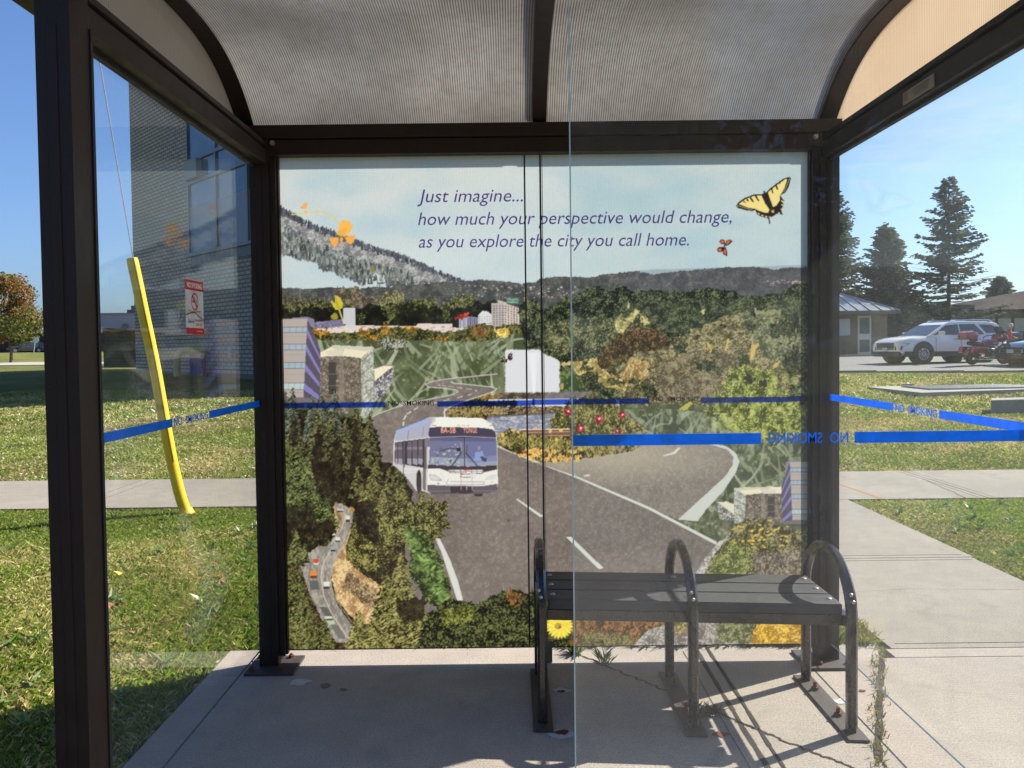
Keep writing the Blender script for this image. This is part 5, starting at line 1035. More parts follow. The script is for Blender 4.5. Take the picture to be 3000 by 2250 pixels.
st('NO SMOKING', y0+.012, 1.594, .025, .126, WI, bold=.02); st('Maximum fine of $100,000', y0+.022, 1.513, .007, .10, BK); st('Barrie', y0+.018, 1.474, .018, .048, NV, .1); st('breathe', y0+.076, 1.481, .014, .056, NV, .1); st('easy', y0+.080, 1.466, .020, .06, OR, 0, .02); st('City of Barrie bylaw', y0+.082, 1.446, .006, .056, WI)

# ================================================================ the mural
MU = empty('mural', (.14, 3.42, .06), 'large printed city collage mural with a bus and winding road behind the bench', 'mural')
MO = Matrix.Translation(-Vector(MU.location)); MY = 3.415
MW, MH = 880, 812
IMG = paint_mural(MW, MH); B_ = np.pad(IMG, ((1, 1), (1, 1), (0, 0)), 'edge'); IMG = .55*IMG+.45*sum(B_[a:a+MH, b:b+MW] for a in range(3) for b in range(3))/9.
c00, c10, c11, c01 = at(805, 455, MY), at(2372, 443, MY), at(2374, 1887, MY), at(832, 1900, MY)
c01.x = c00.x = (c00.x+c01.x)/2; c10.x = c11.x = (c10.x+c11.x)/2; c00.z = c10.z = (c00.z+c10.z)/2; c01.z = c11.z = (c01.z+c11.z)/2
def film_pt(px, py): return at(px, py, MY)
u = np.arange(MW+1)/MW; v = np.arange(MH+1)/MH
FX, FZ = np.meshgrid(c00.x+(c10.x-c00.x)*u, c00.z+(c01.z-c00.z)*v)
V = np.stack([FX, np.full_like(FX, MY), FZ], -1).reshape(-1, 3)-np.array(MU.location)
me = bpy.data.meshes.new('printed_film'); me.vertices.add(len(V)); me.vertices.foreach_set('co', V.astype(np.float32).ravel())
j, i = np.mgrid[0:MH, 0:MW]; a = (j*(MW+1)+i).ravel()
Q = np.stack([a+MW+1, a+MW+2, a+1, a], -1).astype(np.int32)
me.loops.add(Q.size); me.loops.foreach_set('vertex_index', Q.ravel()); me.polygons.add(len(Q)); me.polygons.foreach_set('loop_start', np.arange(0, Q.size, 4, dtype=np.int32)); me.polygons.foreach_set('loop_total', np.full(len(Q), 4, np.int32))
lin = np.where(IMG <= .04045, IMG/12.92, ((IMG+.055)/1.055)**2.4)
pc = np.zeros((MH+1, MW+1, 4), np.float32); pc[..., 3] = 1; pc[:-1, :-1, :3] = lin; pc[-1, :-1, :3] = lin[-1]; pc[:-1, -1, :3] = lin[:, -1]; pc[-1, -1, :3] = lin[-1, -1]
ca = me.color_attributes.new('print', 'FLOAT_COLOR', 'POINT'); ca.data.foreach_set('color', pc.ravel())
t = NT('printed_vinyl'); vc = t.n('VertexColor'); vc.layer_name = 'print'
sc = t.mix(1, vc.outputs[0], (.97, .97, .965), 'MULTIPLY')
FILM = t.done(t.shmix(.02, t.shmix(.80, t.sh('Diffuse', Color=sc), t.sh('Translucent', Color=sc)), t.sh('Glossy', Roughness=.12)))
me.materials.append(FILM); me.update(calc_edges=True)
film = bpy.data.objects.new('printed_film', me); COL.objects.link(film); film.parent = MU
def mtext(body, px, py, px2, mat, size, shear=0, bold=0, name='lettering'):
    p = film_pt(px, py); q = film_pt(px2, py-(px2-px)*.0085); text(name, body, mat, (p.x, MY-.002, p.z), (q.x-p.x, 0, (q.z-p.z)), (0, 0, 1), size, (q-p).length, MU, shear, .0006, bold=bold, M_=MO)
def m_ink(name, col): return m_vinyl(name, col, .75)
PUR = m_ink('purple_ink', (.46, .36, .72)); DNAVY = m_ink('navy_strip_ink', (.02, .03, .11)); AMB = m_ink('amber_sign_ink', (1., .62, .45)); DRK = m_ink('dark_ink', (.03, .03, .03)); PINK = m_ink('violet_sign_ink', (.28, .18, .40))
mtext('Just imagine...', 1223, 593, 1532, PUR, .080, .22); mtext('how much your perspective would change,', 1225, 660, 2143, PUR, .080, .22); mtext('as you explore the city you call home.', 1227, 726, 2018, PUR, .080, .22)
mtext('NO  SMOKING', 1138, 1188, 1272, DNAVY, .030, 0, .01, 'strip_lettering'); mtext('NO  SMOKING', 1912, 1175, 2044, DNAVY, .027, 0, .005, 'strip_lettering')
mtext('Barrie', 1348, 1391, 1377, PINK, .012, .2, .012, 'bus_lettering'); mtext('Transit', 1347, 1400, 1380, PINK, .012, .2, .012, 'bus_lettering')
mtext('barrie.ca/publicart', 1204, 1849, 1275, DRK, .009, 0, .0, 'web_address')
TRIM = simple('joint_gasket', (.02, .02, .024), .5, 0, .2, 30)
for px, w in ((1543, .007), (1588.5, .008)):
    p = film_pt(px, 1100); m = MB(); m.box(p.x-w/2, p.x+w/2, MY-.004, MY-.001, c01.z, c00.z); m.build('joint_strip', TRIM, MU, 0, False, MO)
p = film_pt(1594, 1100); m = MB(); m.box(p.x-.0015, p.x+.0015, MY-.005, MY-.001, c01.z, c00.z); m.build('joint_strip', simple('joint_highlight', (.30, .28, .27), .25, .6, .1, 30), MU, 0, False, MO)  # added pale strip: the highlight along the joint, put in as colour
p = film_pt(1605, 1878); m = MB(); m.box(p.x-.03, p.x+.022, MY-.03, MY-.006, .066, .098); m.box(p.x-.025, p.x+.018, MY-.026, MY-.008, .0, .066); m.build('foot_bracket', simple('grey_bracket', (.22, .21, .20), .45, .7, .15, 40), MU, .002, False, MO)
m = MB(); m.box(c00.x, c10.x, MY-.003, MY+.003, c01.z-.004, c01.z); m.build('bottom_edge', EDGE, MU, 0, False, MO)

# ================================================================ the bench
PLATEM = simple('plate_paint', (.055, .042, .036), .6, 0, .4, 40)
BE = empty('bench', (.637, 3.0, 0), 'black metal bench with three slats and hoop armrests before the mural', 'bench')
SLAT = None
t = NT('charcoal_slat'); n1 = t.noise(60, 4, .7, t.coord('Object', (.2, 1, 1))); n2 = t.noise(220, 3); c = t.mix(n1, (.028, .030, .034), (.060, .062, .067)); c = t.mix(t.ramp(n2, [(.6, 0), (.75, .35)]), c, (.11, .11, .11)); SLAT = t.done(t.pbr(c, t.ramp(n1, [(.3, .42), (.7, .62)]), 0, t.bump(t.math('ADD', n1, n2), .3, .003), .5))
t = NT('bench_paint'); n1 = t.noise(22, 5); n2 = t.noise(140, 4, .7); wz = t.n('SeparateXYZ'); t.set(wz, 0, t.coord('Object'))
c = t.mix(n1, (.010, .0085, .008), (.020, .0165, .015)); low = t.math('MULTIPLY', t.ramp(wz.outputs[2], [(.0, 1), (.35, .3), (.5, 0)]), t.ramp(n2, [(.4, .2), (.7, 1)])); c = t.mix(low, c, (.050, .036, .029)); HOOP = t.done(t.pbr(c, t.ramp(n1, [(.3, .18), (.7, .32)]), 0, None, .6, .3))
for i in range(3):
    m = MB(); y = -.183+i*.1235; m.box(-.515, .53, y, y+.114, .413, .452); s = m.build('slat', SLAT, BE, .005)
    for x in (.505, 0.0, -.505+.01):
        k = MB(); k.lathe([(.011, 0), (.010, .003), (.005, .0055)], (x, y+.057, .4515), (0, 0, 1), 10); k.build('bolt', STEEL, s, 0, True)
for x in (-.540, 0, .548):
    if x == 0: pass
    m = MB(); r = .196; L = [(x, -.215, .01), (x, -.215, .2), (x, -.215, .415)]+[(x, -r*1.097*math.cos(a), .415+r*math.sin(a)) for a in np.linspace(.12, math.pi-.12, 22)]+[(x, .215, .415), (x, .215, .2), (x, .215, .01)]
    h = m.bar(L, (1, 0, 0), .035, .035, rnd=.5).build('hoop_arm', HOOP, BE, 0, True)
    m = MB(); m.box(x-.036, x+.036, -.28, .26, 0, .010); m.build('foot_plate', PLATEM, h, .002)
    for y in (-.1, .12):
        k = MB(); k.cyl((x+.0, y, .016), (0, 0, 1), .014, .012, 6); k.cyl((x, y, .03), (0, 0, 1), .007, .024, 8); k.build('bolt', RUST, h)
    m = MB(); m.box(x-.012, x+.012, -.196, .196, .37, .410); m.build('cross_bar', HOOP, h, .002)
    for z in (.475, .50):
        k = MB(); k.lathe([(.007, 0), (.006, .002), (.003, .0035)], (x-.01+(.5-z)*.3, -.2355, z), (0, -1, 0), 8); k.build('rivet', STEEL, h)
m = MB(); m.box(-.52, .535, -.178, -.15, .372, .4115); m.build('front_rail', HOOP, BE, .002); m = MB(); m.box(-.52, .535, .14, .168, .372, .4115); m.build('back_rail', HOOP, BE, .002)
# the bench stands a little askew: its hoops stay square to the pad while the seat runs slightly forward to the right
def skew(o):
    for c in children(o):
        c.data.transform(Matrix(((1, 0, 0, 0), (-.088, 1, 0, 0), (0, 0, 1, 0), (0, 0, 0, 1)))); skew(c)
skew(BE)
# ================================================================ guy wire with its yellow guard
GW = empty('guy_wire', (-2.84, 6.7, 0), 'bowed bright yellow guy wire guard rising from the lawn edge on the left', 'guy wire')
GO = Matrix.Translation(-Vector(GW.location))
gp = [(-2.815, 6.72, -.03), (-2.86, 6.70, .137), (-2.924, 6.7, .435), (-2.98, 6.7, .78), (-3.045, 6.7, 1.209), (-3.091, 6.7, 1.471), (-3.137, 6.7, 1.713), (-3.185, 6.7, 1.977), (-3.222, 6.7, 2.17)]
def smooth_path(P, n=4):
    P = [Vector(p) for p in P]; out = []
    for i in range(len(P)-1):
        p0, p1, p2, p3 = P[max(i-1, 0)], P[i], P[i+1], P[min(i+2, len(P)-1)]
        for k in range(n):
            t = k/n; out.append(.5*((2*p1)+(p2-p0)*t+(2*p0-5*p1+4*p2-p3)*t*t+(3*p1-p0-3*p2+p3)*t**3))
    return out+[P[-1]]
t = NT('yellow_plastic'); n1 = t.noise(3, 4); n2 = t.noise(60, 4, .7); YEL = t.done(t.pbr(t.mix(t.ramp(n2, [(.55, 0), (.75, .35)]), t.mix(n1, (.76, .47, .008), (.88, .60, .025)), (.46, .31, .05)), .32, 0, None, .5))
m = MB(); L = smooth_path(gp); m.tube(L, [.047]*(len(L)-1)+[.044], 16, 0, False); top = L[-1]
m.tube([L[-2], L[-1]], .040, 16, 0, False); m.lathe([(.07, 0), (.062, .02), (.047, .06)], gp[0][:2]+(-.03,), (-.12, 0, 1), 14); g_ = m.build('guard_tube', YEL, GW, 0, True, GO)
m = MB(); m.bar([p+Vector((.030, -.040, 0)) for p in L[8:]], (0, 1, 0), .005, .012); m.build('guard_seam', simple('dark_yellow', (.45, .28, .01), .5, 0, .1, 30), g_, 0, False, GO)
m = MB(); m.cyl(L[-4]+Vector((-.02, -.046, .02)), (0, 1, 0), .009, .006, 10); m.build('rivet', STEEL, g_, 0, False, GO)
m = MB(); m.tube([(-2.80, 6.72, -.05), (-3.20, 6.7, 2.1), (-3.47, 6.72, 3.9), (-3.95, 6.75, 7.2)], .006, 6); m.build('steel_wire', simple('galvanised_wire', (.35, .36, .37), .4, .6, .2, 60), GW, 0, True, GO)

# ================================================================ brick building behind the left glass
BX, BYY = -2.6, 21.4
BB = empty('brick_building', (BX, BYY, .2), 'tall tan brick building in shade behind the left glass wall', 'building', rz=0)
BRK = m_brick('tan_brick', (.50, .40, .31), (.66, .54, .42), (.10, .085, .075), .42, .15, .026)
ang = math.radians(135); BM = Matrix.Translation((0, 0, 0)) @ Matrix.Rotation(ang, 4, 'Z')   # local x runs along the wall away to the left, local y goes out of the wall
def bpart(mb, name, mats, parent=BB, bevel=0):
    o = mb.build(name, mats, parent, bevel)
    if parent is BB: o.rotation_euler = (0, 0, ang)
    return o
WL, WD, WHT = 20.8, 15., 16.
wx0, wx1 = 8.3, 13.4     # window bay along the wall
m = MB(); m.box(0, WL, -WD, 0, -.6, WHT); bpart(m, 'wall', BRK)
m = MB(); m.box(-.1, WL+.1, -WD-.1, .06, WHT+.002, WHT+.35); bpart(m, 'roof', simple('roof_edge', (.06, .055, .05), .6))
m = MB(); m.box(0, WL, .002, .05, -.5, .32); bpart(m, 'plinth', m_concrete('plinth', (.22, .20, .18), (.25, .23, .2), False))
WIN = m_window('office_glass', (.035, .07, .13), .03); ALU = simple('grey_aluminium', (.16, .16, .165), .4, .5)
wl0, wl1 = 1.9, 14.4
for z0, z1 in ((5.0, 11.2), (12.4, 15.2)):
    m = MB(); m.box(wl0, wl1, .002, .05, z0, z1); w = bpart(m, 'window', WIN)
    fr = MB()
    for x in np.linspace(wl0, wl1, 6): fr.box(x-.05, x+.05, .052, .12, z0, z1)
    for z in (z0, z0+2.84, z0+3.7, z1) if z0 < 6 else (z0, z1): fr.box(wl0-.05, wl1+.05, .052, .115, z-.06, z+.06)
    fr.build('window_frame', ALU, w)
    if z0 < 6:
        ac = MB(); ac.box(wl1-1.25, wl1-.1, .06, .3, 7.9, 8.62); a = ac.build('air_conditioner', simple('ac_grey', (.22, .22, .22), .6), w, .02)
    lou = MB(); lou.box(wl0, wl1, .051, .056, z0+.05, z0+1.9); lou.build('blind', simple('pale_blind', (.22, .27, .33), .5), w)
m = MB(); m.box(wl0, wl1, .002, .045, 4.55, 4.93); bpart(m, 'spandrel_panel', simple('dark_spandrel', (.06, .065, .075), .4))
m = MB(); m.box(11.0, 11.25, .005, .08, .9, 1.3); bpart(m, 'outlet_box', simple('outlet_grey', (.35, .36, .37), .5))
PV = Vector((-12.9, 30.2, 0)); pz = float(gz(PV.x, PV.y))
GP = empty('gas_pipe', (PV.x, PV.y, pz), 'pale yellow bent gas pipe beside the shaded brick building', 'pipe')
m = MB(); m.tube(smooth_path([(0, 0, -.05), (0, 0, .45), (.03, 0, .75), (.16, .02, .95), (.4, .1, 1.0), (1.1, .45, 1.0)]), .13, 14); m.build('bent_pipe', simple('old_yellow', (.42, .36, .16), .5, 0, .2, 12), GP, 0, True)
m = MB(); m.box(.45, .95, .1, .45, .0, .82); m.build('meter_box', simple('meter_blue', (.05, .07, .2), .5), GP, .02)
# ---------------------------------------------------------------- far left
def zg(x, y): return float(gz(x, y))
e0, e1 = at(302, 1000, 44), at(425, 1000, 44); zb_ = zg(-22, 44)
m = MB(); m.prism([(e0.x, 44, zb_-.3), (e1.x, 44, zb_-.3), (e1.x, 44, 2.58), (e0.x, 44, 2.72)], (0, 3.5, 0)); m.box(e0.x-.05, e1.x+.05, 43.97, 44.0, 2.45, 2.5)
EN = m.build('enclosure_wall', m_brick('dark_block', (.085, .078, .07), (.11, .1, .09), (.05, .048, .045), .4, .2, .015)); tag(EN, 'low dark block enclosure wall on the lawn behind the yellow guard', 'wall')
FE = empty('wooden_fence', (-60, 105, 1.2), 'long dark brown wooden fence beyond the street at far left', 'fence'); x0, x1 = -84, -46
m = MB()
for x in np.arange(x0, x1, .3): m.box(x, x+.28, 105, 105.05, .9, 4.0+.06*math.sin(x*7))
m.build('fence_boards', simple('dark_fence', (.050, .036, .026), .9, 0, .4, 3), FE, 0, False, Matrix.Translation((60, -105, -1.2)))
for x in np.arange(x0, x1, 2.4): m = MB(); m.box(x, x+.15, 104.8, 104.99, .9, 4.15); m.build('post', BARK, FE, 0, False, Matrix.Translation((60, -105, -1.2)))
WA = empty('warehouse', (-52, 120, 1), 'low long lavender grey flat roofed building far away at left', 'building'); WO = Matrix.Translation((52, -120, -1))
m = MB(); m.box(-63.2, -38, 120, 150, 0, 7.05); m.build('wall', simple('lavender_siding', (.33, .31, .38), .8, 0, .06, .4), WA, 0, False, WO)
m = MB(); m.box(-63.3, -37.9, 119.9, 150.1, 7.053, 7.3); m.build('roof_edge', simple('roof_trim', (.24, .22, .27), .6), WA, 0, False, WO)
m = MB(); m.box(-59.0, -55.5, 122, 126, 7.3, 8.5); m.box(-59.9, -59.0, 122.5, 125, 7.3, 7.9); m.build('roof_unit', simple('roof_unit_grey', (.07, .07, .08), .6), WA, 0, False, WO)
m = MB(); m.lathe([(.5, 0), (.5, .15), (.3, .3)], (-59, 119.85, 5.1), (0, -1, 0), 12); m.build('wall_lamp', ALU, WA, 0, True, WO)
SS = empty('stop_sign', (at(105, 1030, 90).x, 90, zg(-54, 90)), 'white back of an octagonal stop sign on a leaning post', 'road sign'); b = 2.85
m = MB(); oct_ = [(.40*math.cos(math.radians(22.5+45*i)), -.02, b-zg(-54, 90)+.40*math.sin(math.radians(22.5+45*i))) for i in range(8)]; m.prism(oct_, (0, .02, 0)); m.build('sign_plate', simple('bare_plate', (.62, .63, .63), .5, 0, .05), SS)
m = MB(); m.tube([(-.28, .03, -.1), (0, .03, b-zg(-54, 90)+.3)], .05, 6); m.build('sign_post', simple('grey_post', (.35, .35, .34), .6), SS)

# ================================================================ trees
def leaf_cloud(centres, n, size, cols, rs, flat=.6):
    """n small leaf faces spread through ellipsoid clumps; cols(z01, noise) gives colour"""
    V = []; C = []
    tot = sum(c[3]**2 for c in centres)
    for (cx, cy, cz, r, k) in centres:
        q = int(n*r*r/tot)
        d = rs.normal(size=(q, 3)); d /= np.linalg.norm(d, axis=1)[:, None]; rr = r*(.35+.65*rs.rand(q)**.5)
        p = d*rr[:, None]*np.array([1, 1, flat])+np.array([cx, cy, cz])
        a = rs.normal(size=(q, 3)); a /= np.linalg.norm(a, axis=1)[:, None]; b = np.cross(a, rs.normal(size=(q, 3))); b /= np.linalg.norm(b, axis=1)[:, None]
        s = size*rs.uniform(.6, 1.3, q)[:, None]
        V.append(np.stack([p-a*s*.5, p+b*s*.32, p+a*s*.5, p-b*s*.32], 1).reshape(-1, 3)); C.append(cols(p, q, k))
    return np.concatenate(V), np.concatenate(C)
def broadleaf(name, loc, h, cr, label, colf, n=6000, size=.28, trunk_h=None, seed=1, group=None, clumps=26, tr=.16):
    rs = np.random.RandomState(seed); T = empty(name, loc, label, 'tree', group); th = trunk_h or h*.3
    m = MB(); m.tube(smooth_path([(0, 0, -.4), (.05, 0, th*.5), (-.03, .04, th), (.05, 0, h*.8)]), tr, 8, 0, True, tr*.25)
    for i in range(9):
        a = rs.uniform(0, 6.28); z = rs.uniform(th*.9, h*.65); m.tube([(0, 0, z), (math.cos(a)*cr*.45, math.sin(a)*cr*.45, z+h*.13), (math.cos(a)*cr*.75, math.sin(a)*cr*.75, z+h*.22)], tr*.4, 5, 0, False, tr*.08)
    m.build('trunk', BARK, T, 0, True)
    cs = []
    for i in range(clumps):
        z = rs.uniform(th, h*.93); t = (z-th)/(h-th); w = cr*(math.sin(math.pi*min(1, .18+.82*t)**.8)**.7 if t < .98 else .2); a = rs.uniform(0, 6.28); d = w*rs.uniform(.25, .85); cs.append((d*math.cos(a), d*math.sin(a), z, cr*rs.uniform(.26, .42), rs.rand()))
    V, C = leaf_cloud(cs, n, size, colf, rs, .8); quads('crown', V, LEAF, T, C); return T
def colf_maple(p, q, k):
    r = np.random.RandomState(int(k*1000)); t = r.rand(q)[:, None]; g1 = np.array([.09, .12, .022]); g2 = np.array([.19, .19, .04]); o1 = np.array([.28, .10, .035]); o2 = np.array([.36, .17, .06])
    orange = (k > .62)*(.42)+np.clip((p[:, 2]-3.2)/4, 0, .4)-np.clip(p[:, 0]*.18, -.1, .45); m_ = (r.rand(q) < orange)[:, None]
    return np.where(m_, o1*(1-t)+o2*t, g1*(1-t)+g2*t)
tx = at(32, 1070, 60); broadleaf('maple_tree', (tx.x, 60, zg(tx.x, 60)), 6.75, 2.75, 'round maple turning orange and green beside the far left street', colf_maple, 9000, .22, 1.9, 3, None, 34, .13)
def colf_dark(p, q, k):
    r = np.random.RandomState(int(k*999)); t = r.rand(q)[:, None]; return np.array([.035, .06, .016])*(1-t)+np.array([.08, .11, .03])*t
for i, (x, y, h, cr) in enumerate(((3.5, -15.5, 11, 4.6), (11.5, -17, 12, 5), (-6, -18, 10, 4.4), (19.5, -16, 11, 4.8))):
    broadleaf('street_tree', (x, y, -.28), h, cr, 'leafy green tree on the far side of the road, mirrored in the front glass', colf_dark, 7000, .42, 2.2, 20+i, 'trees across the road', 30, .22)
def spruce(loc, h, r, label, seed, group=None, name='spruce_tree', dens=1., bare=0., dead=0.):
    rs = np.random.RandomState(seed); T = empty(name, loc, label, 'tree', group)
    m = MB(); m.tube([(0, 0, -.4), (.04, 0, h*.4), (0, .03, h*.98)], .20*h/12, 8, 0, True, .02); V = []; C = []
    z = h*.05
    while z < h*.985:
        t = z/h; nb = int(rs.randint(7, 10)*dens)
        for b in range(max(3, nb)):
            a = rs.uniform(0, 6.28); L = r*1.12*(1-t)**.80*rs.uniform(.5, 1.18)+.10; da, db = math.cos(a), math.sin(a); z_ = z; z = z+rs.uniform(-.2, .2); dead_b = rs.rand() < dead*(1-t)*1.5 and z < h*.55
            droop = -.16 if t < .7 else .25; n = max(3, int(L/.20)); pts = []
            for i in range(n+1):
                u = i/n; pts.append((da*L*u, db*L*u, z+L*(droop*u+.16*u*u*(1.6 if t < .7 else 1))))
            m.tube([pts[0], pts[len(pts)//2], pts[-1]], .035*h/12*(1-t)+.010, 4, 0, False, .006)
            z = z_
            if dead_b: continue
            for i in range(1, n+1):
                p = np.array(pts[i]); wd = .34*(1-.55*i/n)*(.6+.5*(1-t))
                for q in range(int(3*dens)+1):
                    s = rs.uniform(.6, 1.25); sd = rs.choice((-1, 1)); side = np.array([-db*sd, da*sd, -.35*rs.rand()-.05]); fwd_ = np.array([da, db, rs.uniform(-.3, .1)]); o = p+rs.normal(size=3)*np.array([.08, .08, .05])
                    tip = o+side*wd*s+fwd_*.18*s; wv = np.array([0, 0, .085*s])+fwd_*.05
                    V += [o-wv*.6, o+wv*.6, tip+wv*.35, tip-wv*.45]
                    k = rs.uniform(.55, 1.3); C.append((.085*k, .108*k, .068*k) if rs.rand() > .18 else (.16*k, .145*k, .085*k))
        z += h*rs.uniform(.012, .026)
    m.build('trunk', BARK, T, 0, True); quads('crown', np.array(V), LEAF, T, C); return T
p = at(2780, 515, 58); spruce((p.x, 58, zg(p.x, 58)), p.z-zg(p.x, 58), 3.6, 'tallest spruce with thin bare lower boughs behind the white car', 31, 'spruces behind the parking lot', dens=1.0, dead=.55)
p = at(2598, 655, 60); spruce((p.x, 60, zg(p.x, 60)), p.z-zg(p.x, 60), 3.0, 'dense spruce second from the shelter post, shorter than its neighbours', 32, 'spruces behind the parking lot', dens=1.5)
p = at(2455, 560, 63); spruce((p.x-.3, 63, zg(p.x, 63)), p.z-zg(p.x, 63)+.2, 3.6, 'spruce half hidden by the right back post of the shelter', 33, 'spruces behind the parking lot', dens=1.3)
p = at(2930, 812, 78); spruce((p.x, 78, zg(p.x, 78)), p.z-zg(p.x, 78), 2.7, 'small round pine above the brown roof at far right', 34, None, 'pine_tree', 1.4)

# ================================================================ right hand buildings
LB = empty('lodge', (20, 52, .5), 'small brick building with grey metal hip roof behind the right post', 'building'); x1 = at(2560, 1000, 52).x; xr = at(2617, 912, 52).x; LO = Matrix.Translation((-20, -52, -.5)); gz0 = zg(22, 52)
LBR = m_brick('lodge_brick', (.20, .14, .105), (.26, .185, .135), (.28, .25, .22), .22, .075, .01)
m = MB(); m.box(14.5, x1+.9, 52, 62, gz0-.3, 3.5); m.build('wall', LBR, LB, 0, False, LO)
m = MB(); m.add([(13.9, 51.2, 3.5), (xr, 51.2, 3.5), (xr, 62.8, 3.5), (13.9, 62.8, 3.5), (17.6, 57, 5.7), (21.2, 57, 5.7)], [(0, 1, 5, 4), (1, 2, 5), (2, 3, 4, 5), (3, 0, 4), (0, 3, 2, 1)]); ro = m.build('roof', simple('metal_roof', (.30, .30, .31), .35, .5, .1, 2), LB, 0, False, LO)
m = MB()
for i in range(15):
    t_ = (i+.5)/15; a = Vector((13.9+(xr-13.9)*t_, 51.2, 3.53)); tx_ = min(max(a.x, 17.6), 21.2); k = 1 if 17.6 <= a.x <= 21.2 else ((a.x-13.9)/3.7 if a.x < 17.6 else (xr-a.x)/(xr-21.2)); b_ = Vector((a.x, 51.2+5.8*k, 3.53+2.2*k)); m.bar([a, b_], (1, 0, 0), .07, .06)
m.tube([(xr, 51.2, 3.52), (21.2, 57, 5.72)], .07, 5); m.build('roof_seam', simple('seam_grey', (.42, .42, .43), .4, .4), ro, 0, False, Matrix.Identity(4) @ LO)
m = MB(); m.box(13.85, xr+.05, 51.1, 51.25, 3.27, 3.497); m.build('fascia', simple('dark_fascia', (.13, .12, .12), .6), LB, 0, False, LO)
wx0, wx1 = at(2512, 980, 52).x, at(2551, 980, 52).x
m = MB(); m.box(wx0, wx1, 51.93, 51.997, gz0+.05, 3.2); w = m.build('window_bay', simple('white_frame', (.62, .62, .60), .5), LB, 0, False, LO)
for a, b in ((gz0+.25, gz0+1.05), (gz0+1.45, 3.05)):
    m = MB(); m.box(wx0+.12, wx1-.12, 51.90, 51.928, a, b); m.build('pane', m_window('lodge_glass', (.05, .07, .08)), w, 0, False, LO)
m = MB(); m.box(wx0-1.5, wx0-.5, 51.96, 51.998, 1.9, 3.0); m.build('wall_sign', simple('pale_sign', (.50, .52, .56), .6), LB, 0, False, LO)
HB = empty('pavilion', (36, 64, .5), 'wide dark brown building with a low hip roof behind the parked vehicles', 'building'); HO = Matrix.Translation((-36, -64, -.5)); gz1 = zg(36, 64)
m = MB(); m.box(24, 62, 64, 78, gz1-.3, 3.85); m.build('wall', m_brick('brown_brick', (.08, .055, .042), (.10, .068, .052), (.08, .066, .058), .24, .08, .01), HB, 0, False, HO)
m = MB(); m.box(23, 37.2, 63.2, 79, 3.853, 4.35); m.build('flat_roof', simple('brown_fascia', (.045, .034, .03), .8, 0, .15, 8, 0, .05), HB, 0, False, HO)
m = MB(); m.add([(37.2, 62.6, 3.95), (70, 62.6, 3.95), (70, 80, 3.95), (37.2, 80, 3.95), (48.5, 71, 6.3), (60, 71, 6.3)], [(0, 1, 5, 4), (1, 2, 5), (2, 3, 4, 5), (3, 0, 4), (0, 3, 2, 1)]); m.build('hip_roof', simple('brown_shingle', (.05, .033, .027), .9, 0, .3, 3, 0, .05), HB, 0, False, HO)
for i in range(7):
    x = at(2872, 950, 64).x+i*1.32; m = MB(); m.box(x, x+1.2, 63.93, 63.998, 2.1, 3.35); w = m.build('window', simple('brown_frame', (.09, .06, .05), .6), HB, 0, False, HO); m = MB(); m.box(x+.08, x+1.12, 63.90, 63.928, 2.2, 3.25); m.build('pane', m_window('pale_pane', (.30, .31, .27), .2), w, 0, False, HO)
for a, b in ((24.6, 26.4), (27.6, 29.4), (31, 33)):
    m = MB(); m.box(a, b, 63.94, 63.998, gz1+.1, 3.0); m.build('window', m_window('dark_pane', (.03, .035, .04)), HB, 0, False, HO)
# ---------------------------------------------------------------- utility slabs on the lawn
def slab(name, pts, z0, z1, label, cat, grate=None, rz=0):
    c = sum((Vector((*p, 0)) for p in pts), Vector())/len(pts); T = empty(name, (c.x, c.y, z0), label, cat); O = Matrix.Translation((-c.x, -c.y, -z0))
    m = MB(); m.prism([(*p, z0-.2) for p in pts], (0, 0, z1-z0+.2)); m.build('concrete_top', m_concrete(name+'_concrete', (.40, .38, .34), (.44, .42, .38), False), T, .01, False, O)
    if grate:
        m = MB(); m.prism([(*p, z1+.003) for p in grate], (0, 0, .02)); gt = m.build('grate', simple('steel_grate', (.16, .16, .165), .5, .6, .5, 20, .5), T, 0, False, O)
        (ax, ay), (bx, by), (cx_, cy_), (dx, dy) = grate; k = MB()
        for i in range(1, 14): u_ = i/14; k.bar([(ax+(bx-ax)*u_, ay+(by-ay)*u_, z1+.03), (dx+(cx_-dx)*u_, dy+(cy_-dy)*u_, z1+.03)], (0, 0, 1), .014, .03)
        k.build('grate_bars', ALU, gt, 0, False, O)
        k = MB(); k.box(grate[0][0]+.1, grate[0][0]+.4, grate[0][1]+.12, grate[0][1]+.2, z1+.03, z1+.075); k.build('hinge', STEEL, gt, 0, False, O)
    return T
def gp_(px, py, z):   # ground point under a picture point at height z
    r = ray(px, py); k = (z-EYE)/r.z; return (r.x*k, r.y*k)
zt = .25
A_, B_, C_, D_ = gp_(2540, 1133, zt), gp_(2699, 1150, zt), gp_(3120, 1136, zt), gp_(2960, 1124, zt)
A2, B2, C2, D2 = gp_(2640, 1134, zt), gp_(2725, 1143, zt), gp_(3080, 1136, zt), gp_(2930, 1129, zt)
slab('utility_vault', [A_, B_, C_, D_], zg(*B_)-.02, zt, 'broad concrete vault with steel grate set in the right lawn', 'utility vault', [A2, B2, C2, D2])
zt = .343; A_, B_ = gp_(2903, 1172, zt), gp_(3200, 1164, zt); sl = MB(); sl.prism([(A_[0], A_[1], -.1), (B_[0], B_[1], -.1), (B_[0]*1.036, B_[1]*1.036, -.1), (A_[0]*1.036, A_[1]*1.036, -.1)], (0, 0, zt+.1)); o = sl.build('concrete_block', m_concrete('block_concrete', (.36, .34, .31), (.4, .38, .34), False), None, .015); tag(o, 'low concrete block with shaded front on the lawn at right edge', 'concrete block')

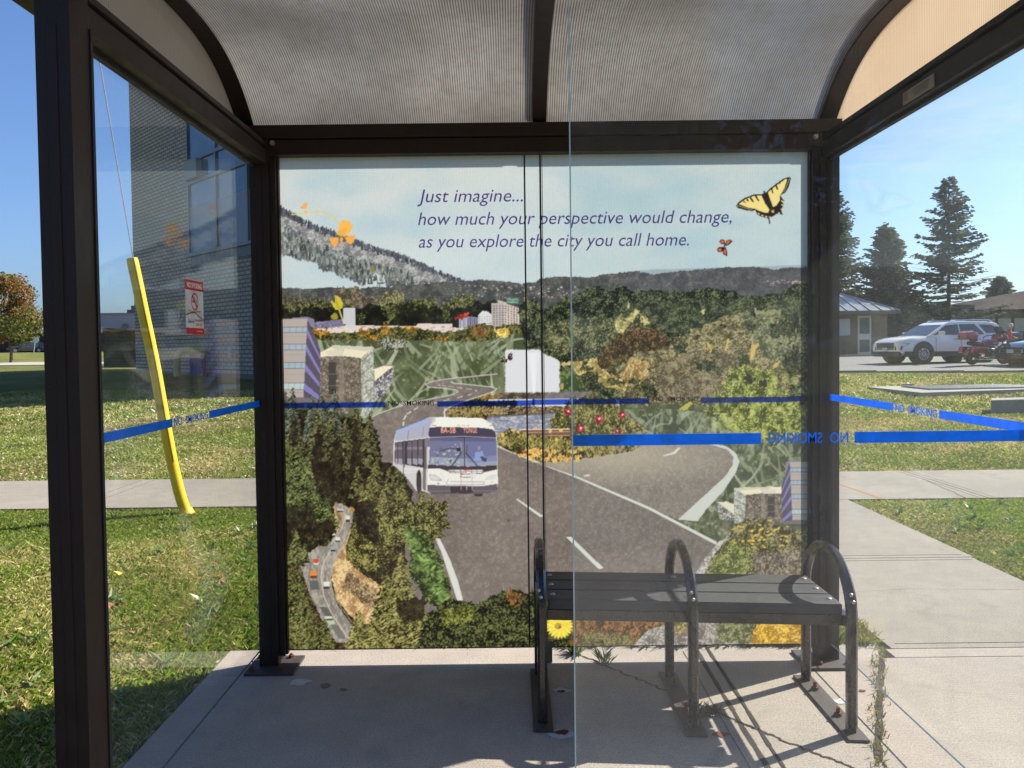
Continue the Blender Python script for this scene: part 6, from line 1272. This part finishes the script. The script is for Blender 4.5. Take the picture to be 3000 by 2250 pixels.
# ================================================================ vehicles
TYRE = simple('tyre_rubber', (.016, .016, .017), .8, 0, .2, 40); RIM = simple('alloy_rim', (.55, .55, .56), .25, .8, .1, 20); CLAD = simple('black_cladding', (.018, .018, .02), .55); CGL = m_window('car_glass', (.018, .03, .04), .03); LAMP = simple('lamp_glass', (.55, .56, .58), .08, .3); TAIL = simple('tail_red', (.40, .02, .02), .15); CHR = simple('chrome', (.6, .6, .6), .12, .9); PLATE = simple('plate_white', (.6, .62, .64), .5)
def wheel(T, c, r, w, s):
    m = MB(); m.lathe([(r*.62, -w/2), (r*.93, -w/2), (r, -w*.32), (r, w*.32), (r*.93, w/2), (r*.62, w/2)], c, (0, 1, 0), 26); wh = m.build('wheel', TYRE, T, 0, True)
    m = MB(); m.lathe([(r*.64, 0), (r*.64, .012), (r*.58, .018), (r*.56, -.02)], Vector(c)+Vector((0, s*w*.47, 0)), (0, s, 0), 22)
    for i in range(10):
        a = i*2*math.pi/10; d = Vector((math.cos(a), 0, math.sin(a))); p0 = Vector(c)+Vector((0, s*w*.49, 0)); m.bar([p0+d*r*.08, p0+d*r*.59], (0, 1, 0), .02, r*.10)
    m.cyl(Vector(c)+Vector((0, s*w*.5, 0)), (0, 1, 0), r*.13, .03, 12); m.build('rim', RIM, wh, 0, True)
    m = MB(); m.cyl(Vector(c)+Vector((0, s*w*.40, 0)), (0, 1, 0), r*.58, .01, 18); m.build('brake_disc', CLAD, wh)
    return wh
def vehicle(name, loc, rz, label, cat, P, paint, group=None):
    """front faces local +x; P: lengths and profile in metres"""
    T = empty(name, loc, label, cat, group, rz); L, W, H = P['L'], P['W'], P['H']; zb, zs = P['zb'], P['zs']; hw = W/2
    top = P['top']           # (x, z) along hood / shoulder / tail of the lower body
    n = 40; xs2 = np.linspace(-L/2, L/2, n); m = MB(); k = 9
    def plan(x): u_ = abs(x)/(L/2); return hw*(1-.16*max(0, (u_-.72)/.28)**2.2)
    for x in xs2:
        zt_ = float(np.interp(x, [p_[0] for p_ in top], [p_[1] for p_ in top])); w = plan(x); u_ = abs(x)/(L/2); z0 = zb+.10*max(0, (u_-.9)/.1); cx = x
        s_ = [(.86*w, z0), (.97*w, z0+.10), (1.0*w, z0+.30*(zt_-z0)+.05), (.995*w, z0+.62*(zt_-z0)), (.955*w, z0+.88*(zt_-z0)), (.88*w, zt_-.012), (.5*w, zt_+.018), (0, zt_+.03)]
        m.v += [(cx, y, z) for y, z in s_]+[(cx, -y, z) for y, z in s_[-2::-1]]
    k = 15
    for i in range(n-1):
        for j in range(k-1): m.f.append((i*k+j, i*k+j+1, (i+1)*k+j+1, (i+1)*k+j)); m.m.append(0)
        m.f.append((i*k+k-1, i*k, (i+1)*k, (i+1)*k+k-1)); m.m.append(0)
    m.f += [tuple(range(k)), tuple((n-1)*k+j for j in range(k))[::-1]]; m.m += [0, 0]
    body = m.build('body', paint, T, 0, True)
    # cabin
    cab = P['cab']; m = MB(); ws, wr = hw*.93, hw*P.get('rw', .74)
    def side(x, z): t_ = (z-cab[0][1])/(H-cab[0][1]); return ws+(wr-ws)*t_
    pr = cab; nn = len(pr)
    m.add([(x, side(x, z), z) for x, z in pr]+[(x, -side(x, z), z) for x, z in pr], [tuple(range(nn)), tuple(range(nn, 2*nn))[::-1]]+[(i, nn+i, nn+(i+1) % nn, (i+1) % nn) for i in range(nn)]); m.build('cabin', paint, T, .03)
    for s in (-1, 1):
        for q in P['win']:
            m = MB(); a = [(x, s*(side(x, z)+.004), z) for x, z in q]; m.prism(a, (0, s*.012, 0)); m.build('side_window', CGL, T)
    def across(q, f, nm, mat):
        (xa, za), (xb, zb2) = q; m = MB(); ya, yb = side(xa, za)*f, side(xb, zb2)*f; nrm = Vector((zb2-za, 0, xa-xb)).normalized(); nrm = nrm if nrm.z > 0 else -nrm
        m.prism([Vector((xa, -ya, za))+nrm*.004, Vector((xa, ya, za))+nrm*.004, Vector((xb, yb, zb2))+nrm*.004, Vector((xb, -yb, zb2))+nrm*.004], nrm*.012); m.build(nm, mat, T)
    across(P['ws'], .93, 'windscreen', CGL); across(P['rs'], .88, 'rear_window', CGL)
    r, ww = P['r'], .24
    for x in (P['xf'], P['xr']):
        for s in (-1, 1):
            m = MB(); m.cyl((x, s*(hw-.16), r+.05), (0, 1, 0), r*1.24, .345, 28); m.build('wheel_arch', CLAD, T)
            wheel(T, (x, s*(hw-.10), r), r, ww, s)
    m = MB(); m.box(-L/2+.15, L/2-.22, -hw*1.003, hw*1.003, zb-.02, zb+.19); m.build('sill', CLAD if P.get('clad') else paint, T, .03)
    m = MB(); m.box(L/2-.16, L/2+.03, -hw*.84, hw*.84, zb-.02, zb+.20); m.build('front_bumper', CLAD if P.get('clad') else paint, T, .04)
    m = MB(); m.box(-L/2-.03, -L/2+.2, -hw*.86, hw*.86, zb-.02, zb+.25); m.build('rear_bumper', CLAD, T, .04)
    zt_ = float(np.interp(L/2-.1, [p_[0] for p_ in top], [p_[1] for p_ in top]))
    m = MB(); m.box(L/2-.05, L/2+.02, -hw*.55, hw*.55, zt_-.085-.058*P.get('bars', 3)-.03, zt_-.075); gl_ = m.build('grille', CLAD, T); m = MB(); [m.box(L/2+.021, L/2+.03, -hw*.53, hw*.53, zt_-.118-i*.058, zt_-.098-i*.058) for i in range(P.get('bars', 3))]; m.build('grille_bars', ALU, gl_)
    m = MB(); m.box(L/2-.02, L/2+.026, -hw*.56, hw*.56, zt_-.31, zt_-.285); m.build('chrome_bar', CHR, T)
    for s in (-1, 1):
        m = MB(); m.prism([(L/2+.012, s*hw*.54, zt_-.10), (L/2+.012, s*hw*.54, zt_-.25), (L/2-.14, s*hw*.90, zt_-.24), (L/2-.42, s*hw*1.0, zt_-.10), (L/2-.18, s*hw*.88, zt_-.06)], (.012, s*.02, 0)); m.build('headlight', LAMP, T)
        m = MB(); m.prism([(L/2-.015, s*hw*.60, zb+.40), (L/2-.015, s*hw*.62, zb+.24), (L/2-.10, s*hw*.90, zb+.26), (L/2-.13, s*hw*.92, zb+.42)], (.03, s*.015, 0)); m.build('fog_lamp', CLAD, T)
        m = MB(); z = P['tl']; m.prism([(-L/2-.01, s*hw*.62, z), (-L/2-.01, s*hw*.62, z+.22), (-L/2+.28, s*hw*.985, z+.24), (-L/2+.22, s*hw*1.0, z+.02)], (-.012, s*.012, 0)); m.build('tail_light', TAIL, T)
        m = MB(); xm, zm = P['mir']; m.box(xm-.10, xm+.06, s*hw*1.0 if s > 0 else -hw*1.0-.22, s*hw*1.0+.22 if s > 0 else -hw*1.0, zm, zm+.16); m.build('wing_mirror', paint, T, .03)
        for xh, zh in P['hand']: m = MB(); m.box(xh-.11, xh+.11, s*(hw*.985)-.02, s*(hw*.985)+.035, zh, zh+.035); m.build('door_handle', CHR, T, .01)
        m = MB(); [m.box(xd-.004, xd+.004, s*hw*.998-.006, s*hw*.998+.004, zb+.2, zs-.08) for xd in P['gap']]; m.build('door_gap', CLAD, T)
        if P.get('rails'): a, b_ = P['rails']; m = MB(); m.tube([(a, s*wr*.93, H-.05), (a-.12, s*wr*.93, H+.045), (b_+.15, s*wr*.93, H+.045), (b_, s*wr*.93, H-.04)], .022, 6); m.build('roof_rail', CHR, T, 0, True)
    m = MB(); m.box(L/2+.03, L/2+.04, -.16, .16, zb+.22, zb+.36); m.build('number_plate', PLATE, T)
    return T
def car_paint(name, col, rough=.22): return simple(name, col, rough, 0, .04, 3, 0, .5, .8)
SUV = dict(L=5.03, W=2.0, H=1.73, zb=.30, zs=1.14, top=[(-2.515, .98), (-2.42, 1.14), (-1.2, 1.16), (.9, 1.15), (1.15, 1.13), (1.9, 1.08), (2.3, 1.00), (2.515, .86)], cab=[(1.30, 1.10), (.42, 1.60), (.15, 1.70), (-.5, 1.73), (-1.6, 1.71), (-2.08, 1.64), (-2.44, 1.12)], rw=.74,
    win=[[(.98, 1.17), (.36, 1.55), (-.22, 1.60), (-.22, 1.17)], [(-.30, 1.17), (-.30, 1.60), (-1.02, 1.60), (-1.36, 1.20), (-1.36, 1.17)], [(-1.50, 1.22), (-1.22, 1.58), (-1.84, 1.57), (-2.18, 1.25)]], ws=((1.22, 1.15), (.47, 1.575)), rs=((-2.40, 1.2), (-2.14, 1.57)), r=.385, xf=1.50, xr=-1.37, tl=.95, mir=(.78, 1.15), hand=[(-.05, .98), (-1.05, 1.0)], gap=[.92, -.26, -1.28], clad=1, bars=4, rails=(.1, -1.95))
SED = dict(L=4.6, W=1.82, H=1.45, zb=.24, zs=.92, top=[(-2.3, .86), (-2.2, .98), (-1.5, 1.0), (.9, .94), (1.4, .90), (2.0, .82), (2.3, .66)], cab=[(1.05, .90), (.25, 1.36), (-.2, 1.45), (-.8, 1.44), (-1.25, 1.34), (-1.95, .96)], rw=.70,
    win=[[(.75, .97), (.22, 1.29), (-.25, 1.34), (-.25, .97)], [(-.33, .97), (-.33, 1.34), (-.85, 1.32), (-1.35, 1.02), (-1.35, .97)]], ws=((1.0, .93), (.28, 1.33)), rs=((-1.9, 1.0), (-1.3, 1.32)), r=.32, xf=1.38, xr=-1.32, tl=.66, mir=(.62, .93), hand=[(-.1, .80), (-1.05, .82)], gap=[.85, -.29], bars=3)
HATCH = dict(SED, L=4.3, H=1.52, top=[(-2.15, .9), (-2.05, 1.0), (-1.5, 1.0), (.8, .96), (1.3, .92), (1.9, .84), (2.15, .68)], cab=[(1.05, .92), (.3, 1.42), (-.2, 1.52), (-1.3, 1.50), (-1.75, 1.4), (-2.05, .98)], win=[[(.75, .98), (.25, 1.36), (-.25, 1.41), (-.25, .98)], [(-.33, .98), (-.33, 1.41), (-1.25, 1.40), (-1.6, 1.04), (-1.6, .98)]], rs=((-2.0, 1.05), (-1.78, 1.38)), xr=-1.3)
WHITE = car_paint('pearl_white_paint', (.88, .85, .80)); BLK = car_paint('black_car_paint', (.012, .014, .018)); SIL = car_paint('silver_blue_paint', (.20, .24, .30)); DKG = car_paint('dark_car_paint', (.03, .032, .035))
def face(deg): return math.radians(deg)
vehicle('parked_suv', (18.1, 33.3, zg(17.7, 33)+.04), face(180+10), 'white seven seat suv with roof rails parked nose left on the lot', 'suv', SUV, WHITE)
vehicle('parked_car', (21.0, 29.9, zg(20.5, 30)+.04), face(180+10), 'black sedan nose cut off by the right edge of the picture', 'car', SED, BLK)
cl = at(52, 1029, 110); vehicle('parked_car', (cl.x, 110, zg(cl.x, 110)), face(180+6), 'silver blue hatchback parked under the orange maple at far left', 'car', HATCH, SIL)
vehicle('parked_car', (at(68, 1029, 104).x+.4, 104, zg(cl.x, 104)), face(180+40), 'dark small car parked before the silver hatchback at far left', 'car', HATCH, DKG)
vehicle('parked_car', (at(-14, 1029, 112).x, 112, zg(cl.x-4, 112)), face(180-4), 'dark car cut off by the left edge behind the maple', 'car', SED, DKG)

# ---------------------------------------------------------------- motorcycles
def motorcycle(loc, rz, label, col, lean=0, group='motorcycles on the parking lot'):
    T = empty('motorcycle', loc, label, 'motorcycle', group, rz); RED = car_paint('motorcycle_paint', col, .2)
    for x, r in ((.82, .33), (-.80, .32)):
        m = MB(); m.lathe([(r*.72, -.06), (r*.95, -.06), (r, -.03), (r, .03), (r*.95, .06), (r*.72, .06)], (x, 0, r), (0, 1, 0), 24); wh = m.build('wheel', TYRE, T, 0, True)
        m = MB(); m.lathe([(r*.74, -.03), (r*.70, -.035), (r*.70, .035), (r*.74, .03)], (x, 0, r), (0, 1, 0), 24); [m.bar([(x, 0, r), (x+r*.7*math.cos(a), 0, r+r*.7*math.sin(a))], (0, 1, 0), .03, .03) for a in np.linspace(0, 2*math.pi, 10)[:-1]]; m.cyl((x, 0, r), (0, 1, 0), .11, .07, 14); m.build('rim', CHR, wh, 0, True)
    def blob(nm, mat, prof_, w, bev=.05): m = MB(); m.prism([(x, -w/2, z) for x, z in prof_], (0, w, 0)); return m.build(nm, mat, T, bev, True)
    blob('fuel_tank', RED, [(.42, .82), (.36, .98), (.05, 1.0), (-.12, .86), (-.1, .76), (.3, .72)], .34); blob('seat', CLAD, [(-.05, .76), (-.02, .84), (-.35, .80), (-.45, .88), (-.88, .92), (-.9, .78), (-.4, .68)], .36)
    blob('fairing', RED, [(.52, .86), (.78, .92), (.74, 1.12), (.55, 1.22), (.45, 1.05)], .56, .06); m = MB(); m.prism([(.66, -.22, 1.2), (.66, .22, 1.2), (.48, .19, 1.48), (.48, -.19, 1.48)], (-.012, 0, .004)); m.build('windshield', CGL, T)
    blob('front_fender', RED, [(.46, .42), (.56, .62), (.82, .70), (1.06, .60), (1.12, .46), (1.04, .48), (.82, .60), (.6, .54)], .15, .02); blob('rear_fender', RED, [(-.45, .62), (-.72, .72), (-1.02, .62), (-1.14, .38), (-1.06, .38), (-.9, .6), (-.6, .6)], .2, .02)
    for s in (-1, 1): m = MB(); m.prism([(-.42, s*.17, .42), (-.40, s*.17, .68), (-1.06, s*.17, .72), (-1.12, s*.17, .48)], (0, s*.2, 0)); m.build('saddlebag', RED, T, .04, True)
    blob('top_box', RED, [(-.78, .96), (-.76, 1.26), (-1.0, 1.32), (-1.26, 1.26), (-1.28, .98)], .52, .06); blob('backrest', CLAD, [(-.68, .92), (-.74, 1.24), (-.80, 1.24), (-.78, .92)], .34, .03)
    blob('engine', CHR, [(.34, .28), (.40, .62), (-.22, .66), (-.28, .28)], .36, .05); m = MB(); [m.tube([(.3, s*.16, .5), (.38, s*.2, .34), (.1, s*.21, .24), (-1.0, s*.24, .24)], .05, 8) for s in (-1, 1)]; m.build('exhaust_pipe', CHR, T, 0, True)
    m = MB(); [m.tube([(.55, s*.12, 1.05), (.82, s*.12, .33)], .03, 8) for s in (-1, 1)]; m.build('fork', CHR, T, 0, True)
    m = MB(); m.tube(smooth_path([(.22, -.42, 1.06), (.36, -.28, 1.14), (.5, 0, 1.1), (.36, .28, 1.14), (.22, .42, 1.06)]), .018, 8); m.build('handlebar', CLAD, T, 0, True)
    m = MB(); m.lathe([(.02, .08), (.08, .07), (.10, 0), (.09, -.05)], (.78, 0, .98), (1, 0, 0), 14); m.build('headlight', LAMP, T, 0, True)
    for s in (-1, 1): m = MB(); m.box(-1.30, -1.27, s*.18-.04, s*.18+.04, 1.02, 1.14); m.build('tail_light', TAIL, T)
    return T
motorcycle((18.6, 30.7, zg(18.6, 31)+.04), math.radians(18), 'red touring motorcycle with top box parked in front of the white suv', (.30, .012, .02))
motorcycle((25.2, 38.0, zg(25, 38)+.04), math.radians(10), 'black motorcycle with windshield beside the person in red', (.014, .014, .016))

# ---------------------------------------------------------------- person in red beside the second motorcycle
def person(loc, rz, label):
    T = empty('person', loc, label, 'person', None, rz)
    J = [((0,0,.90),.135,None),((.02,0,1.08),.135,0),((.05,0,1.26),.155,1),((.07,0,1.38),.12,2),((.09,0,1.45),.058,3),((.12,0,1.54),.085,4),((.125,0,1.62),.095,5),((.12,0,1.68),.065,6),
         ((0,.09,.84),.10,0),((.05,.11,.48),.062,8),((.0,.12,.10),.045,9),((.14,.13,.05),.035,10),((0,-.09,.84),.10,0),((-.02,-.11,.48),.062,12),((-.06,-.12,.10),.045,13),((.08,-.13,.05),.035,14),
         ((.06,.19,1.36),.062,3),((.12,.25,1.12),.048,16),((.32,.22,1.02),.038,17),((.39,.21,1.01),.036,18),((.06,-.19,1.36),.062,3),((.13,-.25,1.12),.048,20),((.33,-.20,1.03),.038,21),((.40,-.19,1.02),.036,22)]
    me = bpy.data.meshes.new('body'); me.from_pydata([j[0] for j in J], [(i, j[2]) for i, j in enumerate(J) if j[2] is not None], [])
    o = bpy.data.objects.new('body', me); COL.objects.link(o)
    sk = o.modifiers.new('s', 'SKIN'); [setattr(v, 'radius', (j[1], j[1]*(.8 if i in (1, 2) else 1))) for i, (v, j) in enumerate(zip(me.skin_vertices[0].data, J))]; me.skin_vertices[0].data[0].use_root = True
    o.modifiers.new('d', 'SUBSURF').levels = 2
    dg = bpy.context.evaluated_depsgraph_get(); m2 = bpy.data.meshes.new_from_object(o.evaluated_get(dg)); bpy.data.objects.remove(o); m2.name = 'body'
    sk_ = simple('skin', (.42, .25, .18), .6); jn = simple('dark_trousers', (.035, .04, .06), .8); sh = simple('red_shirt', (.42, .03, .035), .8); shoe = simple('shoe', (.02, .02, .02), .6)
    for mm in (sk_, jn, sh, shoe): m2.materials.append(mm)
    for p in m2.polygons:
        c = p.center; p.material_index = 0
        if c.z < .12: p.material_index = 3
        elif c.z < .94: p.material_index = 1
        if .94 <= c.z < 1.45 and c.x < .26: p.material_index = 2
        p.use_smooth = True
    b = bpy.data.objects.new('body', m2); COL.objects.link(b); b.parent = T
    m = MB(); m.lathe([(.02, .105), (.07, .085), (.10, .03), (.098, -.03), (.085, -.06)], (.105, 0, 1.645), (-.15, 0, 1), 14); m.build('hair', simple('grey_hair', (.50, .46, .40), .8), T, 0, True)
    m = MB()
    for s in (-1, 1):
        for q in range(4): y = s*.2+(q-1.5)*.016; m.tube([(.40, y, 1.01), (.44+.006*(1-abs(q-1.5)), y, .995), (.455, y, .97)], .008, 6)
        m.tube([(.39, s*.2-s*.03, 1.01), (.42, s*.2-s*.045, 1.0), (.44, s*.2-s*.042, .985)], .009, 6)
    m.build('fingers', sk_, T, 0, True)
    m = MB(); m.tube([(.21, 0, 1.625), (.235, 0, 1.60), (.205, 0, 1.59)], .012, 6); m.build('nose', sk_, T, 0, True)
    m = MB(); [m.lathe([(.011, 0), (.007, .006)], (.205, s*.035, 1.64), (1, 0, 0), 8) for s in (-1, 1)]; m.box(.196, .206, -.025, .025, 1.555, 1.563); m.build('eyes', simple('dark_eye', (.03, .02, .02), .4), T)
    return T
person((23.75, 37.6, zg(23.8, 38)+.04), math.radians(-35), 'grey haired person in a red shirt standing by the black motorcycle')
# fallen leaves on the near grass
for i, (x, y, c) in enumerate(((-2.4, 4.7, 0), (-2.15, 4.1, 1), (-1.9, 3.4, 1), (-2.9, 4.9, 1), (-2.7, 3.6, 0), (-1.7, 4.5, 1), (-3.3, 5.6, 1), (3.7, 5.9, 1), (4.2, 6.3, 0))):
    m = MB(); n = 10; a0 = RR.uniform(0, 6); m.add([(.032*(1 if k % 2 else .55)*math.cos(a0+k*.628), .032*(1 if k % 2 else .55)*math.sin(a0+k*.628), .008*math.sin(k*1.3)) for k in range(n)]+[(0, 0, .012)], [(k, (k+1) % n, n) for k in range(n)])
    o = m.build('fallen_leaf', simple('leaf_yellow', (.62, .42, .03), .7) if c == 0 else simple('leaf_brown', (.30, .15, .07), .8)); o.location = (x, y, .045); o.rotation_euler = (RR.uniform(-.4, .4), RR.uniform(-.4, .4), 0)
    tag(o, ('yellow' if c == 0 else 'brown')+' fallen leaf lying on the lawn grass', 'leaf', 'fallen leaves on the grass')
